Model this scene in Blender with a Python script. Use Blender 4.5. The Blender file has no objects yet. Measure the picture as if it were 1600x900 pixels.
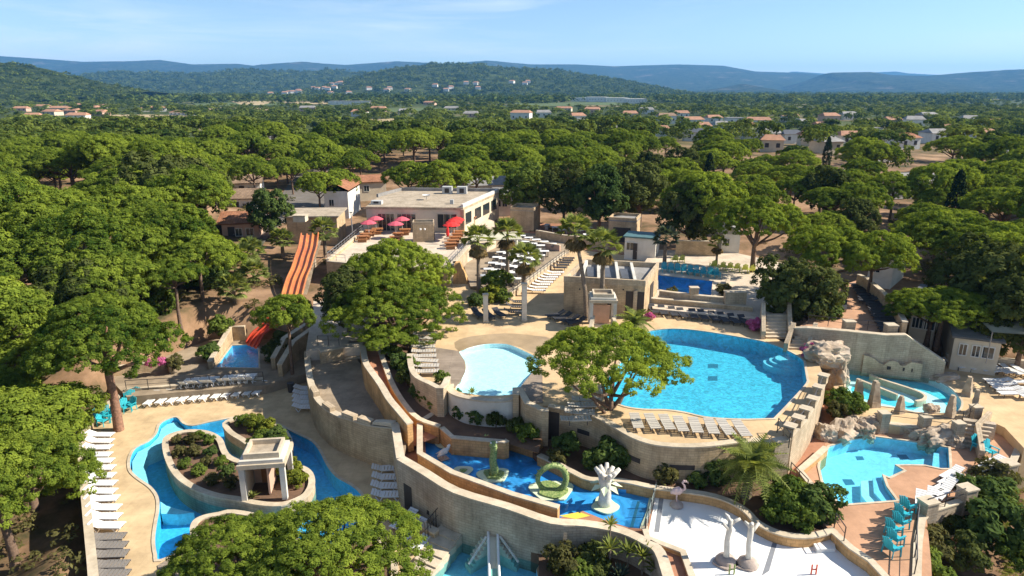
import bpy, math, random
import numpy as np
from mathutils import Vector, Matrix, noise
from mathutils.geometry import delaunay_2d_cdt

# ------------------------------------------------------------------ camera, sky, sun, exposure
scene = bpy.context.scene
C = scene.collection
F_PX = 1060.0                      # focal length in pixels of the 1600 px wide photograph
PITCH = math.atan(310.0 / F_PX)    # the camera looks down by this much
CAM_H = 25.0
cam_data = bpy.data.cameras.new('camera')
cam = bpy.data.objects.new('camera', cam_data)
C.objects.link(cam)
cam.location = (0, 0, CAM_H)
cam.rotation_euler = (math.pi / 2 - PITCH, 0, 0)
cam_data.sensor_width = 36.0
cam_data.lens = 36.0 * F_PX / 1600.0
cam_data.clip_start = 0.5
cam_data.clip_end = 60000
scene.camera = cam

SUN_AZ, SUN_EL = math.radians(4), math.radians(38)   # azimuth measured from +X (right) towards +Y (away)
world = bpy.data.worlds.new('World')
scene.world = world
world.use_nodes = True
wn, wl = world.node_tree.nodes, world.node_tree.links
wn.clear()
w_out = wn.new('ShaderNodeOutputWorld')
w_bg = wn.new('ShaderNodeBackground')
w_sky = wn.new('ShaderNodeTexSky')
w_sky.sky_type = 'NISHITA'
w_sky.sun_disc = False
w_sky.sun_elevation = SUN_EL
w_sky.sun_rotation = math.pi / 2 - SUN_AZ
w_sky.altitude = 1800
w_sky.air_density = 1.0
w_sky.dust_density = 0.0
w_sky.ozone_density = 2.6
w_bg.inputs['Strength'].default_value = 0.085
# thin cirrus streaks all round the sky, densest low over the hills
w_geo = wn.new('ShaderNodeTexCoord')
w_map = wn.new('ShaderNodeMapping')
w_map.inputs['Scale'].default_value = (1.6, 1.6, 16.0)
w_map.inputs['Location'].default_value = (3.1, 0.4, 0.0)
w_noi = wn.new('ShaderNodeTexNoise')
w_noi.inputs['Scale'].default_value = 2.2
w_noi.inputs['Detail'].default_value = 7
w_noi.inputs['Roughness'].default_value = 0.62
w_noi.inputs['Distortion'].default_value = 0.5
w_ramp = wn.new('ShaderNodeValToRGB')
w_ramp.color_ramp.elements[0].position = 0.42
w_ramp.color_ramp.elements[0].color = (0, 0, 0, 1)
w_ramp.color_ramp.elements[1].position = 0.72
w_ramp.color_ramp.elements[1].color = (1, 1, 1, 1)
w_map2 = wn.new('ShaderNodeMapping')
w_map2.inputs['Scale'].default_value = (1.0, 1.0, 7.0)
w_map2.inputs['Location'].default_value = (0.35, 0.0, 0.2)
w_noi2 = wn.new('ShaderNodeTexNoise')
w_noi2.inputs['Scale'].default_value = 2.0
w_noi2.inputs['Detail'].default_value = 2
w_ramp2 = wn.new('ShaderNodeValToRGB')
w_ramp2.color_ramp.elements[0].position = 0.38
w_ramp2.color_ramp.elements[0].color = (0, 0, 0, 1)
w_ramp2.color_ramp.elements[1].position = 0.62
w_ramp2.color_ramp.elements[1].color = (0.62, 0.62, 0.62, 1)
w_mul = wn.new('ShaderNodeMixRGB')
w_mul.blend_type = 'MULTIPLY'
w_mul.inputs['Fac'].default_value = 1.0
w_mix = wn.new('ShaderNodeMixRGB')
w_mix.inputs['Color2'].default_value = (7.5, 7.9, 8.4, 1)
wl.new(w_geo.outputs['Generated'], w_map2.inputs['Vector'])
wl.new(w_map2.outputs['Vector'], w_noi2.inputs['Vector'])
wl.new(w_noi2.outputs['Fac'], w_ramp2.inputs['Fac'])
wl.new(w_geo.outputs['Generated'], w_map.inputs['Vector'])
wl.new(w_map.outputs['Vector'], w_noi.inputs['Vector'])
wl.new(w_noi.outputs['Fac'], w_ramp.inputs['Fac'])
wl.new(w_ramp.outputs['Color'], w_mul.inputs['Color1'])
wl.new(w_ramp2.outputs['Color'], w_mul.inputs['Color2'])
wl.new(w_mul.outputs['Color'], w_mix.inputs['Fac'])
wl.new(w_sky.outputs['Color'], w_mix.inputs['Color1'])
wl.new(w_mix.outputs['Color'], w_bg.inputs['Color'])
wl.new(w_bg.outputs['Background'], w_out.inputs['Surface'])

sun_dir = Vector((math.cos(SUN_AZ) * math.cos(SUN_EL), math.sin(SUN_AZ) * math.cos(SUN_EL), math.sin(SUN_EL)))
sun_data = bpy.data.lights.new('sun', 'SUN')
sun_data.energy = 5.0
sun_data.angle = math.radians(0.5)
sun_data.color = (1.0, 0.92, 0.79)
sun = bpy.data.objects.new('sun', sun_data)
C.objects.link(sun)
sun.rotation_euler = sun_dir.to_track_quat('Z', 'Y').to_euler()
sun.location = (80, 20, 80)

scene.view_settings.view_transform = 'Standard'
scene.view_settings.look = 'None'
scene.view_settings.exposure = 0.95
scene.view_settings.gamma = 1.0
scene.view_settings.use_curve_mapping = False
scene.render.engine = 'CYCLES'
scene.cycles.max_bounces = 6
scene.cycles.diffuse_bounces = 4
scene.cycles.glossy_bounces = 2
scene.cycles.transmission_bounces = 2
scene.cycles.volume_bounces = 0
scene.cycles.transparent_max_bounces = 10
scene.cycles.use_denoising = True
scene.cycles.caustics_reflective = False
scene.cycles.caustics_refractive = False

rng = random.Random(7)
SP, CP = math.sin(PITCH), math.cos(PITCH)

def P(px, py, z=0.0):
    """A point of the place: where the sight line of a photograph pixel meets the level z."""
    u, v = (px - 800) / F_PX, (py - 450) / F_PX
    t = (CAM_H - z) / (CP * v + SP)
    return Vector((u * t, (CP - SP * v) * t, z))

def PL(lst, z):
    return [P(a[0], a[1], a[2] if len(a) > 2 else z) for a in lst]

def XY(lst, z):
    return [(p.x, p.y) for p in PL(lst, z)]

# ------------------------------------------------------------------ materials
MAT = {}
def _nt(name):
    m = bpy.data.materials.new(name); m.use_nodes = True
    n, l = m.node_tree.nodes, m.node_tree.links
    return m, n, l, n['Principled BSDF']

def mat(name, col, rough=0.8, var=0.18, scale=1.5, col2=None, bump=0.0, bscale=20, spec=0.3, metal=0.0, detail=5, coord='Object', stain=0.0):
    """Plain surface with a two-scale noise variation of its own colour."""
    m, n, l, b = _nt(name)
    c2 = col2 or tuple(max(0, c * (1 - var)) for c in col)
    tc = n.new('ShaderNodeTexCoord')
    no = n.new('ShaderNodeTexNoise'); no.inputs['Scale'].default_value = scale; no.inputs['Detail'].default_value = detail
    no.inputs['Roughness'].default_value = 0.65
    r = n.new('ShaderNodeValToRGB')
    r.color_ramp.elements[0].position = 0.33; r.color_ramp.elements[1].position = 0.68
    r.color_ramp.elements[0].color = (*c2, 1); r.color_ramp.elements[1].color = (*col, 1)
    l.new(tc.outputs[coord], no.inputs['Vector']); l.new(no.outputs['Fac'], r.inputs['Fac'])
    out = r.outputs['Color']
    if stain:
        n2 = n.new('ShaderNodeTexNoise'); n2.inputs['Scale'].default_value = scale * 0.22; n2.inputs['Detail'].default_value = 8
        n2.inputs['Roughness'].default_value = 0.7
        r2 = n.new('ShaderNodeValToRGB'); r2.color_ramp.elements[0].position = 0.36; r2.color_ramp.elements[1].position = 0.62
        s = 1 - stain
        r2.color_ramp.elements[0].color = (s, s * 0.98, s * 0.94, 1); r2.color_ramp.elements[1].color = (1, 1, 1, 1)
        l.new(tc.outputs[coord], n2.inputs['Vector']); l.new(n2.outputs['Fac'], r2.inputs['Fac'])
        mx = n.new('ShaderNodeMixRGB'); mx.blend_type = 'MULTIPLY'; mx.inputs['Fac'].default_value = 1
        l.new(out, mx.inputs['Color1']); l.new(r2.outputs['Color'], mx.inputs['Color2']); out = mx.outputs['Color']
    l.new(out, b.inputs['Base Color'])
    b.inputs['Roughness'].default_value = rough
    b.inputs['Specular IOR Level'].default_value = spec
    b.inputs['Metallic'].default_value = metal
    if bump:
        nb = n.new('ShaderNodeTexNoise'); nb.inputs['Scale'].default_value = bscale; nb.inputs['Detail'].default_value = 6
        bp = n.new('ShaderNodeBump'); bp.inputs['Strength'].default_value = bump; bp.inputs['Distance'].default_value = 0.05
        l.new(tc.outputs[coord], nb.inputs['Vector']); l.new(nb.outputs['Fac'], bp.inputs['Height']); l.new(bp.outputs['Normal'], b.inputs['Normal'])
    MAT[name] = m
    return m

def brick_mat(name, c1, c2, mortar, bw=0.44, bh=0.17, ms=0.014, bump=0.3, rough=0.9, off=0.5, stain=0.35):
    """Coursed stone or paving on metric UVs, with weather stains."""
    m, n, l, b = _nt(name)
    tc = n.new('ShaderNodeTexCoord')
    br = n.new('ShaderNodeTexBrick')
    br.inputs['Scale'].default_value = 1.0
    br.inputs['Brick Width'].default_value = bw; br.inputs['Row Height'].default_value = bh
    br.inputs['Mortar Size'].default_value = ms; br.inputs['Mortar Smooth'].default_value = 0.3
    br.inputs['Color1'].default_value = (*c1, 1); br.inputs['Color2'].default_value = (*c2, 1); br.inputs['Mortar'].default_value = (*mortar, 1)
    br.offset = off
    l.new(tc.outputs['UV'], br.inputs['Vector'])
    no = n.new('ShaderNodeTexNoise'); no.inputs['Scale'].default_value = 0.55; no.inputs['Detail'].default_value = 8; no.inputs['Roughness'].default_value = 0.7
    l.new(tc.outputs['Object'], no.inputs['Vector'])
    r = n.new('ShaderNodeValToRGB'); r.color_ramp.elements[0].position = 0.35; r.color_ramp.elements[1].position = 0.65
    s = 1 - stain
    r.color_ramp.elements[0].color = (s, s * 0.97, s * 0.93, 1); r.color_ramp.elements[1].color = (1.08, 1.06, 1.03, 1)
    l.new(no.outputs['Fac'], r.inputs['Fac'])
    mx = n.new('ShaderNodeMixRGB'); mx.blend_type = 'MULTIPLY'; mx.inputs['Fac'].default_value = 1
    l.new(br.outputs['Color'], mx.inputs['Color1']); l.new(r.outputs['Color'], mx.inputs['Color2'])
    mp = n.new('ShaderNodeMapping'); mp.inputs['Scale'].default_value = (1.6, 0.16, 1.0); l.new(tc.outputs['UV'], mp.inputs['Vector'])
    ns = n.new('ShaderNodeTexNoise'); ns.inputs['Scale'].default_value = 1.0; ns.inputs['Detail'].default_value = 6; ns.inputs['Roughness'].default_value = 0.7; l.new(mp.outputs['Vector'], ns.inputs['Vector'])
    rs = n.new('ShaderNodeValToRGB'); rs.color_ramp.elements[0].position = 0.34; rs.color_ramp.elements[1].position = 0.50
    k = 1 - stain * 0.8; rs.color_ramp.elements[0].color = (k, k, k, 1); rs.color_ramp.elements[1].color = (1, 1, 1, 1); l.new(ns.outputs['Fac'], rs.inputs['Fac'])
    m2 = n.new('ShaderNodeMixRGB'); m2.blend_type = 'MULTIPLY'; m2.inputs['Fac'].default_value = 1 if 'stone' in name else 0
    l.new(mx.outputs['Color'], m2.inputs['Color1']); l.new(rs.outputs['Color'], m2.inputs['Color2'])
    l.new(m2.outputs['Color'], b.inputs['Base Color'])
    b.inputs['Roughness'].default_value = rough; b.inputs['Specular IOR Level'].default_value = 0.2
    n3 = n.new('ShaderNodeTexNoise'); n3.inputs['Scale'].default_value = 14; n3.inputs['Detail'].default_value = 5
    l.new(tc.outputs['Object'], n3.inputs['Vector'])
    ma = n.new('ShaderNodeMath'); ma.operation = 'MULTIPLY_ADD'; ma.inputs[1].default_value = -0.7
    l.new(br.outputs['Fac'], ma.inputs[0]); l.new(n3.outputs['Fac'], ma.inputs[2])
    bp = n.new('ShaderNodeBump'); bp.inputs['Strength'].default_value = bump; bp.inputs['Distance'].default_value = 0.04
    l.new(ma.outputs[0], bp.inputs['Height']); l.new(bp.outputs['Normal'], b.inputs['Normal'])
    MAT[name] = m
    return m

def leaf_mat(name, dark, light, trans=0.35):
    m, n, l, b = _nt(name)
    n.remove(b)
    at = n.new('ShaderNodeAttribute'); at.attribute_name = 'tint'
    oi = n.new('ShaderNodeObjectInfo')
    ad = n.new('ShaderNodeMath'); ad.operation = 'MULTIPLY_ADD'; ad.inputs[1].default_value = 0.35; ad.use_clamp = True
    sb = n.new('ShaderNodeMath'); sb.operation = 'SUBTRACT'; sb.inputs[1].default_value = 0.17
    l.new(at.outputs['Fac'], sb.inputs[0])
    l.new(oi.outputs['Random'], ad.inputs[0]); l.new(sb.outputs[0], ad.inputs[2])
    r = n.new('ShaderNodeValToRGB')
    r.color_ramp.elements[0].color = (*dark, 1); r.color_ramp.elements[1].color = (*light, 1)
    r.color_ramp.elements[0].position = 0.05; r.color_ramp.elements[1].position = 0.95
    l.new(ad.outputs[0], r.inputs['Fac'])
    d = n.new('ShaderNodeBsdfDiffuse'); t = n.new('ShaderNodeBsdfTranslucent')
    g = n.new('ShaderNodeMixRGB'); g.blend_type = 'MULTIPLY'; g.inputs['Fac'].default_value = 1; g.inputs['Color2'].default_value = (1.25, 1.15, 0.5, 1)
    l.new(r.outputs['Color'], d.inputs['Color']); l.new(r.outputs['Color'], g.inputs['Color1']); l.new(g.outputs['Color'], t.inputs['Color'])
    mx = n.new('ShaderNodeMixShader'); mx.inputs['Fac'].default_value = trans
    l.new(d.outputs[0], mx.inputs[1]); l.new(t.outputs[0], mx.inputs[2])
    l.new(mx.outputs[0], n['Material Output'].inputs['Surface'])
    MAT[name] = m
    return m

def water_mat(name, tint, ripple=0.22, rscale=1.6):
    """Clear tinted water: the sun reaches the painted basin through it, the surface mirrors the sky."""
    m, n, l, b = _nt(name)
    n.remove(b)
    tc = n.new('ShaderNodeTexCoord')
    no = n.new('ShaderNodeTexNoise'); no.inputs['Scale'].default_value = rscale; no.inputs['Detail'].default_value = 3; no.inputs['Distortion'].default_value = 0.8
    l.new(tc.outputs['Object'], no.inputs['Vector'])
    bp = n.new('ShaderNodeBump'); bp.inputs['Strength'].default_value = ripple; bp.inputs['Distance'].default_value = 0.12
    l.new(no.outputs['Fac'], bp.inputs['Height'])
    lw = n.new('ShaderNodeLayerWeight'); l.new(bp.outputs['Normal'], lw.inputs['Normal'])
    pw = n.new('ShaderNodeMath'); pw.operation = 'POWER'; pw.inputs[1].default_value = 4.0
    l.new(lw.outputs['Facing'], pw.inputs[0])
    fr = n.new('ShaderNodeMath'); fr.operation = 'MULTIPLY_ADD'; fr.inputs[1].default_value = 0.7; fr.inputs[2].default_value = 0.02
    l.new(pw.outputs[0], fr.inputs[0])
    gl = n.new('ShaderNodeBsdfGlossy'); gl.inputs['Roughness'].default_value = 0.04; gl.inputs['Color'].default_value = (0.9, 0.95, 1, 1)
    l.new(bp.outputs['Normal'], gl.inputs['Normal'])
    tr = n.new('ShaderNodeBsdfTransparent'); tr.inputs['Color'].default_value = (*tint, 1)
    mx = n.new('ShaderNodeMixShader')
    l.new(fr.outputs[0], mx.inputs['Fac']); l.new(tr.outputs[0], mx.inputs[1]); l.new(gl.outputs[0], mx.inputs[2])
    l.new(mx.outputs[0], n['Material Output'].inputs['Surface'])
    MAT[name] = m
    return m

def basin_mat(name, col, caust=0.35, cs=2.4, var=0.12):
    """Painted pool basin, the rippling net of light mottled into its colour."""
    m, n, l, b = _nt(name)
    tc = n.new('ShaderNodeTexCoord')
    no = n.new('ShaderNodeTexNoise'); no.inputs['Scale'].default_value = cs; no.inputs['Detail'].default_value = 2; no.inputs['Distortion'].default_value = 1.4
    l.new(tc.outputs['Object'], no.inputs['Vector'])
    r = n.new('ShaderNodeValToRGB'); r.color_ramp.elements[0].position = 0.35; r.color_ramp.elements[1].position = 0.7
    r.color_ramp.elements[0].color = (*[c * (1 - var) for c in col], 1); r.color_ramp.elements[1].color = (*[min(1, c * (1 + var)) for c in col], 1)  # darker and brighter tones paint the water's light net onto the basin
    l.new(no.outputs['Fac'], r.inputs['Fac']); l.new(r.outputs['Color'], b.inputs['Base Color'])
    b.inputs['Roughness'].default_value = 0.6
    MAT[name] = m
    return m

def glass_mat(name, col=(0.02, 0.03, 0.035)):
    m, n, l, b = _nt(name)
    b.inputs['Base Color'].default_value = (*col, 1); b.inputs['Roughness'].default_value = 0.06; b.inputs['Specular IOR Level'].default_value = 0.7
    MAT[name] = m
    return m

brick_mat('stone', (0.62, 0.475, 0.305), (0.53, 0.40, 0.25), (0.40, 0.305, 0.195))
brick_mat('stone_pale', (0.58, 0.47, 0.335), (0.51, 0.41, 0.285), (0.38, 0.30, 0.21))
brick_mat('stone_grey', (0.54, 0.455, 0.35), (0.47, 0.39, 0.295), (0.35, 0.29, 0.22))
brick_mat('stone_orange', (0.66, 0.40, 0.18), (0.57, 0.34, 0.15), (0.42, 0.255, 0.12), bw=0.4, bh=0.2)
mat('cap', (0.64, 0.54, 0.40), 0.85, 0.22, 2.5, bump=0.2, stain=0.25)
mat('white_wall', (0.70, 0.67, 0.60), 0.8, 0.15, 1.0, bump=0.1, stain=0.25)
mat('render_white', (0.78, 0.76, 0.70), 0.85, 0.1, 1.2, stain=0.2)
mat('render_cream', (0.70, 0.60, 0.45), 0.85, 0.12, 1.2, stain=0.2)
mat('render_pink', (0.62, 0.42, 0.32), 0.85, 0.12, 1.2, stain=0.2)
brick_mat('sand_deck', (0.60, 0.455, 0.275), (0.56, 0.42, 0.25), (0.50, 0.37, 0.22), 1.2, 1.2, 0.012, 0.12, stain=0.28, off=0)
brick_mat('grey_deck', (0.36, 0.29, 0.21), (0.33, 0.265, 0.19), (0.27, 0.215, 0.155), 1.6, 0.9, 0.012, 0.15, stain=0.35)
brick_mat('pink_deck', (0.50, 0.295, 0.185), (0.47, 0.275, 0.17), (0.42, 0.245, 0.15), 1.5, 1.5, 0.01, 0.12, stain=0.25, off=0)
brick_mat('red_path', (0.42, 0.21, 0.13), (0.39, 0.195, 0.12), (0.33, 0.165, 0.10), 0.9, 0.9, 0.01, 0.12, stain=0.3)
brick_mat('plaza', (0.60, 0.44, 0.26), (0.57, 0.415, 0.24), (0.51, 0.37, 0.21), 2.0, 2.0, 0.01, 0.1, stain=0.25, off=0)
brick_mat('terrace_tile', (0.62, 0.53, 0.42), (0.58, 0.49, 0.39), (0.48, 0.41, 0.33), 0.6, 0.6, 0.015, 0.1, stain=0.25, off=0)
brick_mat('wood_deck', (0.34, 0.28, 0.22), (0.28, 0.225, 0.175), (0.12, 0.10, 0.08), 2.4, 0.145, 0.012, 0.3, 0.7, stain=0.3)
mat('brown_wood', (0.33, 0.16, 0.07), 0.6, 0.3, 6, bump=0.15)
mat('bench_wood', (0.42, 0.18, 0.07), 0.6, 0.25, 6)
mat('white_floor', (0.84, 0.83, 0.80), 0.6, 0.05, 0.8, stain=0.1)
mat('white_plastic', (0.80, 0.80, 0.78), 0.35, 0.06, 3, spec=0.5)
mat('fabric_white', (0.74, 0.73, 0.70), 0.9, 0.08, 6)
mat('grey_mesh', (0.22, 0.20, 0.18), 0.75, 0.2, 8)
mat('pale_mesh', (0.48, 0.44, 0.38), 0.8, 0.15, 8)
mat('dark_mesh', (0.055, 0.055, 0.06), 0.7, 0.2, 8)
mat('turquoise', (0.03, 0.42, 0.50), 0.4, 0.12, 4, spec=0.5)
mat('yellow_plastic', (0.62, 0.66, 0.10), 0.4, 0.1, 4, spec=0.5)
mat('metal_dark', (0.05, 0.045, 0.045), 0.45, 0.2, 6, spec=0.5)
mat('metal_grey', (0.42, 0.42, 0.42), 0.4, 0.15, 6, metal=0.6)
mat('metal_white', (0.72, 0.72, 0.70), 0.45, 0.06, 3)
mat('ac_grey', (0.50, 0.50, 0.48), 0.5, 0.15, 5)
mat('rock', (0.60, 0.50, 0.39), 0.9, 0.4, 0.9, (0.38, 0.28, 0.19), 0.8, 3.0, stain=0.35)
mat('rock_dry', (0.56, 0.46, 0.34), 0.9, 0.3, 1.4, (0.36, 0.28, 0.20), 0.6, 4.0, stain=0.3)
mat('roof_gravel', (0.52, 0.43, 0.32), 0.95, 0.3, 3.0, bump=0.3, bscale=40, stain=0.35)
mat('roof_grey', (0.33, 0.32, 0.31), 0.8, 0.25, 1.2, stain=0.35)
mat('roof_dark', (0.10, 0.11, 0.13), 0.6, 0.25, 1.2, stain=0.2)
mat('roof_teal', (0.10, 0.20, 0.22), 0.5, 0.2, 1.2, stain=0.2)
brick_mat('roof_tile', (0.48, 0.22, 0.12), (0.40, 0.19, 0.11), (0.20, 0.10, 0.06), 0.22, 0.36, 0.03, 0.7, stain=0.4)
brick_mat('roof_tile_old', (0.40, 0.28, 0.19), (0.31, 0.22, 0.15), (0.16, 0.11, 0.08), 0.22, 0.36, 0.03, 0.7, stain=0.45)
mat('roof_tile_far', (0.50, 0.27, 0.17), 0.9, 0.3, 0.5, stain=0.3)
glass_mat('glass')
glass_mat('glass_blue', (0.05, 0.09, 0.12))
mat('shutter_dark', (0.06, 0.05, 0.045), 0.7, 0.2, 4)
mat('parasol_pink', (0.58, 0.10, 0.14), 0.85, 0.1, 4)
mat('parasol_red', (0.72, 0.035, 0.03), 0.8, 0.12, 4)
mat('parasol_cream', (0.75, 0.72, 0.66), 0.85, 0.1, 4)
mat('canvas', (0.60, 0.57, 0.42), 0.85, 0.2, 1.0, stain=0.3)
mat('slide_orange', (0.62, 0.23, 0.06), 0.45, 0.3, 0.7, (0.46, 0.13, 0.05), spec=0.5, stain=0.2)
mat('slide_red', (0.60, 0.07, 0.03), 0.4, 0.15, 1.5, spec=0.5)
mat('slide_cream', (0.60, 0.54, 0.40), 0.4, 0.1, 2, spec=0.5)
mat('serpent_green', (0.38, 0.42, 0.16), 0.5, 0.5, 9, (0.05, 0.14, 0.035), 0.5, 14)
mat('statue_white', (0.76, 0.73, 0.66), 0.75, 0.25, 3, bump=0.4, bscale=8, stain=0.2)
mat('statue_pale', (0.62, 0.62, 0.50), 0.8, 0.25, 3, bump=0.4, bscale=8)
mat('statue_base', (0.42, 0.34, 0.29), 0.9, 0.25, 3, bump=0.4, bscale=8)
mat('flamingo_pink', (0.72, 0.52, 0.48), 0.6, 0.1, 5)
mat('paint_yellow', (0.76, 0.58, 0.08), 0.5, 0.08, 2)
mat('paint_pale', (0.62, 0.70, 0.48), 0.5, 0.15, 2)
mat('wet_sand', (0.46, 0.335, 0.195), 0.35, 0.25, 0.8, stain=0.25)
mat('soil', (0.20, 0.115, 0.07), 0.95, 0.4, 0.8, (0.10, 0.062, 0.04), 0.4, 6)
mat('bark', (0.22, 0.145, 0.10), 0.95, 0.4, 5, (0.10, 0.065, 0.045), 0.6, 10)
mat('bark_red', (0.33, 0.18, 0.115), 0.95, 0.4, 4, (0.15, 0.085, 0.06), 0.7, 8)
mat('bark_palm', (0.27, 0.215, 0.16), 0.95, 0.35, 6, (0.14, 0.105, 0.075), 0.7, 10)
mat('thatch', (0.36, 0.26, 0.14), 0.95, 0.35, 6)
mat('flower_pink', (0.62, 0.12, 0.36), 0.8, 0.3, 9)
mat('bougainvillea', (0.42, 0.10, 0.36), 0.8, 0.3, 9)
leaf_mat('pine_leaf', (0.050, 0.098, 0.016), (0.325, 0.400, 0.054), 0.48)
leaf_mat('pine_far', (0.036, 0.066, 0.016), (0.225, 0.270, 0.052))
leaf_mat('broad_leaf', (0.030, 0.060, 0.018), (0.125, 0.175, 0.045), 0.3)
leaf_mat('oak_dark', (0.030, 0.045, 0.012), (0.125, 0.145, 0.042), 0.28)
leaf_mat('shrub_leaf', (0.040, 0.080, 0.016), (0.190, 0.245, 0.045))
leaf_mat('shrub_dry', (0.05, 0.055, 0.018), (0.16, 0.15, 0.055))
leaf_mat('palm_leaf', (0.070, 0.105, 0.030), (0.30, 0.34, 0.10), 0.4)
leaf_mat('palm_blue', (0.035, 0.055, 0.045), (0.10, 0.13, 0.10))
leaf_mat('palm_dead', (0.11, 0.075, 0.035), (0.34, 0.25, 0.12))
leaf_mat('cypress_leaf', (0.008, 0.018, 0.008), (0.036, 0.052, 0.020), 0.15)
leaf_mat('yellow_leaf', (0.10, 0.13, 0.02), (0.27, 0.29, 0.04))
leaf_mat('pink_leaf', (0.40, 0.07, 0.20), (0.75, 0.25, 0.50))
leaf_mat('dry_grass', (0.10, 0.075, 0.03), (0.28, 0.21, 0.08))
leaf_mat('lawn', (0.08, 0.12, 0.015), (0.24, 0.28, 0.04))
water_mat('water_pale', (0.72, 0.95, 0.97), 0.25, 3.0)
water_mat('water_clear', (0.55, 0.88, 0.97), 0.34, 2.4)
water_mat('water_deep', (0.52, 0.87, 0.93), 0.7, 3.2)
water_mat('water_film', (0.70, 0.88, 0.96), 0.12, 1.2)
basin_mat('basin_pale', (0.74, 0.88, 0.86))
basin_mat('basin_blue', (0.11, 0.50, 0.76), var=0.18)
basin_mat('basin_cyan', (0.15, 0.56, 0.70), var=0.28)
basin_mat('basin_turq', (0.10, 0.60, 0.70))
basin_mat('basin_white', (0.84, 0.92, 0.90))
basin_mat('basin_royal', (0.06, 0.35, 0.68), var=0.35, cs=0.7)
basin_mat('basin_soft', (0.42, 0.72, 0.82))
mat('pool_mark', (0.05, 0.20, 0.28), 0.6, 0.1, 2)
mat('drain_grey', (0.22, 0.23, 0.25), 0.7, 0.15, 3)

# ------------------------------------------------------------------ mesh helpers
class MB:
    """Collects faces; build() links them as one mesh object with metric UVs."""
    def __init__(s):
        s.v, s.f, s.uv = [], [], {}
    def add(s, verts, faces, uvs=None):
        o = len(s.v); s.v += [tuple(p) for p in verts]
        for i, f in enumerate(faces):
            if uvs: s.uv[len(s.f)] = uvs[i]
            s.f.append(tuple(o + k for k in f))
        return s
    def box(s, cx, cy, z0, sx, sy, sz, rz=0.0, taper=1.0):
        c, n = math.cos(rz), math.sin(rz); vs = []
        for z, k in ((z0, 1.0), (z0 + sz, taper)):
            for a, b in ((-1, -1), (1, -1), (1, 1), (-1, 1)):
                x, y = a * sx / 2 * k, b * sy / 2 * k
                vs.append((cx + x * c - y * n, cy + x * n + y * c, z))
        return s.add(vs, [(3, 2, 1, 0), (4, 5, 6, 7), (0, 1, 5, 4), (1, 2, 6, 5), (2, 3, 7, 6), (3, 0, 4, 7)])
    def bar(s, a, b, w, h, up=(0, 0, 1)):
        a, b = Vector(a), Vector(b); d = (b - a).normalized(); u = Vector(up)
        x = d.cross(u)
        if x.length < 1e-4: x = d.cross(Vector((1, 0, 0)))
        x.normalize(); y = x.cross(d).normalized()
        vs = [p + x * i * w / 2 + y * j * h / 2 for p in (a, b) for i, j in ((-1, -1), (1, -1), (1, 1), (-1, 1))]
        return s.add(vs, [(3, 2, 1, 0), (4, 5, 6, 7), (0, 1, 5, 4), (1, 2, 6, 5), (2, 3, 7, 6), (3, 0, 4, 7)])
    def tube(s, pts, rad, seg=8, cap=True):
        pts = [Vector(p) for p in pts]
        if not hasattr(rad, '__len__'): rad = [rad] * len(pts)
        rings, ref = [], Vector((0.31, 0.83, 0.46))
        for i, p in enumerate(pts):
            d = (pts[min(i + 1, len(pts) - 1)] - pts[max(i - 1, 0)]).normalized()
            x = d.cross(ref); x.normalize(); y = x.cross(d)
            rings.append([p + (x * math.cos(a) + y * math.sin(a)) * rad[i] for a in [2 * math.pi * k / seg for k in range(seg)]])
        vs = [q for r in rings for q in r]; fs = []
        for i in range(len(pts) - 1):
            for k in range(seg):
                k2 = (k + 1) % seg
                fs.append((i * seg + k, (i + 1) * seg + k, (i + 1) * seg + k2, i * seg + k2))
        if cap:
            fs.append(tuple(range(seg))); fs.append(tuple(reversed(range((len(pts) - 1) * seg, len(pts) * seg))))
        return s.add(vs, fs)
    def prism(s, poly, z0, z1, bottom=True):
        n = len(poly)
        if area(poly) < 0: poly = poly[::-1]
        vs = [(x, y, z0) for x, y in poly] + [(x, y, z1) for x, y in poly]
        fs = [tuple(range(n, 2 * n))]
        if bottom: fs.append(tuple(reversed(range(n))))
        fs += [(i, (i + 1) % n, n + (i + 1) % n, n + i) for i in range(n)]
        return s.add(vs, fs)
    def lathe(s, prof, seg=14, cx=0, cy=0):
        vs, fs = [], []
        for r, z in prof:
            for k in range(seg):
                a = 2 * math.pi * k / seg
                vs.append((cx + r * math.cos(a), cy + r * math.sin(a), z))
        for i in range(len(prof) - 1):
            for k in range(seg):
                k2 = (k + 1) % seg
                fs.append((i * seg + k, i * seg + k2, (i + 1) * seg + k2, (i + 1) * seg + k))
        return s.add(vs, fs)
    def mesh(s, name, m, smooth=False):
        me = bpy.data.meshes.new(name)
        me.from_pydata(s.v, [], s.f)
        uv = me.uv_layers.new(name='UVMap'); data = np.zeros(len(me.loops) * 2, dtype=np.float32)
        V = s.v
        for p in me.polygons:
            if p.index in s.uv:
                for li, q in zip(p.loop_indices, s.uv[p.index]): data[2 * li], data[2 * li + 1] = q
                continue
            n = p.normal
            if abs(n.z) > 0.85:
                for li, vi in zip(p.loop_indices, p.vertices): data[2 * li], data[2 * li + 1] = V[vi][0], V[vi][1]
            else:
                h = math.hypot(n.x, n.y); tx, ty = -n.y / h, n.x / h
                for li, vi in zip(p.loop_indices, p.vertices):
                    q = V[vi]; data[2 * li] = q[0] * tx + q[1] * ty
                    data[2 * li + 1] = q[2] / max(h, 0.35)
        uv.data.foreach_set('uv', data)
        me.materials.append(MAT[m])
        if smooth: me.polygons.foreach_set('use_smooth', [True] * len(me.polygons))
        me.update()
        return me
    def build(s, name, m, parent=None, smooth=False):
        return link(name, s.mesh(name, m, smooth), parent)

def area(p):
    return 0.5 * sum(p[i][0] * p[(i + 1) % len(p)][1] - p[(i + 1) % len(p)][0] * p[i][1] for i in range(len(p)))

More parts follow.
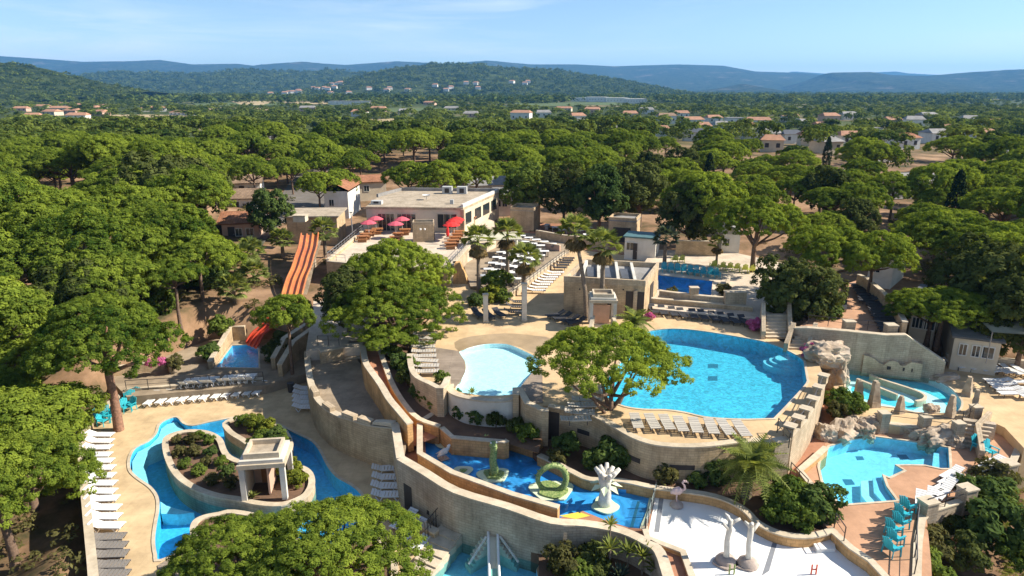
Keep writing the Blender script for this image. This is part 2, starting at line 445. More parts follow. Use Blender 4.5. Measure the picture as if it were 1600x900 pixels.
def link(name, me, parent=None):
    o = bpy.data.objects.new(name, me); C.objects.link(o)
    if parent: o.parent = parent
    return o

def tag(o, label, cat, group=None):
    o['label'] = label; o['category'] = cat
    if group: o['group'] = group
    return o

def thing(name, label, cat, loc=(0, 0, 0), rz=0.0, group=None, sc=1.0):
    o = bpy.data.objects.new(name, None); C.objects.link(o)
    o.location = loc; o.rotation_euler = (0, 0, rz); o.scale = (sc, sc, sc); o.empty_display_size = 0.3
    return tag(o, label, cat, group)

def struct(o):
    o['kind'] = 'structure'; return o

def stuff(o):
    o['kind'] = 'stuff'; return o

def dup(root, loc, rz, label, group=None, sc=None):
    r = root.copy(); C.objects.link(r); r.location = loc; r.rotation_euler = (0, 0, rz)
    if sc: r.scale = (sc, sc, sc) if not hasattr(sc, '__len__') else sc
    r['label'] = label
    if group: r['group'] = group
    for ch in root.children:
        c = ch.copy(); C.objects.link(c); c.parent = r
        for g in ch.children:
            d = g.copy(); C.objects.link(d); d.parent = c
    return r

ORD = ['first', 'second', 'third', 'fourth', 'fifth', 'sixth', 'seventh', 'eighth', 'ninth', 'tenth', 'eleventh', 'twelfth', 'thirteenth',
       'fourteenth', 'fifteenth', 'sixteenth', 'seventeenth', 'eighteenth', 'nineteenth', 'twentieth', 'twenty-first', 'twenty-second',
       'twenty-third', 'twenty-fourth', 'twenty-fifth', 'twenty-sixth', 'twenty-seventh', 'twenty-eighth', 'twenty-ninth', 'thirtieth']

def smooth_loop(pts, k=5, closed=True, alpha=0.5):
    """Catmull-Rom through the points."""
    n = len(pts); out = []
    rngi = range(n if closed else n - 1)
    g = (lambda i: pts[i % n]) if closed else (lambda i: pts[min(max(i, 0), n - 1)])
    for i in rngi:
        p0, p1, p2, p3 = g(i - 1), g(i), g(i + 1), g(i + 2)
        for j in range(k):
            t = j / k
            out.append(tuple(0.5 * (2 * b + (c - a) * t + (2 * a - 5 * b + 4 * c - d) * t * t + (3 * b - a - 3 * c + d) * t ** 3)
                             for a, b, c, d in zip(p0, p1, p2, p3)))
    if not closed: out.append(tuple(pts[-1]))
    return out

def offset(poly, d):
    """Offset a closed polygon; positive d grows it."""
    s = 1 if area(poly) > 0 else -1; n = len(poly); out = []
    for i in range(n):
        a, b, c = poly[i - 1], poly[i], poly[(i + 1) % n]
        def nrm(p, q):
            x, y = q[0] - p[0], q[1] - p[1]; h = math.hypot(x, y) or 1e-9
            return (y / h * s, -x / h * s)
        n1, n2 = nrm(a, b), nrm(b, c); mx, my = n1[0] + n2[0], n1[1] + n2[1]; h = mx * mx + my * my
        k = min(2 / max(h, 1e-6), 2.2)
        out.append((b[0] + mx * d * k / 2 * 1.0, b[1] + my * d * k / 2 * 1.0))
    return out

def inside(x, y, poly):
    c = False; n = len(poly)
    for i in range(n):
        (x0, y0), (x1, y1) = poly[i][:2], poly[i - 1][:2]
        if (y0 > y) != (y1 > y) and x < (x1 - x0) * (y - y0) / (y1 - y0) + x0: c = not c
    return c

def fill(outer, holes=()):
    vs, fs = [], []
    for loop in [outer] + list(holes):
        o = len(vs); vs += [Vector((p[0], p[1])) for p in loop]; fs.append([o + i for i in range(len(loop))])
    r = delaunay_2d_cdt(vs, [], fs, 1, 1e-5)
    tris = []
    for f in r[2]:
        cx, cy = sum(r[0][i].x for i in f) / len(f), sum(r[0][i].y for i in f) / len(f)
        if any(inside(cx, cy, h) for h in holes): continue
        if len(f) == 3:
            a, b, c = [r[0][i] for i in f]
            if (b.x - a.x) * (c.y - a.y) - (b.y - a.y) * (c.x - a.x) < 0: f = [f[0], f[2], f[1]]
        tris.append(tuple(f))
    return [(v.x, v.y) for v in r[0]], tris

def platform(name, outer, z, zb, m, holes=(), side=None, hole_depth=None):
    """A solid level: top sheet with holes, outer sides down to zb."""
    b = MB(); V, T = fill(outer, holes)
    b.add([(x, y, z) for x, y in V], T)
    o = outer if area(outer) > 0 else outer[::-1]
    n = len(o); L = 0
    for i in range(n):
        p, q = o[i], o[(i + 1) % n]
        b.add([(p[0], p[1], zb), (q[0], q[1], zb), (q[0], q[1], z), (p[0], p[1], z)], [(0, 1, 2, 3)])
    return struct(b.build(name, m))

def sheet(name, outer, z, m, holes=()):
    b = MB(); V, T = fill(outer, holes); b.add([(x, y, z) for x, y in V], T)
    return struct(b.build(name, m))

def pool(outline, z, depth, water='water_clear', floor='basin_blue', wall=None, cope=0.32, cope_mat='cap', level=-0.10, shelves=(), hole_pad=0.0, islands=()):
    """Basin with floor and sides, stone coping ring round it, water sheet. Shelves: (polygon, depth, material)."""
    wall = wall or floor
    b = MB(); V, T = fill(outline, islands); b.add([(x, y, z - depth) for x, y in V], T)
    struct(b.build('pool_basin', floor))
    b = MB()
    o = outline if area(outline) > 0 else outline[::-1]
    for i in range(len(o)):
        p, q = o[i], o[(i + 1) % len(o)]
        b.add([(p[0], p[1], z - depth), (q[0], q[1], z - depth), (q[0], q[1], z + 0.01), (p[0], p[1], z + 0.01)], [(3, 2, 1, 0)])
    struct(b.build('pool_basin_side', wall))
    for poly, d, mm in shelves:
        b = MB(); V, T = fill(poly); b.add([(x, y, z - d) for x, y in V], T)
        if d < depth - 0.05:
            pp = poly if area(poly) > 0 else poly[::-1]
            for i in range(len(pp)):
                p, q = pp[i], pp[(i + 1) % len(pp)]
                b.add([(p[0], p[1], z - depth), (q[0], q[1], z - depth), (q[0], q[1], z - d), (p[0], p[1], z - d)], [(0, 1, 2, 3)])
        struct(b.build('pool_shelf', mm))
    if cope:
        ring = offset(outline, cope); b = MB(); n = len(outline)
        vs = [(*p, z + 0.045) for p in outline] + [(*p, z + 0.045) for p in ring] + [(*p, z - 0.02) for p in outline] + [(*p, z - 0.02) for p in ring]
        fs = []
        for i in range(n):
            j = (i + 1) % n
            a = (i, j, n + j, n + i) if area(outline) < 0 else (n + i, n + j, j, i)
            fs.append(a); fs.append((n + i, n + j, 3 * n + j, 3 * n + i)); fs.append((j, i, 2 * n + i, 2 * n + j))
        b.add(vs, fs); struct(b.build('pool_coping', cope_mat))
    b = MB(); V, T = fill(outline, islands); b.add([(x, y, z + level) for x, y in V], T)
    return struct(b.build('pool_water', water))

def wall_mesh(b, path, th, z0, z1, closed=False):
    """Wall along a path of xy points, z1 a number or one per point, UVs by length."""
    n = len(path); zt = list(z1) if hasattr(z1, '__len__') else [z1] * n
    zb = list(z0) if hasattr(z0, '__len__') else [z0] * n
    L = [0.0]; nr = []
    for i in range(n):
        a, c = path[i - 1] if (i or closed) else path[i], path[(i + 1) % n] if (i < n - 1 or closed) else path[i]
        dx, dy = c[0] - a[0], c[1] - a[1]; h = math.hypot(dx, dy) or 1e-9
        nr.append((-dy / h * th / 2, dx / h * th / 2))
        if i: L.append(L[-1] + math.hypot(path[i][0] - path[i - 1][0], path[i][1] - path[i - 1][1]))
    idx = range(n if closed else n - 1)
    for i in idx:
        j = (i + 1) % n; u0, u1 = L[i], L[j] if j else L[i] + math.hypot(path[0][0] - path[i][0], path[0][1] - path[i][1])
        p, q = path[i], path[j]
        A = (p[0] + nr[i][0], p[1] + nr[i][1]); B = (q[0] + nr[j][0], q[1] + nr[j][1])
        D = (p[0] - nr[i][0], p[1] - nr[i][1]); E = (q[0] - nr[j][0], q[1] - nr[j][1])
        vs = [(*A, zb[i]), (*B, zb[j]), (*B, zt[j]), (*A, zt[i]), (*D, zb[i]), (*E, zb[j]), (*E, zt[j]), (*D, zt[i])]
        fs = [(1, 0, 3, 2), (4, 5, 6, 7), (3, 7, 6, 2)]
        uv = [[(u1, zb[j]), (u0, zb[i]), (u0, zt[i]), (u1, zt[j])], [(u0, zb[i]), (u1, zb[j]), (u1, zt[j]), (u0, zt[i])],
              [(u0, 0), (u0, th), (u1, th), (u1, 0)]]
        if not closed and i == 0: fs.append((0, 4, 7, 3)); uv.append([(0, zb[i]), (th, zb[i]), (th, zt[i]), (0, zt[i])])
        if not closed and i == n - 2: fs.append((5, 1, 2, 6)); uv.append([(0, zb[j]), (th, zb[j]), (th, zt[j]), (0, zt[j])])
        b.add(vs, fs, uv)
    return b

def wall(name, path, th, z0, z1, m, label, cap=0.10, cap_mat='cap', closed=False, over=0.08, group=None):
    """Masonry wall as a thing: blocks of stone below, a coping stone course on top."""
    t = thing(name, label, 'wall', group=group)
    n = len(path); zt = list(z1) if hasattr(z1, '__len__') else [z1] * n
    wall_mesh(MB(), path, th, z0, [z - cap for z in zt], closed).build('masonry', m, t)
    if cap: wall_mesh(MB(), path, th + over, [z - cap for z in zt], zt, closed).build('coping', cap_mat, t)
    return t

def railing(path, z, h, label, m='metal_dark', every=1.4, bars=2, zs=None, infill=False):
    """Metal railing: posts along the path, a top rail and lower rails as parts."""
    t = thing('railing', label, 'railing')
    pts = [Vector((p[0], p[1], (zs[i] if zs else z))) for i, p in enumerate(path)]
    for k in range(bars):
        b = MB(); hh = h * (1 - k / max(bars, 1) * 0.85)
        b.tube([p + Vector((0, 0, hh)) for p in pts], 0.03 if k == 0 else 0.018, 5)
        b.build('rail', m, t)
    post = MB().tube([(0, 0, 0), (0, 0, h)], 0.03, 5).mesh('post', m)
    for a, c in zip(pts[:-1], pts[1:]):
        k = max(1, round((c - a).length / every))
        for i in range(k):
            o = link('post', post, t); o.location = a.lerp(c, i / k)
    o = link('post', post, t); o.location = pts[-1]
    return t
# ------------------------------------------------------------------ levels of the water park (pixel outlines laid on their level)
def cA(l): return [(100 + a[0] / 2.6475, 560 + a[1] / 2.6475) for a in l]
def cB(l): return [(400 + a[0] / 2.6475, 560 + a[1] / 2.6475) for a in l]
def cC(l): return [(650 + a[0] / 2.6475, 560 + a[1] / 2.6475) for a in l]
def cD(l): return [(950 + a[0] / 2.6475, 560 + a[1] / 2.6475) for a in l]
def c5(l): return [(1240 + a[0] / 2.647, 560 + a[1] / 2.647) for a in l]
def c6(l): return [(1240 + a[0] / 3.75, 380 + a[1] / 3.75) for a in l]
def c7(l): return [(900 + a[0] / 3.0, 380 + a[1] / 3.0) for a in l]
def c8(l): return [(600 + a[0] / 3.0, 400 + a[1] / 3.0) for a in l]
def cE(l): return [(480 + a[0] / 3.914, 470 + a[1] / 3.914) for a in l]
def c4(l): return [(160 + a[0] / 3.461, 420 + a[1] / 3.461) for a in l]
def xy(p): return (p[0], p[1])

ZB = -2.3
# the long retaining wall: its top line with the height of each point
BIG_Z = [3.2, 3.2, 3.1, 2.9, 2.6, 2.35, 2.2, 2.2, 2.2, 2.2, 2.2]
BIG = [xy(P(a, b, z)) for (a, b), z in zip([(626, 715), (664, 737), (713, 766), (793, 790), (861, 813), (914, 817), (971, 828), (1012, 847), (1031, 862), (1046, 905), (1064, 965)], BIG_Z)]
CASTLE = XY([(484, 596), (486, 622), (491, 651), (500, 672), (513, 688), (531, 702), (551, 711), (570, 719), (589, 726), (621, 734)], 0)

# A lower deck
deckA = XY([(150, 990), (146, 910), (139, 840), (134, 780), (130, 720), (132, 690), (150, 657), (198, 624), (413, 606), (484, 585)], 0) + CASTLE + BIG[:5] + XY([(905, 905), (925, 990)], 0)
river = smooth_loop(XY(cA([(465, 245), (425, 255), (397, 275), (385, 310), (350, 345), (300, 370), (276, 410), (277, 460), (310, 495), (360, 530), (390, 570), (395, 620), (385, 680),
                        (377, 750), (385, 810), (402, 832), (540, 765), (530, 715), (540, 680), (580, 660), (640, 648)])
                    + [(365, 803), (420, 815), (470, 850), (520, 862), (552, 845), (564, 807)]
                    + cB([(445, 600), (430, 560), (390, 525), (330, 490), (290, 440), (265, 390), (230, 345), (160, 310), (90, 275), (20, 250)])
                    + cA([(760, 238), (680, 250), (600, 265), (530, 280), (490, 270)]), 0), 3)
slidepool = XY([(727, 823), (790, 845), (852, 866), (838, 890), (860, 990), (640, 990), (676, 896)], 0)
platform('pool_deck', deckA, 0.0, ZB, 'sand_deck', [offset(river, 0.02), slidepool])
shelf1 = XY(cA([(462, 249), (425, 259), (400, 278), (388, 312), (353, 348), (303, 373), (280, 412), (281, 458), (312, 491), (350, 515), (335, 455), (321, 425), (340, 388), (400, 363), (440, 348),
                (478, 310), (492, 278)]), 0)
shelf2 = XY(cA([(396, 575), (399, 625), (470, 628), (535, 621), (470, 607), (420, 592)]), 0)
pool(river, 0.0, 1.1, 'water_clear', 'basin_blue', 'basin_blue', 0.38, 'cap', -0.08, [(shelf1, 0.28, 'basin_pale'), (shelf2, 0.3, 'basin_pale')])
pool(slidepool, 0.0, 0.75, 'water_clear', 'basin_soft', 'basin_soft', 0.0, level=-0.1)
# drains and painted marks on the slide pool floor
for q in ([(708, 858), (716, 860), (713, 866), (704, 864)], [(697, 877), (704, 879), (700, 885), (692, 882)], [(735, 846), (743, 849), (741, 856), (733, 853)]):
    sheet('drain_grate', XY(q, -0.74), -0.735, 'drain_grey')
# planter islands in the winding pool
isl1 = smooth_loop(XY(cA([(420, 362), (432, 330), (490, 310), (560, 308), (610, 320), (645, 345), (660, 385), (682, 415), (735, 436), (830, 440), (905, 450), (970, 455), (1010, 475), (1026, 510), (1017, 548),
                          (985, 582), (900, 612), (800, 606), (730, 590), (640, 576), (560, 550), (500, 516), (460, 476), (432, 420)]), 0.45), 3)
isl2 = smooth_loop(XY(cA([(668, 275), (720, 252), (790, 255), (850, 272), (905, 300), (930, 340), (936, 372), (905, 402), (860, 392), (785, 384), (765, 362), (735, 340), (690, 312)]), 0.45), 3)
for poly, lab in ((isl1, 'kidney shaped planter wall around the island in the winding pool'), (isl2, 'smaller planter wall of the shrub island behind the pool pavilion')):
    t = thing('planter', lab, 'planter')
    wall_mesh(MB(), poly, 0.34, -1.1, 0.52, True).build('masonry', 'stone_pale', t)
    wall_mesh(MB(), poly, 0.42, 0.52, 0.62, True).build('coping', 'cap', t)
    b = MB(); V, T = fill(offset(poly, -0.1)); b.add([(x, y, 0.42) for x, y in V], T); b.build('soil', 'soil', t)
isl3 = smooth_loop(XY(cA([(540, 765), (528, 715), (540, 678), (580, 657), (640, 645)]) + [(365, 800), (420, 812), (470, 847), (520, 859), (552, 845), (566, 820), (600, 850), (620, 900), (560, 985), (330, 985), (318, 880)], 0.3), 3)
t = thing('planter', 'planter wall round the foot of the big foreground pine', 'planter')
wall_mesh(MB(), offset(isl3, -0.2), 0.3, -0.3, 0.32, True).build('masonry', 'stone_pale', t)
wall_mesh(MB(), offset(isl3, -0.2), 0.38, 0.32, 0.42, True).build('coping', 'cap', t)
b = MB(); V, T = fill(offset(isl3, -0.3)); b.add([(x, y, 0.25) for x, y in V], T); b.build('soil', 'soil', t)
b = MB(); V, T = fill(XY([(246, 884), (303, 849), (312, 880), (290, 905), (252, 905)], 0.02)); b.add([(x, y, 0.05) for x, y in V], T)
struct(b.build('wooden_edge', 'wood_deck'))

# outer walls of the lower deck
LW = smooth_loop(XY([(152, 990), (148, 910), (141, 840), (135, 780), (130, 725), (133, 690), (152, 655), (198, 620)], 0.0), 4, False)
wall('low_wall', LW, 0.4, ZB, 0.55, 'stone', 'low curved stone wall along the left edge of the sun lounger deck')
wall('low_wall', XY([(198, 624), (300, 615), (413, 606)], 0.0), 0.3, -0.2, 0.95, 'stone', 'low stone wall behind the row of eleven white loungers')
# upper strip with the second row of loungers, under the slide pool
stripB = XY([(198, 620), (300, 611), (415, 602), (484, 582), (489, 562), (470, 545), (420, 530), (330, 530), (250, 560), (170, 590)], 0.8)
spl = XY([(338, 574), (363, 540), (403, 538), (404, 575)], 0.8)
platform('slide_terrace', stripB, 0.8, ZB, 'grey_deck', [spl])
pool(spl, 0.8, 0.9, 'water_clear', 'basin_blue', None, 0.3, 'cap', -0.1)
wall('low_wall', XY([(329, 577), (362, 532), (385, 531)], 0.8), 0.35, 0, [1.6, 2.3, 2.3], 'stone', 'sloping stone side wall of the small slide pool')
wall('low_wall', XY([(170, 585), (262, 573), (268, 580)], 1.0), 0.3, 0, 1.7, 'stone', 'pale garden wall with pink flowers above the left deck')
wall('garden_wall', XY([(428, 577), (447, 560), (500, 532)], 0.8), 0.4, 0, [1.9, 2.9, 3.4], 'stone', 'angled grey stone wall right of the small slide pool', cap=0.08)
wall('garden_wall', XY([(440, 602), (462, 577), (492, 560)], 0.0), 0.4, -0.5, [2.0, 2.8, 3.2], 'stone', 'stepped stone wall beside the leaning pine at the slide pool')

# C grey terrace behind the crenellated wall
INNER_TOP = [(566, 540), (568, 549), (572, 567), (582, 582), (595, 600), (608, 621), (623, 636), (640, 650)]
INNER = XY(INNER_TOP, 4.6)
terrC = CASTLE + [BIG[0]] + XY([(640, 672)], 2.4) + INNER[::-1] + XY([(540, 535), (488, 545)], 2.6)
platform('grey_terrace', terrC, 2.55, ZB, 'grey_deck')
cz = [2.9, 2.9, 2.9, 2.75, 2.8, 2.85, 2.95, 3.0, 3.1, 3.3]
cs = smooth_loop(CASTLE, 3, False); czs = [r[0] for r in smooth_loop([(z,) for z in cz], 3, False)]
t = wall('castle_wall', cs, 0.42, -0.3, czs, 'stone', 'curved crenellated stone wall between the grey terrace and the lower deck', cap=0.09)
for i in (8, 13, 18, 22):    # merlons
    p, q = Vector(cs[i]), Vector(cs[i + 1]); d = (q - p).normalized()
    b = MB(); wall_mesh(b, [tuple(p - d * .6), tuple(p + d * .6)], 0.46, czs[i] - 0.02, czs[i] + 0.34); b.build('merlon', 'stone_pale', t)
e = [cs[24], cs[25], cs[26], tuple(CASTLE[-1])]
wall_mesh(MB(), e, 0.44, [3.2, 3.25, 3.3, 3.3], [3.35, 3.5, 3.6, 3.62]).build('merlon', 'cap', t)
wall('end_wall', [tuple(CASTLE[-1]), BIG[0]], 0.45, ZB, [3.6, 3.2], 'stone_pale', 'short pale end wall joining the castle wall and the long retaining wall')
wall('curved_wall', smooth_loop(INNER, 3, False), 0.4, 2.0, [r[0] for r in smooth_loop([(z,) for z in [4.6, 4.6, 4.6, 4.6, 4.6, 4.55, 4.4, 4.1]], 3, False)], 'stone_orange', 'tall curved stone wall between the grey terrace and the ramp')
# steps at the far end of the terrace
t = thing('terrace_steps', 'short flight of stone steps at the far end of the grey terrace', 'steps')
s0, s1 = P(538, 562, 2.55), P(565, 560, 2.55)
for i in range(5):
    a, c = s0 + Vector((0, .38 * i, 0)), s1 + Vector((0, .38 * i, 0))
    MB().prism([(a.x, a.y), (c.x, c.y), (c.x, c.y + .4), (a.x, a.y + .4)], 2.5, 2.55 + .19 * (i + 1)).build('step', 'cap' if i % 2 else 'stone_pale', t)
platform('upper_landing', XY([(478, 548), (566, 542), (578, 500), (560, 470), (490, 470)], 3.5), 3.5, ZB, 'terrace_tile')
wall('low_wall', XY([(500, 552), (535, 545)], 3.5), 0.3, 2, 3.7, 'stone', 'low wall at the far edge of the grey terrace beside the steps')
railing(XY([(497, 540), (530, 540)], 3.6), 3.6, 0.9, 'black railing above the far end of the grey terrace', every=0.9)

# ramp, rising from the walkway to the upper terrace
PLW = XY([(592, 548), (594, 556), (603, 580), (615, 605), (633, 626), (654, 640), (686, 648)], 3.9)
b = MB(); n = 7; zr = [4.3, 4.2, 3.8, 3.4, 3.0, 2.6, 2.3]
L = [INNER[0], INNER[2], INNER[3], INNER[4], INNER[5], INNER[6], INNER[7]]
for i in range(6):
    b.add([(*L[i], zr[i]), (*L[i + 1], zr[i + 1]), (*PLW[i + 1], zr[i + 1]), (*PLW[i], zr[i])], [(0, 1, 2, 3)])
struct(b.build('ramp', 'red_path'))
wall('planter_wall', smooth_loop(PLW, 3, False), 0.32, 1.5, [r[0] for r in smooth_loop([(z,) for z in [4.7, 4.6, 4.3, 4.0, 3.6, 3.25, 3.1]], 3, False)], 'stone_orange', 'curved orange stone planter wall along the ramp')

# D walkway, serpent splash pool and splash pad
PAR = XY([(688, 642), (656, 660), (656, 707), (707, 737), (801, 771), (873, 790)], 2.9)
serp_front = [xy(Vector((p[0], p[1])) + Vector(d)) for p, d in zip(PAR[1:], [(.35, -.2), (.35, .25), (.1, .35), (.1, .35), (.1, .3)])]
serp = serp_front + XY([(911, 802), (945, 816), (982, 828), (1009, 830), (1022, 772), (971, 768), (937, 760), (907, 749), (877, 738), (843, 721), (843, 709), (791, 692), (788, 690), (707, 683), (690, 668)], 1.75)
walkD = BIG + XY([(1095, 965), (1080, 900), (1067, 862), (1012, 841)], 1.9) + XY([(1022, 772), (971, 760), (905, 735), (843, 700), (790, 680), (700, 655), (686, 644)], 1.9) + [L[-1], tuple(CASTLE[-1])]
platform('walkway', walkD, 1.9, ZB, 'red_path', [serp])
b = MB(); V, T = fill(serp); b.add([(x, y, 1.66) for x, y in V], T); struct(b.build('splash_pool_floor', 'basin_royal'))
b = MB(); so = serp if area(serp) > 0 else serp[::-1]
for i in range(len(so)):
    p, q = so[i], so[(i + 1) % len(so)]
    b.add([(*p, 1.6), (*q, 1.6), (*q, 1.9), (*p, 1.9)], [(3, 2, 1, 0)])
struct(b.build('splash_pool_edge', 'basin_royal'))
sheet('pool_water', serp, 1.72, 'water_film')
sheet('painted_ground', XY([(873, 806), (905, 800), (922, 806), (900, 811)], 1.9), 1.905, 'paint_yellow')
b = MB(); V, T = fill(smooth_loop(XY([(1000, 826), (1010, 800), (1016, 773), (1026, 772), (1022, 800), (1010, 831)], 1.7), 3)); b.add([(x, y, 1.73) for x, y in V], T); struct(b.build('painted_band', 'paint_pale'))
sheet('pool_mark', XY([(983, 828), (988, 829), (1000, 784), (996, 783)], 1.66), 1.668, 'pool_mark')
for cxp, cyp, r1, lab in ((697, 689, 1.0, 0), (724, 736, 0.6, 1)):
    c0 = P(cxp, cyp, 1.7)
    for rr, zz, mm in ((r1, 1.735, 'paint_pale'), (r1 * .66, 1.745, 'paint_yellow' if 0 else 'statue_pale'), (r1 * .42, 1.755, 'serpent_green')):
        b = MB(); b.add([(c0.x + rr * (1 + .12 * math.sin(3 * a)) * math.cos(a), c0.y + rr * (1 + .12 * math.sin(3 * a)) * math.sin(a), zz) for a in [k * math.pi / 12 for k in range(24)]], [tuple(range(24))])
        struct(b.build('painted_ring', mm))
wall('retaining_wall', smooth_loop(BIG, 3, False), 0.5, ZB, [r[0] for r in smooth_loop([(z,) for z in BIG_Z], 3, False)], 'stone_grey', 'long weathered stone retaining wall below the serpent pool', cap=0.09)
wall('parapet', PAR, 0.32, 1.2, [3.1, 3.0, 2.9, 2.9, 2.9, 2.85], 'stone_orange', 'orange stone parapet along the front of the serpent pool', cap=0.08)
splash = smooth_loop(XY([(1025, 772), (1075, 777), (1120, 785), (1150, 798), (1169, 815), (1184, 832), (1207, 843), (1241, 851), (1290, 845)], 1.6), 3, False) + XY([(1302, 848), (1350, 880), (1375, 905), (1395, 990), (1105, 990), (1080, 900), (1067, 862), (1012, 841)], 1.6)
platform('splash_pad', splash, 1.78, ZB, 'white_floor')
for q in ([(1030, 777), (1037, 777), (1030, 832), (1022, 831)], [(1208, 845), (1215, 846), (1202, 892), (1190, 900)]):
    sheet('drain_channel', XY(q, 1.78), 1.785, 'drain_grey')
b = MB().prism(XY([(1269, 851), (1302, 846), (1305, 862), (1276, 863)], 1.8), 1.7, 1.98); struct(b.build('splash_pad_step', 'white_floor'))
wall('low_wall', XY([(1007, 823), (1012, 841), (1067, 862), (1082, 903), (1100, 970)], 2.15), 0.28, 1.5, 2.2, 'stone_orange', 'low orange wall along the near left edge of the white splash pad', cap=0.07)
BACKW = smooth_loop(XY([(790, 690), (842, 711), (877, 728), (896, 738), (922, 749), (971, 751), (1025, 762), (1101, 772), (1139, 783), (1165, 798), (1184, 817), (1214, 832), (1245, 838), (1275, 836), (1305, 828)], 2.35), 3, False)
wall('planter_wall', BACKW[3:], 0.34, 1.4, 2.4, 'stone_orange', 'wavy orange stone planter wall behind the splash pad and serpent pool', cap=0.08)
bedw = XY([(690, 668), (707, 683), (788, 690), (793, 688)], 2.9)
wall('planter_wall', bedw, 0.3, 1.4, 2.95, 'stone_orange', 'straight stone wall behind the far end of the serpent pool', cap=0.08)
pb = XY([(791, 681), (841, 697), (846, 690), (800, 672)], 2.6)
t = thing('planter', 'square stone planter at the back of the serpent pool', 'planter')
wall_mesh(MB(), pb, 0.25, 1.4, 2.65, True).build('masonry', 'stone_orange', t); b = MB(); V, T = fill(pb); b.add([(x, y, 2.5) for x, y in V], T); b.build('soil', 'soil', t)
# planting beds
gardenE = BACKW[3:] + XY([(1310, 828), (1243, 752), (1238, 742)], 2.2) + XY([(1235, 700), (1100, 700), (960, 690), (850, 665), (790, 662)], 2.2)
platform('garden_bed', gardenE, 2.12, ZB, 'soil')
gardenF = PLW + XY([(707, 683), (790, 690), (842, 706), (850, 665), (830, 640), (700, 630), (650, 600), (635, 540), (600, 520)], 2.8)
b = MB(); V, T = fill(gardenF)
b.add([(x, y, 2.7 + max(0, min(1.7, (y - 41.5) * .17)) * (1 if x < -3 else .3)) for x, y in V], T); struct(b.build('garden_bed', 'soil'))
gardenG = BIG[3:] + XY([(1050, 990), (840, 990)], 0.0) + XY([(842, 880)], 0.0)
platform('garden_bed', gardenG, 0.5, ZB, 'soil')

# G middle pool with its plaza
ZP = 4.5
pool_mid = smooth_loop(XY([(712, 609), (722, 592), (728, 577), (726, 563), (718, 550), (735, 543), (757, 538), (780, 537), (797, 539), (818, 548), (838, 558), (848, 566), (832, 582), (819, 597), (811, 608), (800, 616), (780, 618), (757, 618), (733, 615)], ZP), 3)
MIDW_PX = [(699, 602), (712, 613), (733, 621), (767, 625), (793, 624), (808, 618), (824, 628), (848, 634)]
BIGW_PX = [(848, 634), (857, 634), (900, 641), (930, 650), (961, 666), (985, 680), (1010, 690), (1037, 695), (1080, 697), (1120, 694), (1150, 690), (1180, 688), (1208, 692)]
big_pool = smooth_loop(XY(c7([(322, 428), (350, 412), (430, 403), (520, 405), (640, 420), (760, 440), (870, 460), (960, 490), (1035, 528), (1066, 552)]), ZP), 3, False) + \
    smooth_loop(XY(c7([(1080, 640), (1076, 660), (1000, 745), (925, 822)]), ZP), 2, False) + smooth_loop(XY(c7([(800, 825), (700, 822), (600, 813), (510, 792), (420, 780), (320, 778), (230, 765), (165, 735)]) + [(940, 610), (955, 585), (985, 550), (1000, 530)], ZP), 3, False)
deckG = XY([(640, 560), (646, 590), (668, 600), (690, 608)] + MIDW_PX + BIGW_PX[1:] + [(1232, 688), (1252, 668), (1270, 640), (1282, 612), (1288, 590), (1276, 560), (1235, 540), (1195, 520), (1150, 500), (1120, 492), (1020, 470), (1030, 440), (1000, 400), (895, 372), (760, 365), (690, 395), (700, 440), (690, 480), (650, 520)], ZP)
platform('upper_plaza', deckG, ZP, ZB, 'plaza', [pool_mid, big_pool], side='stone')
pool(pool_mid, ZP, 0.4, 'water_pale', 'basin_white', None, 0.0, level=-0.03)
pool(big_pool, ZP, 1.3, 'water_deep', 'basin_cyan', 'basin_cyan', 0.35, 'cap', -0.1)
# beach apron, wooden decks
sheet('beach_apron', smooth_loop(XY(c8([(330, 405), (400, 378), (560, 362), (700, 372), (800, 395), (760, 470), (700, 455), (640, 428), (590, 416), (540, 408), (470, 413), (400, 428), (352, 447)]), ZP + .01), 2), ZP + 0.006, 'wet_sand')
b = MB().prism(XY(c8([(238, 430), (350, 448), (378, 495), (382, 540), (360, 588), (332, 618), (300, 592), (240, 520)]), ZP), ZP - .1, ZP + 0.05); struct(b.build('wooden_deck', 'wood_deck'))
b = MB().prism(XY(c8([(644, 615), (660, 592), (692, 552), (742, 525), (745, 690), (700, 690), (660, 660)]), ZP), ZP - .1, ZP + 0.05); struct(b.build('wooden_deck', 'wood_deck'))
# walls of the plaza edge
wall('pool_wall', smooth_loop(XY([(640, 556), (643, 578), (652, 592), (672, 602), (690, 609), (700, 592)], ZP + .5), 3, False), 0.35, 2.0, ZP + 0.7, 'stone_pale', 'curved pale stone wall round the lounger bay left of the white pool', cap=0.08)
wall('pool_wall', smooth_loop(XY([(704, 600), (704, 610), (714, 616), (733, 621), (767, 625), (793, 624), (806, 620)], ZP + .2), 3, False), 0.4, 2.0, ZP + 0.22, 'white_wall', 'curved white wall holding the front of the pale beach pool', cap=0.12)
wall('ledge', smooth_loop(XY([(695, 625), (720, 637), (752, 643), (776, 642)], 3.4), 3, False), 0.3, 2.2, 3.5, 'white_wall', 'low white ledge under the beach pool wall', cap=0.08)
wall('pool_wall', XY([(806, 622), (806, 612), (811, 612), (824, 628), (849, 636), (857, 636)], ZP + .4), 0.4, 2.0, [5.2, 5.2, 5.2, 4.9, 4.75, 4.75], 'stone', 'angled stone wall between beach pool and pine', cap=0.08)
BW = smooth_loop(XY(BIGW_PX[1:], ZP), 3, False)
t = wall('round_wall', BW, 0.4, 1.6, ZP + 0.06, 'stone', 'tall rounded stone wall under the big pool terrace', cap=0.1)
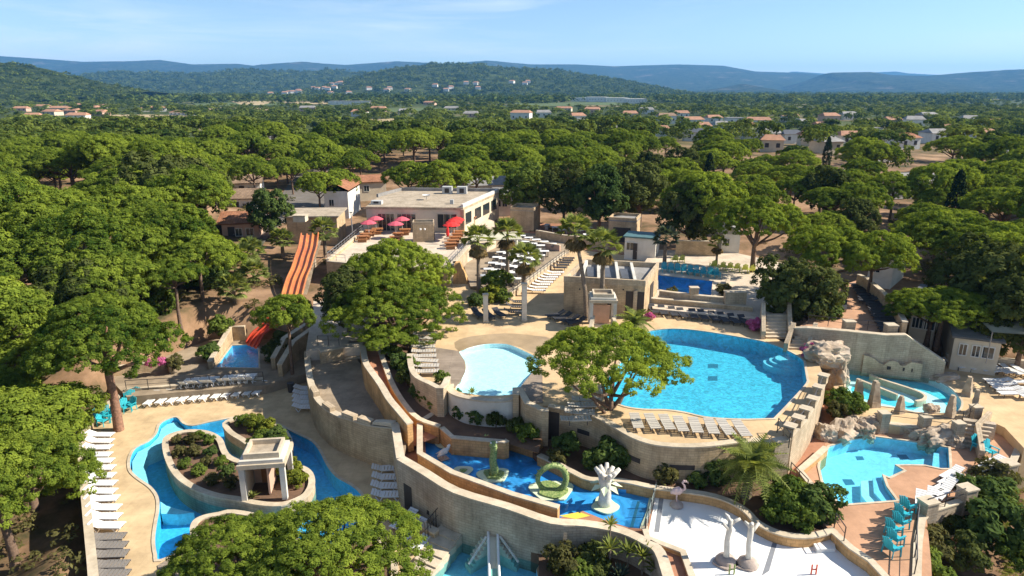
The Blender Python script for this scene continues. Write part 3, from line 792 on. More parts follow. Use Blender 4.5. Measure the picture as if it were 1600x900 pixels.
def on_wall(path, x, dz):
    for p, q in zip(path[:-1], path[1:]):
        if min(p[0], q[0]) <= x <= max(p[0], q[0]):
            k = (x - p[0]) / ((q[0] - p[0]) or 1e-9); return (x, p[1] + (q[1] - p[1]) * k), math.atan2(q[1] - p[1], q[0] - p[0])
for px_, py_, w in ((992, 713, 1.0), (1065, 727, 1.5), (916, 690, 1.1)):
    x = P(px_, py_, 3.2).x
    r = on_wall(BW, x, 0)
    if r: MB().box(r[0][0], r[0][1], 3.0, w, 0.46, 0.32, r[1]).build('vent_slot', 'shutter_dark', t)
for x, w, z0, h in ((P(863, 690, 2.2).x, 1.1, 2.1, 2.1),):
    r = on_wall(BW, x, 0)
    if r: MB().box(r[0][0], r[0][1], z0, w, 0.46, h, r[1]).build('doorway', 'shutter_dark', t)
# door and small grille in the long retaining wall
rw = [o for o in C.objects if o.get('label', '').startswith('long weathered')][0]
for px_, w, z0, h, nm in ((641, 0.75, 0.02, 1.75, 'doorway'), (677, .3, 0.6, .3, 'grille'), (694, .32, 1.7, .12, 'grille')):
    r = on_wall(BIG, P(px_, 780, 1.0).x, 0)
    MB().box(r[0][0], r[0][1], z0, w, 0.56, h, r[1]).build(nm, 'shutter_dark', rw)
# parapet with pillars right of the big pool
RP = XY([(1232, 690), (1252, 668), (1270, 640), (1284, 608)], ZP)
wall('parapet', RP, 0.4, 1.8, ZP + 0.55, 'stone_pale', 'pale parapet wall along the right side of the big pool')
railing([RP[0], RP[1], RP[2], RP[3]], ZP + .55, 0.55, 'railing on the parapet right of the big pool', every=1.6)
for i in range(6):
    k = i / 5 * 2.999; a = Vector(RP[int(k)]).lerp(Vector(RP[int(k) + 1]), k % 1)
    t = thing('parapet_pillar', 'square stone pillar, %s from the near end of the big pool parapet' % ORD[i], 'pillar', (a.x, a.y, ZP + .5), 0.9, 'pillars on the big pool parapet')
    MB().box(0, 0, 0, .55, .55, .55).build('shaft', 'stone_pale', t); MB().box(0, 0, .55, .68, .68, .1).build('cap_stone', 'cap', t)
wall('parapet', XY([(1232, 690), (1208, 694)], ZP), 0.4, 1.8, ZP + 0.3, 'stone_pale', 'short parapet by the near right corner of the big pool')
railing(XY([(1214, 676), (1232, 700), (1238, 690)], ZP), ZP, 1.0, 'black stair railing at the near right corner of the big pool', every=0.8)
# back wall of the big pool and the step block on its right
wall('low_wall', XY([(1014, 480), (1060, 484), (1120, 489), (1175, 494)], ZP), 0.4, 3.5, ZP + 1.0, 'stone', 'low tan wall behind the dark loungers at the big pool')
wall('low_wall', XY([(1030, 467), (1085, 474), (1150, 480)], ZP + .6), 0.35, 3.5, ZP + 1.5, 'stone_grey', 'second grey wall above the big pool loungers with two pillars')
for i, (a, c) in enumerate(((1083, 473), (1147, 480))):
    p = P(a, c, ZP + .6); t = thing('gate_pillar', ('narrow' if i == 0 else 'broad') + ' stone pillar on the grey wall behind the big pool', 'pillar', (p.x, p.y, ZP))
    MB().box(0, 0, 0, .8 + i * 1.2, .6, 2.1).build('shaft', 'stone_pale', t); MB().box(0, 0, 2.1, .9 + i * 1.2, .7, .1).build('cap_stone', 'cap', t)
t = thing('stairway', 'stone stairway with solid side walls at the back right of the big pool', 'stairs')
s = P(1212, 528, ZP)
for i in range(7): MB().box(s.x + .12 * i, s.y + .38 * i, ZP - .02, 1.8, .42, .2 * (i + 1)).build('step', 'cap', t)
for dx in (-1.15, 1.15): wall_mesh(MB(), [(s.x + dx - .05, s.y - .3), (s.x + dx + .9, s.y + 2.9)], .35, ZP - .2, [ZP + .7, ZP + 2.3]).build('side_wall', 'stone_pale', t)
t = thing('stairway', 'second stone stairway with railing between big pool and grey wall', 'stairs')
s = P(1242, 545, ZP)
for i in range(5): MB().box(s.x + .3 * i, s.y + .3 * i, ZP - .02, 1.4, .42, .2 * (i + 1)).build('step', 'cap', t)
for dx in (-.9, .95): wall_mesh(MB(), [(s.x + dx, s.y - .3), (s.x + dx + 1.3, s.y + 1.7)], .35, ZP - .2, [ZP + .6, ZP + 1.7]).build('side_wall', 'stone_pale', t)
# curved steps and ladder in the big pool
sc_ = P(1234, 553, ZP)
for k, rr in enumerate((2.0, 1.55, 1.1)):
    b = MB().prism([(sc_.x + rr * math.cos(a), sc_.y + rr * .75 * math.sin(a)) for a in [i * math.pi / 14 for i in range(28)]], ZP - 1.3, ZP - .8 + .2 * k); struct(b.build('pool_step', 'basin_soft'))
for q in ([(1106, 569), (1122, 569), (1122, 575), (1106, 575)], [(1106, 588), (1121, 588), (1121, 595), (1106, 595)]): sheet('pool_mark', XY(q, ZP - 1.3), ZP - 1.29, 'pool_mark')

# R right side: red path, lower right pool, upper right pool
ZR, ZU, ZT = 2.35, 3.0, 5.9
deckR = XY([(1275, 598), (1262, 640), (1240, 690), (1230, 742), (1242, 775), (1303, 834), (1350, 872), (1400, 905), (1430, 990), (1460, 990), (1455, 880), (1447, 800), (1500, 770), (1512, 752), (1572, 745), (1590, 700), (1570, 680), (1520, 660), (1370, 655), (1320, 620), (1305, 590)], ZR)
low_right = XY(c5([(117, 400), (150, 365), (240, 337), (340, 325), (490, 345), (640, 370), (645, 456), (610, 456), (540, 441), (470, 440), (418, 441), (455, 464), (395, 492), (366, 480), (383, 530), (425, 588), (200, 605), (160, 570), (122, 510), (108, 450)]), ZR)
platform('pink_deck', deckR, ZR, ZB, 'pink_deck', [low_right])
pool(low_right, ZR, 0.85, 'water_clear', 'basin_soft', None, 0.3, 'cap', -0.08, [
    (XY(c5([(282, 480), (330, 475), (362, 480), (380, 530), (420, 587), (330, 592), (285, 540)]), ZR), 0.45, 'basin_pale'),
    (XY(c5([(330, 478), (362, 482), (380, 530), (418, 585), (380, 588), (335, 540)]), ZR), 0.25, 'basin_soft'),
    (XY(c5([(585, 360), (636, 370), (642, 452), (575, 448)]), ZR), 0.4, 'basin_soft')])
for q in ([(200, 500), (240, 500), (255, 522), (215, 525)], [(425, 398), (465, 398), (480, 416), (440, 418)], [(255, 405), (285, 405), (293, 420), (262, 422)]): sheet('pool_mark', XY(c5(q), ZR - .85), ZR - .845, 'pool_mark')
wall('low_wall', XY([(1290, 702), (1268, 722), (1249, 738), (1270, 765)], ZR + .3), 0.3, 1.5, ZR + 0.5, 'stone_orange', 'low zigzag wall between the red path and the lower right pool', cap=0.08)
sheet('red_path', XY([(1276, 600), (1262, 640), (1240, 690), (1232, 742), (1243, 762), (1262, 782), (1247, 738), (1270, 718), (1288, 700), (1300, 640), (1300, 600)], ZR), ZR + .005, 'red_path')
railing(XY([(1234, 744), (1260, 772)], ZR), ZR, 0.95, 'black railing at the foot of the red path above the palm bed', every=1.1)
railing(XY([(1303, 826), (1318, 848)], ZR), ZR, 0.95, 'short black railing above the white splash pad corner', every=1.0)
wall('low_wall', XY([(1303, 834), (1330, 858), (1360, 878), (1385, 905), (1410, 970)], ZR), 0.3, 1.2, ZR + 0.12, 'stone_orange', 'low orange wall between the white splash pad and the pink deck', cap=0.08)
wall('low_wall', XY([(1430, 990), (1432, 900), (1434, 850), (1440, 812), (1452, 800), (1508, 782), (1514, 752), (1574, 742), (1592, 700)], ZR), 0.32, 0.2, ZR + 0.12, 'stone_grey', 'grey stone edge wall right of the pink lounger deck', cap=0.09)
railing(XY([(1428, 900), (1428, 850), (1432, 812)], ZR), ZR, 1.0, 'black railing behind the row of turquoise chairs', every=1.3)
railing(XY([(1446, 803), (1504, 786)], ZR), ZR + .1, 0.85, 'railing in front of the white loungers on the pink deck', every=1.2)
for i, (a, c) in enumerate(((1447, 803), (1508, 782), (1572, 742))):
    p = P(a, c, ZR); t = thing('deck_pillar', ('nearest', 'middle', 'farthest')[i] + ' squat stone pillar on the right edge of the pink deck', 'pillar', (p.x, p.y, 1.6), 0.3)
    MB().box(0, 0, 0, .8, .7, 1.55).build('shaft', 'stone_grey', t); MB().box(0, 0, 1.55, .9, .8, .1).build('cap_stone', 'cap', t)

up_right = smooth_loop(XY(c5([(222, 40), (330, 45), (450, 58), (560, 80), (640, 118), (682, 160), (693, 190), (672, 222), (600, 226), (500, 222), (420, 204), (330, 192), (270, 167), (222, 132), (216, 85)]), ZU), 3)
deckU = XY([(1302, 600), (1310, 640), (1370, 662), (1430, 668), (1492, 676), (1512, 672), (1530, 650), (1570, 668), (1600, 700), (1700, 690), (1690, 590), (1600, 575), (1480, 558), (1400, 552), (1310, 545)], ZU)
platform('sand_deck', deckU, ZU, ZB, 'plaza', [up_right])
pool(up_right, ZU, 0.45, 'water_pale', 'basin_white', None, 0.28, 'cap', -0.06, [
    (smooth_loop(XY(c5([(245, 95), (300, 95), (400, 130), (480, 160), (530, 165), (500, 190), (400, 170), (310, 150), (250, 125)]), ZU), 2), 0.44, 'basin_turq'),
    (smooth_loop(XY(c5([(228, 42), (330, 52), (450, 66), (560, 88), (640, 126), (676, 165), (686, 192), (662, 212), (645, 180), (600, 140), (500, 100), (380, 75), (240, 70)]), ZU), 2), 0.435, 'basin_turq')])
t = thing('pool_divider', 'thin curved cream divider wall inside the upper right pool', 'wall')
wall_mesh(MB(), smooth_loop(XY(c5([(318, 68), (370, 90), (450, 115), (520, 140), (545, 158), (535, 172), (505, 178)]), ZU), 3, False), .22, 2.4, 3.06).build('masonry', 'cap', t)
t = thing('pool_divider', 'second cream divider wall nearer the tooth stones in the upper right pool', 'wall')
wall_mesh(MB(), smooth_loop(XY(c5([(262, 85), (330, 112), (400, 140), (430, 152)]), ZU), 3, False), .22, 2.4, 3.06).build('masonry', 'cap', t)
wall('retaining_wall', XY([(1378, 660), (1440, 668), (1498, 677)], ZU), 0.4, 1.5, ZU + .05, 'stone_grey', 'grey stone wall between the upper and lower right pools', cap=0.1)
railing(XY([(1390, 661), (1440, 667), (1490, 675)], ZU), ZU, .95, 'black railing between the upper and lower right pools', every=1.5)
railing(XY([(1502, 664), (1524, 648)], ZU), ZU, .95, 'short black railing beside the right deck stairs', every=1.0)
for i, (a, c) in enumerate(((1379, 662), (1443, 668), (1495, 678), (1522, 652))):
    p = P(a, c, ZU); t = thing('rail_pillar', ORD[i] + ' square stone pillar from the left along the railing over the lower right pool', 'pillar', (p.x, p.y, ZU - .6), .1)
    MB().box(0, 0, 0, .6, .55, 1.4).build('shaft', 'stone_grey', t); MB().box(0, 0, 1.4, .68, .63, .09).build('cap_stone', 'cap', t)
t = thing('stairway', 'dark stone stairs down to the turquoise chairs on the right', 'stairs')
s, e_ = P(1505, 697, ZR), P(1528, 668, ZU)
for i in range(7):
    k = i / 6; p = s.lerp(e_, k); MB().box(p.x, p.y, ZR - .3, 1.9, .45, .3 + .16 * (i + 1), -.35).build('step', 'stone_grey', t)
wall_mesh(MB(), XY([(1536, 702), (1526, 672), (1545, 652)], ZR + .8), .3, 1.8, [ZR + .7, ZU + .6, ZU + .6]).build('side_wall', 'stone_pale', t)
# big back wall of the right side with the lounger terrace above
BKW = XY(c6([(0, 472), (80, 490), (300, 512), (540, 536), (655, 542)]), 6.2) + XY(c6([(760, 602)]), 5.5) + XY(c6([(890, 692)]), 4.5)
terT = BKW[:5] + XY([(1475, 585), (1440, 520), (1395, 455), (1360, 425), (1270, 430), (1235, 505)], ZT)
wall('retaining_wall', BKW, 0.45, ZB, [5.9, 6.2, 6.25, 6.25, 6.35, 5.5, 4.5], 'stone_grey', 'high grey stone wall behind the upper right pool', cap=0.1)
b = MB(); V, T = fill(XY([(1235, 515), (1262, 510), (1330, 514), (1400, 520), (1412, 517), (1402, 490), (1375, 450), (1345, 432), (1320, 440), (1300, 470)], ZT)); b.add([(x, y, ZT - .3) for x, y in V], T); struct(b.build('lounger_terrace', 'pink_deck'))
railing(XY([(1262, 508), (1325, 515), (1385, 519), (1410, 520)], ZT), ZT + .1, .8, 'black railing on top of the high grey wall', every=1.7)
for i, (a, c) in enumerate(((1324, 516), (1389, 522))):
    p = P(a, c, ZT); t = thing('wall_pillar', ('left' if i == 0 else 'right') + ' square pillar of the high grey wall above the upper right pool', 'pillar', (p.x, p.y, 3.4))
    MB().box(0, -.1, 0, .8, .7, 3.3).build('shaft', 'stone_pale', t); MB().box(0, -.1, 3.3, .9, .8, .1).build('cap_stone', 'cap', t)
wall('garden_wall', XY([(1412, 517), (1398, 490), (1378, 468), (1352, 445), (1340, 440)], ZT + .3), 0.35, 3, ZT + 1.1, 'stone', 'stone wall climbing beside the dark loungers on the right terrace')
wall('low_wall', XY([(1476, 568), (1540, 573), (1610, 580), (1690, 590)], ZU), .3, 2.5, ZU + .9, 'stone_grey', 'low grey wall behind the white loungers on the right')
t = thing('ruin_wall', 'pale crumbling mock ruin wall with holes at the upper right pool', 'wall')
rpx = c6([(395, 748), (490, 758), (570, 766), (640, 773), (740, 786)])
rp = XY(rpx, ZU)
wall_mesh(MB(), smooth_loop(rp, 3, False), .45, 2.8, [4.45, 4.4, 4.25, 3.9, 3.8, 4.15, 4.2, 4.15, 3.85, 3.9, 4.25, 4.25, 4.2]).build('masonry', 'stone_pale', t)
for a, c in ((545, 742), (635, 750), (685, 756)):
    p = P(*c6([(a, c + 22)])[0], ZU); MB().box(p.x, p.y, ZU + .45, .3, .5, .26).build('hole', 'shutter_dark', t)
# ------------------------------------------------------------------ buildings
def frame_from(pl, pr):
    """Angle of a front edge running left to right, and its length."""
    d = pr - pl; return math.atan2(d.y, d.x), math.hypot(d.x, d.y)

def win(parent, x, z, w, h, y=0.0, kind='window', m='glass', fm='render_white', bars=1, side=None, fr=0.07):
    """Window on the front (local -Y) face: frame proud of the wall, pane set back inside it, glazing bar."""
    f = MB()
    for a in (-1, 1): f.box(x + a * (w / 2), y - .02, z, fr, .12, h)
    f.box(x, y - .02, z - fr, w + fr, .13, fr); f.box(x, y - .02, z + h, w + fr, .13, fr)
    fo = f.build(kind, fm, parent)
    MB().box(x, y - .012, z, w - fr, .05, h).build('pane', m, fo)
    for k in range(bars): MB().box(x - w / 2 + w * (k + 1) / (bars + 1), y - .05, z, .05, .05, h).build('glazing_bar', fm, fo)
    return fo

def house(px_l, px_r, zg, depth, h, label, wall_m='render_white', roof_m='roof_tile', roof='gable', wins=((.25, .9, 1.0, .9),), door=None, name='house', cat='house', over=.35, rise=None, chimney=False, ridge='x', z_base=None):
    pl, pr = P(px_l[0], px_l[1], zg), P(px_r[0], px_r[1], zg)
    rz, w = frame_from(pl, pr)
    t = thing(name, label, cat, ((pl.x + pr.x) / 2, (pl.y + pr.y) / 2, zg), rz)
    zb = -1.5
    b = MB().box(0, depth / 2, zb, w, depth, h - zb); b.build('wall', wall_m, t)
    rise = rise if rise is not None else .22 * (depth if ridge == 'x' else w)
    if roof == 'gable':
        b = MB(); W, D = w / 2 + over, depth / 2 + over
        if ridge == 'x':
            v = [(-W, depth / 2 - D, h), (W, depth / 2 - D, h), (W, depth / 2, h + rise), (-W, depth / 2, h + rise), (-W, depth / 2 + D, h), (W, depth / 2 + D, h)]
            f = [(0, 1, 2, 3), (3, 2, 5, 4)]
            g = [[(-w / 2, 0.02, h), (-w / 2, depth - .02, h), (-w / 2, depth / 2, h + rise * .9)], [(w / 2, 0.02, h), (w / 2, depth - .02, h), (w / 2, depth / 2, h + rise * .9)]]
        else:
            v = [(-W, depth / 2 - D, h), (-W, depth / 2 + D, h), (0, depth / 2 + D, h + rise), (0, depth / 2 - D, h + rise), (W, depth / 2 - D, h), (W, depth / 2 + D, h)]
            f = [(1, 0, 3, 2), (2, 3, 4, 5)]
            g = [[(-w / 2 + .02, 0, h), (w / 2 - .02, 0, h), (0, 0, h + rise * .9)], [(-w / 2 + .02, depth, h), (w / 2 - .02, depth, h), (0, depth, h + rise * .9)]]
        n = len(v); v2 = [(x, y, z + .16) for x, y, z in v]
        b.add(v2, f); b.add(v, [tuple(reversed(q)) for q in f])
        rim = [0, 1, 2, 5, 4, 3] if ridge == 'x' else [0, 3, 4, 5, 2, 1]
        for i in range(6):
            p, q = rim[i], rim[(i + 1) % 6]; b.add([v[p], v[q], v2[q], v2[p]], [(0, 1, 2, 3), (3, 2, 1, 0)])
        ro = b.build('roof', roof_m, t)
        for tri in g: MB().add(tri, [(0, 1, 2), (2, 1, 0)]).build('gable_wall', wall_m, t)
        if chimney: MB().box(w * .22, depth * .6, h + rise * .5, .6, .6, 1.2).build('chimney', wall_m, ro)
    else:
        b = MB().box(0, depth / 2, h, w + 2 * over, depth + 2 * over, .18); ro = b.build('roof', roof_m, t)
        if roof == 'parapet':
            b = MB(); W, D = w / 2 + over - .1, depth + over - .1
            wall_mesh(b, [(-W, -over + .1), (W, -over + .1), (W, D), (-W, D)], .22, h + .18, h + .55, True); b.build('parapet', wall_m, t)
    for q in wins: win(t, (q[0] - .5) * w, q[1], q[2], q[3])
    if door:
        d = MB().box((door[0] - .5) * w, -.03, .02, door[1], .12, 2.05).build('door', 'shutter_dark', t)
        MB().box((door[0] - .5) * w + door[1] * .35, -.11, 1.0, .05, .06, .12).build('handle', 'metal_grey', d)
    return t

# --- stone building between the pools
fl, fr_, br = Vector((4.9, 61.6)), Vector((12.25, 60.0)), Vector((14.9, 66.8)); bl = fl + br - fr_
Q = [tuple(fl), tuple(fr_), tuple(br), tuple(bl)]; H0 = 8.15
t = thing('stone_building', 'flat roofed tan stone building between the beach pool and the blue pool', 'building')
MB().prism(Q, 3.5, H0 - .55).build('wall', 'stone', t)
wall_mesh(MB(), offset(Q, -.18), .36, H0 - .55, H0, True).build('parapet', 'stone_pale', t)
ro = MB().prism(offset(Q, -.3), H0 - .6, H0 - .5).build('roof', 'roof_grey', t)
for k in (.18, .42, .68, .9):
    a, c = Vector(Q[3]).lerp(Vector(Q[2]), max(0, k - .25)), Vector(Q[0]).lerp(Vector(Q[1]), k)
    ctr = (Vector(Q[0]) + Vector(Q[2])) / 2; a, c = ctr + (a - ctr) * .93, ctr + (c - ctr) * .93
    wall_mesh(MB(), [tuple(a), tuple(c)], .28, H0 - .5, H0 - .06).build('roof_rib', 'white_wall', ro)
    pf = a.lerp(c, .55) + Vector((.55, .15)); 
    if k < .8: MB().prism([tuple(pf + Vector(q)) for q in ((-.35, -1.9), (.45, -2.1), (.75, 1.6), (-.05, 1.8))], H0 - .5, H0 - .32).build('roof_light', 'roof_dark', ro)
for a, w, z0, h, m in ((.83, .85, 4.55, 2.5, 'shutter_dark'), (.945, .8, 4.55, 2.5, 'shutter_dark'), (.59, .55, 5.6, .7, 'shutter_dark'), (.2, .14, 6.9, .14, 'shutter_dark'), (.45, .14, 7.0, .14, 'shutter_dark'), (.74, .14, 7.1, .14, 'shutter_dark')):
    p = fl.lerp(fr_, a); MB().box(p.x, p.y, z0, w, .12 if h > .2 else .06, h, math.atan2(-1.6, 7.35)).build('opening' if h > .2 else 'vent', m, t)
p = fl.lerp(fr_, .89); MB().box(p.x - .02, p.y - .1, 4.5, .35, .4, 2.7, -.21).build('pillar', 'stone_pale', t)
p = fr_.lerp(br, .5); MB().box(p.x, p.y, 4.55, 1.6, .14, 2.4, 1.2).build('opening', 'shutter_dark', t)

# --- restaurant on the upper terrace
ZR2 = 6.1
terrU = XY([(512, 412), (700, 425), (728, 395), (775, 372), (772, 345), (735, 335), (570, 345), (560, 372)], ZR2)
platform('restaurant_terrace', terrU, ZR2, ZB, 'terrace_tile')
wall('terrace_wall', XY([(570, 362), (512, 411)], ZR2), .35, 1.5, ZR2 + .45, 'stone', 'stone wall on the left edge of the restaurant terrace')
wall('terrace_wall', XY([(512, 412), (560, 416), (640, 421), (700, 426)], ZR2), .35, 1.5, ZR2 + .35, 'stone', 'tall stone wall under the front of the restaurant terrace')
railing(XY([(568, 363), (512, 411), (540, 414)], ZR2), ZR2 + .35, .8, 'grey railing along the left edge of the restaurant terrace', 'metal_grey', 1.2)
wall('terrace_wall', XY([(700, 426), (722, 400), (742, 378), (756, 364)], ZR2), .45, 2.0, ZR2 + .5, 'stone_pale', 'pale stone wall with railing on the right of the restaurant terrace')
railing(XY([(700, 426), (722, 400), (742, 378)], ZR2), ZR2 + .5, .7, 'grey railing along the right edge of the restaurant terrace', 'metal_grey', 1.2)
t = thing('buttress', 'sloping orange stone buttress below the restaurant terrace beside the palm', 'wall')
bp = P(722, 440, ZP); MB().add([(bp.x - 1.0, bp.y - .9, ZP), (bp.x + .7, bp.y - .9, ZP), (bp.x + .7, bp.y + 1, ZP), (bp.x - 1.0, bp.y + 1, ZP), (bp.x - 1.0, bp.y + .1, ZR2 + .5), (bp.x - .2, bp.y + .1, ZR2 + .5), (bp.x - .2, bp.y + 1, ZR2 + .5), (bp.x - 1.0, bp.y + 1, ZR2 + .5)],
                              [(0, 1, 5, 4), (1, 2, 6, 5), (2, 3, 7, 6), (3, 0, 4, 7), (4, 5, 6, 7)]).build('masonry', 'stone_orange', t)

pl, pr = P(574, 361, ZR2), P(724, 363, ZR2)
rz, w = frame_from(pl, pr); dep = 15.5; hh = 3.1
t = thing('restaurant', 'long flat roofed restaurant building with glass doors on the upper terrace', 'building', (pl.x, pl.y, ZR2), rz)
sk = 3.6    # the right end is set askew
body = [(0, 0), (w, 0), (w + sk, dep), (1.5, dep), (-.6, dep * .55)]
MB().prism(body, -2, hh).build('wall', 'render_cream', t)
ro = MB().prism(offset(body, .12), hh, hh + .3).build('roof_edge', 'stone_pale', t)
MB().prism(offset(body, -.15), hh + .28, hh + .33).build('roof', 'roof_gravel', t)
wall_mesh(MB(), [(-.6, dep * .55), (1.5, dep), (w + sk, dep)], .3, hh + .3, hh + .8).build('back_parapet', 'roof_grey', t)
wall_mesh(MB(), [(w - .15, .2), (w + sk - .15, dep)], .35, hh + .3, hh + .75).build('side_parapet', 'white_wall', t)
for x0, x1, nb in ((1.6, 3.9, 3), (4.3, 6.9, 3), (9.9, 12.6, 2)):
    win(t, (x0 + x1) / 2, .1 if x0 < 9 else .6, x1 - x0, 2.35 if x0 < 9 else 1.9, 0, 'glass_door' if x0 < 9 else 'window', 'glass', 'render_cream', nb)
def side_box(k0, k1, z0, h, nm, m, th=.12):
    a, c = Vector((w, 0)).lerp(Vector((w + sk, dep)), k0), Vector((w, 0)).lerp(Vector((w + sk, dep)), k1)
    return wall_mesh(MB(), [tuple(a), tuple(c)], th, z0, z0 + h).build(nm, m, t)
for k0, k1 in ((.06, .2), (.3, .46), (.52, .7), (.76, .92)): side_box(k0, k1, .9, 1.6, 'side_window', 'glass')
side_box(-.02, .005, 0, 3.2, 'corner_pier', 'stone_pale', .5)
for i, (x, y) in enumerate(((9.3, dep - 2.6), (11.6, dep - 2.6), (1.0, 2.2))):
    u = MB().box(x, y, hh + .33, 1.5, 1.1, 1.1 if i < 2 else .5).build('roof_unit', 'ac_grey', t)
    MB().box(x, y - .56, hh + .5, .7, .04, .7 if i < 2 else .3).build('grille', 'shutter_dark', u)
dsh = MB().lathe([(0.02, .55), (.35, .62), (.6, .85)], 14, 7.2, 6.5); 
do = dsh.build('satellite_dish', 'metal_white', t); do.location = (0, 0, hh + .2)
MB().tube([(7.2, 6.5, 0), (7.2, 6.5, .7)], .05, 6).build('mast', 'metal_grey', do)
MB().box(11.5, 3.0, hh + .33, .5, .5, .6).build('roof_vent', 'ac_grey', t)
# lower wing to the right of the restaurant
house((742, 372), (762, 352), 4.4, 3.5, 2.9, 'low side wing with terracotta terrace right of the restaurant', 'stone_pale', 'roof_tile', 'flat', ((.35, .8, .9, 1.2), (.7, .8, .9, 1.2)), name='restaurant_wing', cat='building', over=.1)
t = thing('stair_tower', 'square stone stair tower standing on the restaurant terrace', 'tower', P(662, 378, ZR2), .08)
MB().box(0, .9, -.1, 2.7, 1.9, 2.35).build('wall', 'stone', t); wall_mesh(MB(), [(-1.3, .05), (1.3, .05), (1.3, 1.8), (-1.3, 1.8)], .2, 2.25, 2.6, True).build('parapet', 'stone_pale', t)
MB().box(0, .92, 2.25, 2.35, 1.6, .04).build('roof', 'roof_grey', t); MB().box(1.36, .9, 0, .1, .9, 1.9).build('doorway', 'shutter_dark', t)
for x in (-.35, .2): MB().lathe([(0, 1.55), (.13, 1.6), (.13, 1.78), (0, 1.82)], 8, x, -.08).build('lamp', 'metal_white', t)
# box house right of the restaurant and other service buildings
house((797, 360), (834, 362), 4.6, 4.2, 3.0, 'cube shaped tan stone house right of the restaurant', 'stone', 'roof_gravel', 'parapet', (), name='stone_house', cat='building', over=.0)
house((950, 377), (992, 380), 4.6, 4.0, 2.9, 'low tan stone pavilion with a dark open front behind the palms', 'stone', 'roof_grey', 'parapet', (), name='stone_pavilion', cat='building', over=.05, door=(.5, 2.4))
house((975, 404), (1023, 408), 4.6, 3.2, 2.75, 'white kiosk with teal roof behind the stone building', 'render_white', 'roof_teal', 'flat', ((.18, 1.2, .9, .9),), door=(.35, .5), name='kiosk', cat='kiosk', over=.2)
house((450, 372), (528, 371), 5.2, 6.5, 2.9, 'slide start building with flat grey roof and rooftop box', 'stone', 'roof_gravel', 'flat', ((.82, 1.0, 1.0, .8),), name='slide_house', cat='building', over=.35)
p = P(470, 345, 8.3); t = thing('rooftop_box', 'small cream box on the roof of the slide start building', 'box', (p.x, p.y, 8.25)); MB().box(0, 0, 0, 1.6, 1.4, .8).build('casing', 'render_cream', t); MB().box(0, 0, .8, 1.8, 1.6, .08).build('lid', 'cap', t)
# bungalows on the left
house((349, 378), (406, 376), 4.6, 6.5, 2.5, 'bungalow with bright terracotta roof and shaded porch', 'render_pink', 'roof_tile', 'gable', ((.75, .8, 1.0, 1.0), (.45, .8, .9, 1.0)), (.25, .9), rise=1.1, over=.6)
house((339, 336), (402, 334), 5.2, 6.5, 2.5, 'white bungalow with old brown tile roof behind the terracotta one', 'render_white', 'roof_tile_old', 'gable', ((.3, .8, 1.0, 1.0), (.75, .8, 1.2, 1.0)), (.5, .9), rise=1.2, over=.5)
house((350, 309), (408, 307), 5.6, 7, 2.5, 'third bungalow with brown roof under the left pines', 'render_white', 'roof_tile_old', 'gable', ((.3, .8, 1.0, 1.0), (.75, .8, 1.2, 1.0)), (.5, .9), rise=1.2, over=.5)
house((508, 331), (545, 331), 5.6, 9, 3.4, 'white gabled house with pale pink roof left of the restaurant', 'render_white', 'roof_tile', 'gable', ((.3, 1.0, .8, 1.0),), ridge='y', rise=1.1, over=.3)
house((560, 306), (604, 304), 5.8, 6, 2.4, 'low house with terracotta roof behind the restaurant left end', 'render_cream', 'roof_tile', 'gable', ((.3, .8, 1.0, 1.0),), rise=1.0)
house((772, 330), (800, 330), 5.4, 5, 2.6, 'white cabin with blue shutters behind the restaurant right end', 'render_white', 'roof_grey', 'gable', ((.25, .8, .8, 1.1), (.6, .8, .8, 1.1)), rise=.9)
house((395, 236), (440, 236), 7.0, 8, 2.8, 'pale cabin with grey roof among the left forest pines', 'render_white', 'roof_grey', 'gable', ((.3, .8, 1.2, 1.0), (.7, .8, 1.2, 1.0)), rise=1.4)
house((1126, 397), (1154, 398), 4.8, 4, 2.6, 'small grey gabled hut behind the blue pool', 'render_white', 'roof_grey', 'gable', ((.3, 1.1, .6, .9),), ridge='y', rise=.9)
# mobile homes on the right
def caravan(pa, pb, dep, label, roof_m='roof_dark'):
    return house(pa, pb, 4.3 if pa[1] < 540 else 3.5, dep, 2.3, label, 'render_cream', roof_m, 'gable', ((.22, .9, .55, .9), (.5, .9, .55, .9), (.76, .9, .8, .9)), name='mobile_home', cat='mobile home', rise=.55, over=.22)
caravan((1418, 525), (1458, 532), 9.5, 'white mobile home with dark roof behind the right terrace wall', 'roof_dark')
caravan((1484, 568), (1556, 578), 6.0, 'cream mobile home with striped grey roof behind the right loungers', 'roof_grey')
house((1355, 434), (1392, 440), 5.0, 6, 2.4, 'pale cabin with awning behind the right terrace pines', 'render_white', 'roof_grey', 'gable', ((.3, .8, .9, .9),), rise=.8)
t = thing('sail_canopy', 'pale canvas canopy beside the cream mobile home', 'canopy', P(1570, 545, 5))
b = MB(); b.add([(-2.2, -1.2, 1.9), (2.2, -1.6, 1.7), (2.0, 1.4, 2.3), (-2.0, 1.2, 2.4)], [(0, 1, 2, 3)]); b.add([(-2.2, -1.2, 1.85), (2.2, -1.6, 1.65), (2.0, 1.4, 2.25), (-2.0, 1.2, 2.35)], [(3, 2, 1, 0)]); b.build('canvas', 'canvas', t)
for x, y, z in ((-2.1, -1.1, 1.87), (2.1, -1.5, 1.67), (1.9, 1.3, 2.27), (-1.9, 1.1, 2.37)): MB().tube([(x, y, -.8), (x, y, z)], .04, 5).build('pole', 'metal_grey', t)

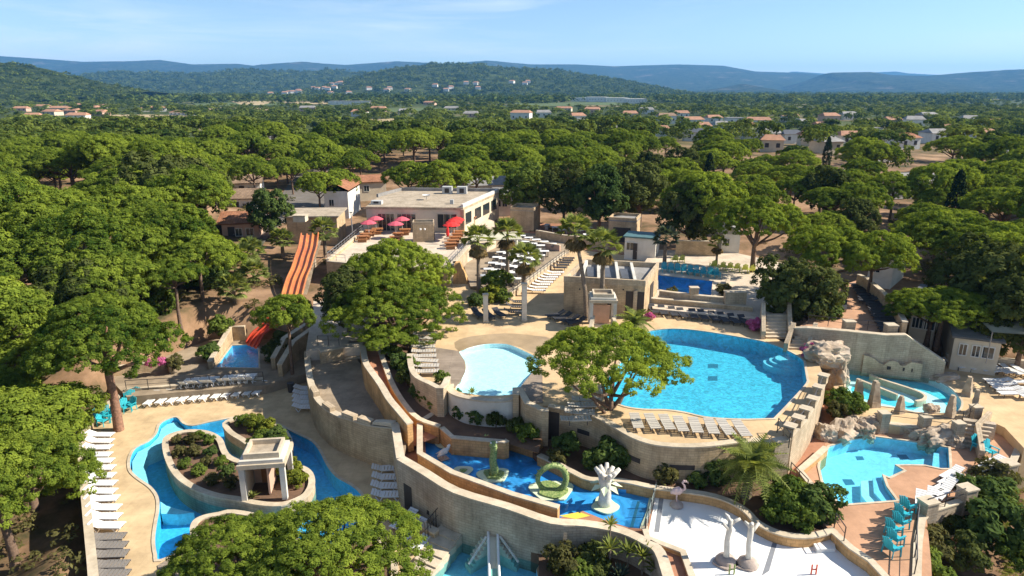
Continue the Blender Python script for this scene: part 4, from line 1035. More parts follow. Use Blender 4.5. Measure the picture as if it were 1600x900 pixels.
# --- kids' pool and dining terrace
platform('rear_terrace', XY([(1020, 482), (1200, 500), (1235, 470), (1240, 415), (1150, 395), (1020, 390), (1000, 420)], 5.0), 5.0, ZB, 'terrace_tile', [XY(c7([(385, 150), (640, 178), (632, 258), (385, 217)]), 5.0)])
pool(XY(c7([(385, 150), (640, 178), (632, 258), (385, 217)]), 5.0), 5.0, 1.0, 'water_deep', 'basin_royal', None, .25, 'cap', -.1)
wall('low_wall', XY([(1028, 470), (1110, 472), (1135, 462), (1138, 440)], 5.0), .3, 4, 5.5, 'stone_grey', 'low grey wall round the far blue rectangular pool')
wall('garden_wall', XY([(1055, 398), (1120, 400)], 5.0), .35, 4, 6.9, 'stone', 'tan garden wall behind the yellow chairs')
platform('dining_terrace', XY([(735, 452), (800, 462), (850, 425), (890, 398), (880, 372), (800, 366), (745, 372), (722, 410)], ZP), ZP + .35, 3, 'grey_deck')
wall('low_wall', XY([(795, 464), (822, 445), (850, 424), (882, 400)], ZP + .3), .35, 3.5, ZP + .75, 'stone_pale', 'pale diagonal wall on the right of the dining terrace')
railing(XY([(795, 464), (822, 445), (850, 424), (882, 400)], ZP + .7), ZP + .7, .7, 'black diagonal railing on the right of the dining terrace', every=1.2)
platform('rear_plaza', XY([(755, 372), (1000, 400), (1010, 360), (1000, 340), (890, 330), (800, 335), (760, 350)], 4.6), 4.6, ZB, 'red_path')
wall('low_wall', XY([(838, 372), (880, 380), (950, 388)], 4.7), .3, 4, 5.9, 'stone', 'tan wall between the dining terrace and the rear cafe tables')
wall('low_wall', XY([(802, 380), (875, 392)], 4.9), .25, 4, 5.7, 'render_pink', 'low pinkish wall with blue boards behind the dining tables')

t = thing('awning', 'pale cream canvas awning over the near end of the dining terrace', 'awning', P(770, 398, ZP + .4), .12)
b = MB(); b.add([(-3.2, -1.6, 2.2), (3.6, -1.2, 2.2), (3.4, 1.6, 2.6), (-3.0, 1.6, 2.6)], [(0, 1, 2, 3)]); b.add([(-3.2, -1.6, 2.12), (3.6, -1.2, 2.12), (3.4, 1.6, 2.52), (-3.0, 1.6, 2.52)], [(3, 2, 1, 0)]); b.build('canvas', 'canvas', t)
for x, y, z in ((-3, -1.4, 2.14), (3.3, -1.1, 2.14), (3.2, 1.4, 2.5), (-2.9, 1.4, 2.5)): MB().tube([(x, y, 0), (x, y, z)], .05, 6).build('post', 'metal_white', t)

# --- pavilions with stepped roofs
def pavilion(loc, rz, label, sc=1.0, walls=True, base=0.0):
    t = thing('pavilion', label, 'pavilion', loc, rz, sc=sc)
    for x, y in ((-1.2, -1.1), (1.2, -1.1), (1.2, 1.1), (-1.2, 1.1)): MB().box(x, y, base, .32, .32, 2.3 - base).build('pillar', 'white_wall', t)
    MB().box(0, 0, 2.3, 2.85, 2.65, .28).build('entablature', 'cap', t)
    r = MB().box(0, 0, 2.58, 2.6, 2.4, .22).build('roof_tier', 'white_wall', t)
    b = MB(); wall_mesh(b, [(-.98, -.88), (.98, -.88), (.98, .88), (-.98, .88)], .26, 2.8, 3.15, True); b.build('roof_tier', 'cap', t)
    MB().box(0, 0, 2.79, 1.75, 1.55, .05).build('roof_recess', 'roof_gravel', t)
    if walls:
        MB().box(-.5, 1.0, 0, 1.5, .12, 2.3).build('back_wall', 'render_pink', t)
        MB().box(-1.15, 0, 0, .12, 1.8, 2.3).build('side_wall', 'render_cream', t)
        MB().box(.15, .2, 0, .12, 1.4, 2.3).build('inner_wall', 'render_pink', t)
        d = MB().box(-.35, .9, 0, .5, .1, 1.6).build('door', 'brown_wood', t); MB().box(-.2, .83, .8, .05, .05, .1).build('handle', 'metal_grey', d)
        for x in (-.75, -.25): MB().lathe([(0, 1.72), (.12, 1.75), (.12, 1.95), (0, 1.98)], 8, x, .88).build('wall_lamp', 'metal_white', t)
    return t
pavilion(P(413, 778, .5) + Vector((0, .9, 0)), .13, 'cream pavilion with stepped roof on the island of the winding pool')
pv = P(941, 512, ZP); t = pavilion(pv + Vector((0, .4, .55)), -.05, 'cream pavilion with stepped roof and flared stair walls by the big pool', .86, False, -.6)
MB().box(0, .9, -.6, 1.7, .14, 2.0).build('back_wall', 'render_pink', t)
for s_ in (-1, 1): wall_mesh(MB(), [(s_ * 1.0, -1.0), (s_ * 1.55, -3.4)], .34, -2.0, [.9, -.1]).build('stair_wall', 'cap', t)
for i in range(5): MB().box(0, -1.3 - .38 * i, -2, 2.0, .4, 2.2 - .2 * (i + 1)).build('step', 'cap', t)

# --- plaza columns
for (a, c), h, lab in (((759, 503), 2.7, 'shorter square stone column standing alone on the plaza'), ((819, 501), 3.6, 'taller square stone column on the plaza below a palm')):
    p = P(a, c, ZP); t = thing('plaza_column', lab, 'column', p, .1)
    MB().box(0, 0, 0, .55, .55, .2).build('base', 'cap', t); MB().box(0, 0, .2, .44, .44, h - .35).build('shaft', 'white_wall', t); MB().box(0, 0, h - .15, .54, .54, .15).build('capital', 'cap', t)

# ------------------------------------------------------------------ slides
def chute(parent, pts, w, lanes, m, rim='slide_orange'):
    """Bed with raised lane dividers following a centreline of 3-D points; each lane and each divider is a part."""
    P3 = [Vector(p) for p in smooth_loop([tuple(p) for p in pts], 5, False)]
    side = []
    for i in range(len(P3)):
        d = P3[min(i + 1, len(P3) - 1)] - P3[max(i - 1, 0)]; s_ = Vector((d.y, -d.x, 0)).normalized(); side.append(s_)
    for k in range(lanes):
        b = MB(); vs = []; u0, u1 = (k / lanes - .5) * w, ((k + 1) / lanes - .5) * w
        for p, s_ in zip(P3, side):
            for j in range(5):
                u = u0 + (u1 - u0) * j / 4; vs.append(p + s_ * u + Vector((0, 0, -.10 * math.sin(math.pi * j / 4))))
        b.add(vs, [(i * 5 + j, i * 5 + j + 1, i * 5 + j + 6, i * 5 + j + 5) for i in range(len(P3) - 1) for j in range(4)]); b.build('lane', m, parent, True)
    for k in range(lanes + 1):
        u = (k / lanes - .5) * w
        MB().tube([p + s_ * u + Vector((0, 0, .06 if 0 < k < lanes else .16)) for p, s_ in zip(P3, side)], .11, 6).build('divider' if 0 < k < lanes else 'side_rim', rim, parent, True)
t = thing('water_slide', 'wide orange three lane water slide running down from the slide house', 'slide')
chute(t, [P(484, 366, 7.6), P(481, 386, 7.05), P(476, 402, 6.5), P(471, 419, 5.95), P(463, 438, 5.2), P(456, 464, 4.3)], 2.05, 3, 'slide_orange', 'slide_orange')
chute(t, [P(456, 464, 4.3), P(444, 485, 3.4), P(424, 506, 2.6), P(404, 523, 1.8), P(393, 541, .85)], 1.9, 3, 'slide_red', 'slide_red')
b = MB(); a_ = [P(468, 372, 7.2), P(458, 404, 6.2), P(444, 440, 4.9), P(434, 466, 4.0)]; c_ = [P(502, 372, 7.2), P(492, 404, 6.2), P(484, 440, 4.9), P(476, 466, 4.0)]
vs = [q for pr_ in zip(a_, c_) for q in pr_]; b.add([(x, y, z - .3) for x, y, z in vs], [(i * 2, i * 2 + 2, i * 2 + 3, i * 2 + 1) for i in range(3)] + [(i * 2, i * 2 + 1, i * 2 + 3, i * 2 + 2) for i in range(3)])
b.build('support_slab', 'cap', t)
for q in (P(481, 390, 6.3), P(468, 428, 5.0), P(450, 475, 3.2)): MB().box(q.x, q.y, -1, 1.6, .6, q.z + .55).build('support', 'stone_grey', t)
t = thing('water_slide', 'narrow red curved slide ending beside the palms near the small pool', 'slide')
chute(t, [P(356, 486, 3.4), P(367, 487, 3.0), P(380, 482, 2.8), P(398, 487, 2.4), P(404, 502, 1.9)], 1.0, 1, 'slide_red', 'slide_red')
for q in (P(362, 486, 2.9), P(395, 484, 2.2)): MB().tube([(q.x, q.y, -.5), (q.x, q.y, q.z)], .12, 6).build('support', 'metal_grey', t)

sp = P(770, 868, -.1); t = thing('kiddie_slide', 'small white slide with stairs on both sides in the near pool', 'slide', (sp.x, sp.y + .4, -.75), .06, sc=.74)
MB().box(0, .1, 0, 1.0, .9, 2.1).build('tower', 'statue_pale', t)
chute(t, [(0, .35, 2.3), (0, -.3, 2.25), (0, -1.2, 1.5), (0, -2.3, .8), (0, -3.1, .65)], .72, 1, 'slide_cream', 'metal_white')
for s_ in (-1, 1):
    MB().box(s_ * .43, .4, 2.1, .13, .13, .85).build('post', 'metal_white', t)
    for i in range(7): MB().box(s_ * (.62 + .2 * i), -.02 - .16 * i, 0, .26, .9, 1.95 - .25 * i, -s_ * .5).build('step', 'statue_pale', t)
    MB().bar((s_ * .5, -.35, 2.45), (s_ * 1.85, -1.5, .95), .1, .16).build('side_rail', 'statue_white', t)
MB().bar((-.43, .4, 2.8), (.43, .4, 2.8), .07, .07).build('crossbar', 'metal_grey', t)
wall('low_wall', XY([(606, 797), (640, 816), (682, 838)], 0.4), .4, -.3, .75, 'stone', 'low stone wall in front of the retaining wall doorway')
t = thing('deck_steps', 'pale stone steps with railing left of the near slide pool', 'steps')
a_ = P(716, 826, .1); c_ = P(668, 884, .1)
for i in range(6):
    q = a_.lerp(c_, i / 5); MB().box(q.x - .1, q.y, -.6, 1.5, 1.3, .62 + .55 - .09 * i, -.55).build('step', 'cap', t)
railing([(a_.x - .9, a_.y + .7), (a_.lerp(c_, .6).x - .9, a_.lerp(c_, .6).y + .5)], .4, 1.1, 'dark slatted railing beside the steps at the retaining wall', every=.35)

# ------------------------------------------------------------------ rocks and tooth stones
def rock_mesh(seed, m='rock', sub=4, rough=.34, flat=1.0):
    import bmesh
    bm = bmesh.new(); bmesh.ops.create_icosphere(bm, subdivisions=sub, radius=1.0)
    off = Vector((seed * 7.3, seed * 3.1, seed * 1.7))
    for v in bm.verts:
        n_ = v.co.normalized(); k = 1 + rough * noise.fractal(n_ * 1.3 + off, 0.6, 2.2, 6) * 1.5 + .12 * noise.cell(n_ * 2.6 + off)
        c = n_ * k; f = max(abs(c.x), abs(c.y), abs(c.z)); c = c.lerp(c / f * .82, .45)
        v.co = Vector((c.x, c.y, c.z * flat))
    me = bpy.data.meshes.new('rock'); bm.to_mesh(me); bm.free(); me.materials.append(MAT[m]); return me
rocks = [rock_mesh(i) for i in range(5)]
def rock(px_, py_, z, s, label, rz=0, k=0, group=None):
    p = P(px_, py_, z); o = link('boulder', rocks[k % 5]); o.location = (p.x, p.y, z + s[2] * .35); o.scale = s; o.rotation_euler = (0, 0, rz)
    return tag(o, label, 'rock', group)
rock(1290, 578, 3.6, (1.9, 1.2, 1.0), 'big pale boulder forming the roof of the rock arch by the path', .3, 0)
bpy.context.view_layer.update()
o = [q for q in C.objects if q.name.startswith('boulder')][-1]; o.location.z = 5.0
rock(1309, 602, 2.6, (.75, .8, 1.5), 'upright pale boulder on the right leg of the rock arch', .5, 1)
rock(1296, 570, 2.6, (.7, .7, 1.6), 'boulder at the back of the rock arch', 1.5, 2)
for i, (a, c, s, lab) in enumerate(((1290, 686, (.75, .7, .8), 'square brown boulder at the left corner of the lower right pool'), (1318, 680, (1.7, .9, .8), 'long pale boulder with a crack behind the lower right pool'),
                                   (1344, 676, (1.3, .8, .75), 'flat pale boulder slab above the lower right pool'), (1366, 672, (.75, .7, .9), 'rounded grey boulder by the wall of the lower right pool'),
                                   (1432, 686, (.9, .5, .6), 'small grey boulder under the railing of the right pool'), (1463, 691, (1.6, .6, .85), 'large striped grey boulder at the back of the right pool'),
                                   (1490, 694, (.8, .6, .55), 'grey boulder at the back right corner of the right pool'))):
    rock(a, c, ZR - .1, s, lab, i * .7, i)
rock(1478, 592, ZU, (1.3, .5, .35), 'low flat boulder behind the upper right pool', .2, 3)
rock(1455, 642, ZU, (.55, .5, .4), 'small boulder at the near edge of the upper right pool', .2, 4)
for i, (a, c, w_, h, lean, lab) in enumerate(((1341, 624, .62, 1.5, -.08, 'leftmost brown tooth stone at the upper right pool'), (1365, 635, .72, 1.9, -.05, 'second tall tooth stone from the left at the upper right pool'),
                                       (1405, 645, .6, 1.2, 0, 'short square tooth stone at the near edge of the upper right pool'), (1484, 651, .68, 1.55, -.05, 'tooth stone right of centre at the upper right pool'),
                                       (1510, 617, .75, 1.35, .05, 'notched tooth stone on the sand right of the upper pool'), (1521, 645, .6, 1.6, .12, 'pointed tooth stone at the far right of the upper pool'))):
    p = P(a, c, ZU); t = thing('tooth_stone', lab, 'standing stone', p, .2 * i)
    b = MB(); r_ = random.Random(i)
    for k in range(4):
        f0, f1 = 1 - .12 * k, 1 - .12 * (k + 1)
        b.add([(sx * w_ / 2 * f + lean * z_ + r_.uniform(-.03, .03), sy * w_ / 2 * f * .8 + r_.uniform(-.03, .03), z_) for z_, f in ((h * k / 4, f0), (h * (k + 1) / 4, f1)) for sx, sy in ((-1, -1), (1, -1), (1, 1), (-1, 1))],
              [(4, 5, 6, 7), (0, 1, 5, 4), (1, 2, 6, 5), (2, 3, 7, 6), (3, 0, 4, 7)])
    b.build('shaft', 'rock_dry', t); MB().box(lean * h - .05, 0, h - .03, w_ * .4, w_ * .35, .16, .3).build('tip', 'rock_dry', t)

# ------------------------------------------------------------------ serpent pool figures
def splat(parent, r, z, m, nm='painted_base', seed=0):
    MB().prism([(r * (1 + .2 * math.sin(3 * a + seed)) * math.cos(a), r * (1 + .2 * math.cos(2 * a + seed)) * math.sin(a)) for a in [k * math.pi / 12 for k in range(24)]], z, z + .09).build(nm, m, parent)
p = P(771, 744, 1.7); t = thing('serpent_figure', 'tall green sea serpent neck rising from the blue splash pool', 'sculpture', p, .2)
splat(t, .95, 0, 'paint_pale'); splat(t, .6, .09, 'serpent_green', 'green_base', 1)
MB().tube([(0, 0, 0), (.06, 0, .5), (-.04, 0, 1.1), (.04, 0, 1.7), (.0, -.05, 2.05)], [.34, .27, .24, .22, .2], 9).build('neck', 'serpent_green', t, True)
h_ = MB().tube([(-.05, .1, 2.1), (-.02, -.12, 2.28), (0, -.4, 2.2), (0, -.58, 2.12)], [.18, .27, .2, .09], 9).build('head', 'serpent_green', t, True)
for s_ in (-1, 1): MB().tube([(s_ * .16, -.2, 2.42), (s_ * .18, -.24, 2.5)], .05, 6).build('eye', 'metal_white', h_)
for k in range(6): MB().tube([(.1, .2, .4 + .28 * k), (.12, .36, .52 + .28 * k)], [.08, .01], 5).build('fin', 'serpent_green', t)
p = P(862, 768, 1.7); t = thing('serpent_figure', 'green ring shaped sea serpent coil standing in the splash pool', 'sculpture', p, .05)
splat(t, 1.25, 0, 'paint_pale'); splat(t, .85, .09, 'serpent_green', 'green_base', 2)
ang = [k * 2 * math.pi / 28 for k in range(-7, 22)]
MB().tube([(.86 * math.cos(a), .1 * math.sin(2 * a), .9 + .86 * math.sin(a)) for a in ang], [.15 + .04 * math.cos(a * .5) for a in ang], 9).build('coil', 'serpent_green', t, True)
for k in range(9):
    a = .25 + k * .33; MB().tube([(.94 * math.cos(a), 0, .9 + .94 * math.sin(a)), (1.14 * math.cos(a), 0, .9 + 1.14 * math.sin(a))], [.07, .01], 5).build('fin', 'serpent_green', t)
p = P(759, 702, 1.7); t = thing('serpent_figure', 'small green serpent tail tip at the back of the splash pool', 'sculpture', p)
splat(t, .5, 0, 'paint_pale'); MB().tube([(0, 0, 0), (.05, 0, .45), (-.06, 0, .95), (.0, 0, 1.15)], [.2, .16, .09, .03], 8).build('tail', 'serpent_green', t, True)
MB().tube([(0, 0, .9), (.2, 0, 1.15)], [.06, .01], 5).build('fin', 'serpent_green', t)
p = P(693, 716, 1.75); t = thing('gull_figure', 'white bird figure at the left end of the splash pool', 'sculpture', p, .6)
MB().tube([(-.45, 0, .25), (-.15, 0, .42), (.2, 0, .5), (.38, 0, .62)], [.05, .2, .2, .1], 8).build('body', 'statue_white', t, True)
MB().tube([(.33, 0, .55), (.4, 0, .78), (.52, 0, .85)], [.1, .12, .05], 8).build('head', 'statue_white', t, True)
for s_ in (-1, 1):
    MB().tube([(0, s_ * .1, 0), (0, s_ * .08, .35)], .03, 5).build('leg', 'statue_base', t); MB().tube([(.15, s_ * .17, .5), (-.45, s_ * .2, .38)], [.1, .02], 6).build('wing', 'statue_white', t)
MB().box(0, 0, -.06, .6, .5, .08).build('base', 'statue_base', t)

def tree_figure(p, label, h, seed, big=False, rz=0):
    t = thing('tree_figure', label, 'sculpture', p, rz); r_ = random.Random(seed)
    splat(t, .75 if big else .6, 0, 'statue_base' if not big else 'paint_pale', 'base', seed)
    if not big: MB().lathe([(.55, 0), (.48, .22), (.3, .38), (.1, .42)], 12).build('plinth', 'statue_base', t, True)
    tr = [.42, .36, .33, .36, .46] if big else [.2, .15, .14, .15, .12]
    MB().tube([(r_.uniform(-.05, .05), r_.uniform(-.05, .05), h * k / 4) for k in range(5)], tr, 9).build('trunk', 'statue_white', t, True)
    if big:
        for k in range(7):
            a = k * .9; q = Vector((math.cos(a), math.sin(a), 0)); w_ = Vector((-q.y, q.x, 0)) * .22
            MB().add([Vector((0, 0, h * .74)) + q * .3, Vector((0, 0, h * .72)) + q * .6 - w_, Vector((0, 0, h * .62)) + q * 1.0, Vector((0, 0, h * .72)) + q * .6 + w_, Vector((0, 0, h * .66)) + q * .6], [(0, 1, 2, 3), (1, 0, 4), (2, 1, 4), (3, 2, 4), (0, 3, 4)]).build('leaf', 'paint_pale', t)
        for k in range(9):
            a = k * .7; q = Vector((math.cos(a), math.sin(a), 0)); l_ = r_.uniform(.55, .95)
            MB().tube([Vector((0, 0, h * .9)) + q * .2, Vector((0, 0, h * 1.02)) + q * .42 * l_, Vector((0, 0, h * (1.08 + .14 * l_))) + q * .8 * l_], [.2, .17, .11], 7).build('branch', 'statue_white', t, True)
    else:
        for k in range(3):
            a = seed + k * 2.2; q = Vector((math.cos(a), .4 * math.sin(a), 0)); l_ = r_.uniform(.5, 1.0)
            MB().tube([Vector((0, 0, h * (.78 + .08 * k))), Vector((0, 0, h * (.86 + .1 * k))) + q * .35 * l_, Vector((0, 0, h * (.96 + .07 * k))) + q * .8 * l_], [.1, .09, .07], 7).build('branch', 'statue_white', t, True)
    return t
tree_figure(P(945, 790, 1.7), 'large white tree trunk fountain with stubby branches in the splash pool', 2.0, 3, True)
tree_figure(P(1134, 878, 1.8), 'left of two white dead tree figures on the white splash pad', 2.5, 4)
tree_figure(P(1168, 882, 1.8), 'right of two white dead tree figures, forked, on the white splash pad', 2.4, 6, rz=.6)
p = P(1057, 790, 1.8); t = thing('flamingo_figure', 'pale pink flamingo figure at the back of the splash pad', 'sculpture', p, math.pi)
MB().lathe([(.4, 0), (.38, .12), (.22, .28), (.05, .3)], 12).build('plinth', 'statue_base', t, True)
for s_ in (-1, 1): MB().tube([(0, s_ * .07, .25), (.04, s_ * .07, .55), (0, s_ * .07, .85)], .025, 5).build('leg', 'flamingo_pink', t)
MB().tube([(.4, 0, .82), (.2, 0, .95), (-.1, 0, 1.0), (-.28, 0, .98)], [.05, .2, .24, .1], 9).build('body', 'flamingo_pink', t, True)
n_ = MB().tube([(-.25, 0, 1.0), (-.42, 0, 1.12), (-.36, 0, 1.35), (-.24, 0, 1.5), (-.32, 0, 1.62), (-.45, 0, 1.6)], [.09, .07, .06, .06, .08, .06], 8).build('neck', 'flamingo_pink', t, True)
MB().tube([(-.45, 0, 1.6), (-.56, 0, 1.52), (-.58, 0, 1.43)], [.05, .035, .01], 6).build('beak', 'statue_base', n_)
# spring rockers / jets on the splash pad
for a, c, m, lab in ((1143, 897, 'serpent_green', 'small green spring toy at the near edge of the white splash pad'), (1271, 897, 'slide_red', 'small red spring toy at the near edge of the white splash pad')):
    p = P(a, c, 1.8); t = thing('spring_toy', lab, 'play toy', p)
    for s_ in (-1, 1): MB().tube([(s_ * .12, 0, 0), (s_ * .12, 0, .55)], .04, 6).build('upright', m, t)
    MB().tube([(-.12, 0, .28), (.12, 0, .28)], .035, 6).build('crossbar', m, t)
# glass fence between serpent pool and splash pad
t = thing('glass_fence', 'low glass fence with dark posts between blue pool and white pad', 'fence')
ga, gb = P(1024, 775, 1.85), P(1008, 834, 1.85)
m_, n0, l0, b0 = _nt('clear_glass'); MAT['clear_glass'] = m_; b0.inputs['Base Color'].default_value = (.75, .88, .85, 1); b0.inputs['Roughness'].default_value = .05; b0.inputs['Alpha'].default_value = .25
for i in range(5):
    q = ga.lerp(gb, i / 4); MB().box(q.x, q.y, 1.8, .07, .07, 1.0).build('post', 'metal_dark', t)
    if i < 4: r_ = ga.lerp(gb, (i + 1) / 4); MB().bar(q.lerp(r_, .06) + Vector((0, 0, .45)), q.lerp(r_, .94) + Vector((0, 0, .45)), .02, .8).build('pane', 'clear_glass', t)

# ------------------------------------------------------------------ loungers, chairs, tables
def lounger(label, bed='white_plastic', legs='white_plastic', back=0.35, zig=True, group=None):
    t = thing('sun_lounger', label, 'sun lounger', group=group)
    b = MB()
    for k in range(6): b.box(0, -.86 + k * .215, .33, .64, .17, .045)
    for s_ in (-1, 1): b.box(s_ * .31, -.33, .30, .05, 1.28, .08)
    b.build('bed', bed, t)
    b = MB(); c_, s2 = math.cos(back), math.sin(back)
    for k in range(4):
        y0, y1 = .32 + k * .18 * c_, .32 + (k * .18 + .145) * c_; z0, z1 = .36 + k * .18 * s2, .36 + (k * .18 + .145) * s2
        b.add([(-.32, y0, z0), (.32, y0, z0), (.32, y1, z1), (-.32, y1, z1), (-.32, y0, z0 - .04), (.32, y0, z0 - .04), (.32, y1, z1 - .04), (-.32, y1, z1 - .04)],
              [(0, 1, 2, 3), (7, 6, 5, 4), (0, 4, 5, 1), (1, 5, 6, 2), (2, 6, 7, 3), (3, 7, 4, 0)])
    b.build('backrest', bed, t)
    for y in (-.7, .45):
        for s_ in (-1, 1):
            b = MB()
            if zig:
                b.bar((s_ * .3, y - .22, .32), (s_ * .3, y, 0.0), .05, .05); b.bar((s_ * .3, y + .22, .32), (s_ * .3, y, 0.0), .05, .05)
            else: b.bar((s_ * .3, y, .32), (s_ * .3, y, 0), .045, .045)
            b.build('leg', legs, t)
    return t
LW_ = lounger('x'); LWR = lounger('x', back=.75); LWR.scale = (.78, 1, 1); LG = lounger('x', 'grey_mesh', 'metal_dark', .12, True); LD = lounger('x', 'dark_mesh', 'metal_dark', .5, False)
LP_ = lounger('x', 'pale_mesh', 'metal_dark', .1, False); LC = lounger('x', 'fabric_white', 'metal_dark', .25, False); LC.scale = (.84, 1, 1)
PROTO = []
def put(proto, loc, rz, label, group, sc=None):
    if proto.get('used') is None:
        proto['used'] = 1; PROTO.append(proto); proto.location = loc; proto.rotation_euler = (0, 0, rz); proto['label'] = label; proto['group'] = group
        return proto
    o = dup(proto, loc, rz, label, group, sc)
    return o
def row(proto, pts, z, n, rz, fmt, group, jit=.05):
    """n things evenly along a pixel polyline at level z; fmt takes the ordinal."""
    w_ = [P(a, c, z) for a, c in pts]; L_ = [0]
    for p, q in zip(w_[:-1], w_[1:]): L_.append(L_[-1] + (q - p).length)
    for i in range(n):
        s_ = L_[-1] * i / max(1, n - 1); k = max(j for j in range(len(L_)) if L_[j] <= s_ + 1e-6); k = min(k, len(w_) - 2)
        q = w_[k].lerp(w_[k + 1], (s_ - L_[k]) / (L_[k + 1] - L_[k]))
        put(proto, q + Vector((rng.uniform(-jit, jit), rng.uniform(-jit, jit), 0)), rz + rng.gauss(0, .045), fmt % ORD[i], group)
R90 = math.pi / 2
row(LW_, [(158, 685), (154, 712), (158, 760), (168, 828)], 0, 13, R90, '%s white lounger from the trunk pine along the left deck wall', 'white loungers along the left wall')
row(LG, [(170, 846), (174, 905)], 0, 5, R90, '%s grey lounger after the white ones on the left deck', 'grey loungers on the left deck')
row(LWR, [(239, 630), (330, 622), (408, 614)], 0, 11, -.12, '%s white lounger from the left in the row of eleven along the low wall', 'row of white loungers on the lower deck')
row(LWR, [(291, 604), (333, 601)], .8, 5, math.pi, '%s white lounger from the left in the left half of the row behind the wall', 'white loungers on the slide terrace')
row(LWR, [(350, 599), (393, 596)], .8, 5, math.pi, '%s white lounger from the left in the right half of the row behind the wall', 'white loungers on the slide terrace')
row(LW_, [(477, 612), (478, 641)], 0, 5, R90, '%s white lounger from the back beside the castle wall bend', 'white loungers by the castle wall')
row(LW_, [(605, 738), (604, 780)], 0, 4, R90, '%s white lounger from the back under the castle wall end', 'white loungers under the retaining wall')
row(LW_, [(632, 820), (648, 836), (661, 850)], 0, 3, -.6, '%s white lounger from the left beside the near pool steps', 'white loungers by the near steps')
row(LP_, [(664, 527), (662, 550), (667, 586)], ZP, 9, R90, '%s pale lounger from the back on the left of the beach pool', 'pale loungers beside the beach pool')
row(LP_, [(995, 665), (1018, 666), (1065, 670), (1112, 674), (1157, 678)], ZP, 8, 0.0, '%s grey lounger from the left along the front of the big pool', 'grey loungers in front of the big pool')
row(LP_, [(916, 630), (899, 661)], ZP, 4, R90, '%s pale lounger from the back under the pine by the big pool', 'pale loungers under the pine')
row(LD, [(1021, 489), (1053, 494), (1100, 499), (1163, 507)], ZP, 10, 0.05, '%s dark lounger from the left along the back of the big pool', 'dark loungers behind the big pool')
row(LD, [(868, 497), (902, 508)], ZP, 4, -1.1, '%s dark lounger from the left on the plaza by the stair pavilion', 'dark loungers on the plaza')
row(LD, [(747, 495), (765, 497), (780, 495)], ZP, 3, .5, '%s dark lounger from the left beside the shorter plaza column', 'dark loungers by the columns')
row(LD, [(803, 492), (805, 483), (808, 476)], ZP, 3, R90, '%s dark lounger from the front beside the taller plaza column', 'dark loungers by the columns')
row(LC, [(838, 458), (850, 445), (868, 430)], ZP, 8, R90, '%s pale lounger from the front along the dining terrace wall', 'pale loungers below the dining terrace')
row(LD, [(873, 422), (886, 407)], ZP, 5, R90, '%s dark lounger from the front at the upper end of the dining terrace wall', 'dark loungers below the dining terrace')
row(LC, [(1486, 747), (1483, 756), (1477, 765), (1471, 776)], ZR, 4, -1.0, '%s white lounger from the back on the pink deck near the railing', 'white loungers on the pink deck')
row(LC, [(1455, 786), (1438, 790)], ZR, 2, -.6, '%s white lounger from the right just behind the pink deck railing', 'white loungers on the pink deck')
row(LC, [(1548, 728), (1544, 736)], ZR, 2, -1.2, '%s white lounger from the back below the two turquoise chairs', 'white loungers on the pink deck')
row(LC, [(1491, 574), (1540, 580), (1598, 586)], ZU, 7, .25, '%s white lounger from the left in front of the low grey wall on the right', 'white loungers on the sand deck')
row(LC, [(1557, 600), (1564, 606), (1572, 612), (1578, 620)], ZU, 4, -R90, '%s white lounger from the back in the left block on the sand deck', 'white loungers on the sand deck')
row(LC, [(1597, 602), (1604, 614), (1612, 624)], ZU, 3, -R90, '%s white lounger from the back at the right picture edge', 'white loungers on the sand deck')
row(LD, [(1342, 449), (1352, 461), (1358, 474)], ZT - .3, 7, -R90, '%s dark lounger from the back in the far block on the right terrace', 'dark loungers on the right terrace')
row(LD, [(1368, 478), (1378, 496), (1392, 521)], ZT - .3, 10, -R90, '%s dark lounger from the back in the near block on the right terrace', 'dark loungers on the right terrace')
row(LD, [(1306, 477), (1316, 484)], ZT - .3, 2, -.5, '%s dark lounger from the left beside the dark tree on the right terrace', 'dark loungers on the right terrace')

def chair(label, m, group):
    t = thing('garden_chair', label, 'chair', group=group)
    MB().box(0, 0, .38, .56, .52, .05).build('seat', m, t)
    b = MB()
    for k in range(5): b.bar((-.22 + .11 * k, .24, .4), (-.26 + .13 * k, .42, 1.0 + .06 * (2 - abs(k - 2))), .1, .035, (0, 1, 0))
    b.build('backrest', m, t)
    for s_ in (-1, 1):
        MB().box(s_ * .31, 0, .6, .09, .62, .04).build('armrest', m, t)
        for y in (-.25, .25): MB().bar((s_ * .3, y, .6), (s_ * .32, y * 1.15, 0), .05, .06).build('leg', m, t)
    return t
CT = chair('x', 'turquoise', 'g'); CY = chair('x', 'yellow_plastic', 'g')
for i, (a, c, r_) in enumerate([(200, 634, .3), (207, 630, .5), (213, 626, .2), (205, 641, -.3), (198, 643, .9)]): put(CT, P(a, c, 0), r_, '%s turquoise chair from the left in the cluster behind the trunk pine' % ORD[[1, 3, 4, 2, 0][i]], 'turquoise chairs on the left deck')
for i, (a, c, r_) in enumerate([(157, 658, .8), (165, 654, .4), (173, 657, -.3), (162, 664, 1.4)]): put(CT, P(a, c, 0), r_, '%s turquoise chair from the left in front of the trunk pine' % ORD[[0, 2, 3, 1][i]], 'turquoise chairs on the left deck')
for i, (a, c) in enumerate([(1528, 706), (1547, 714)]): put(CT, P(a, c, ZR), .4, ('left' if i == 0 else 'right') + ' of two turquoise chairs at the foot of the right stairs', 'turquoise chairs by the stairs')
row(CT, [(1416, 800), (1405, 818), (1397, 840), (1394, 866)], ZR, 6, 2.0, '%s turquoise chair from the back in the row behind the pink deck railing', 'row of turquoise chairs', .08)
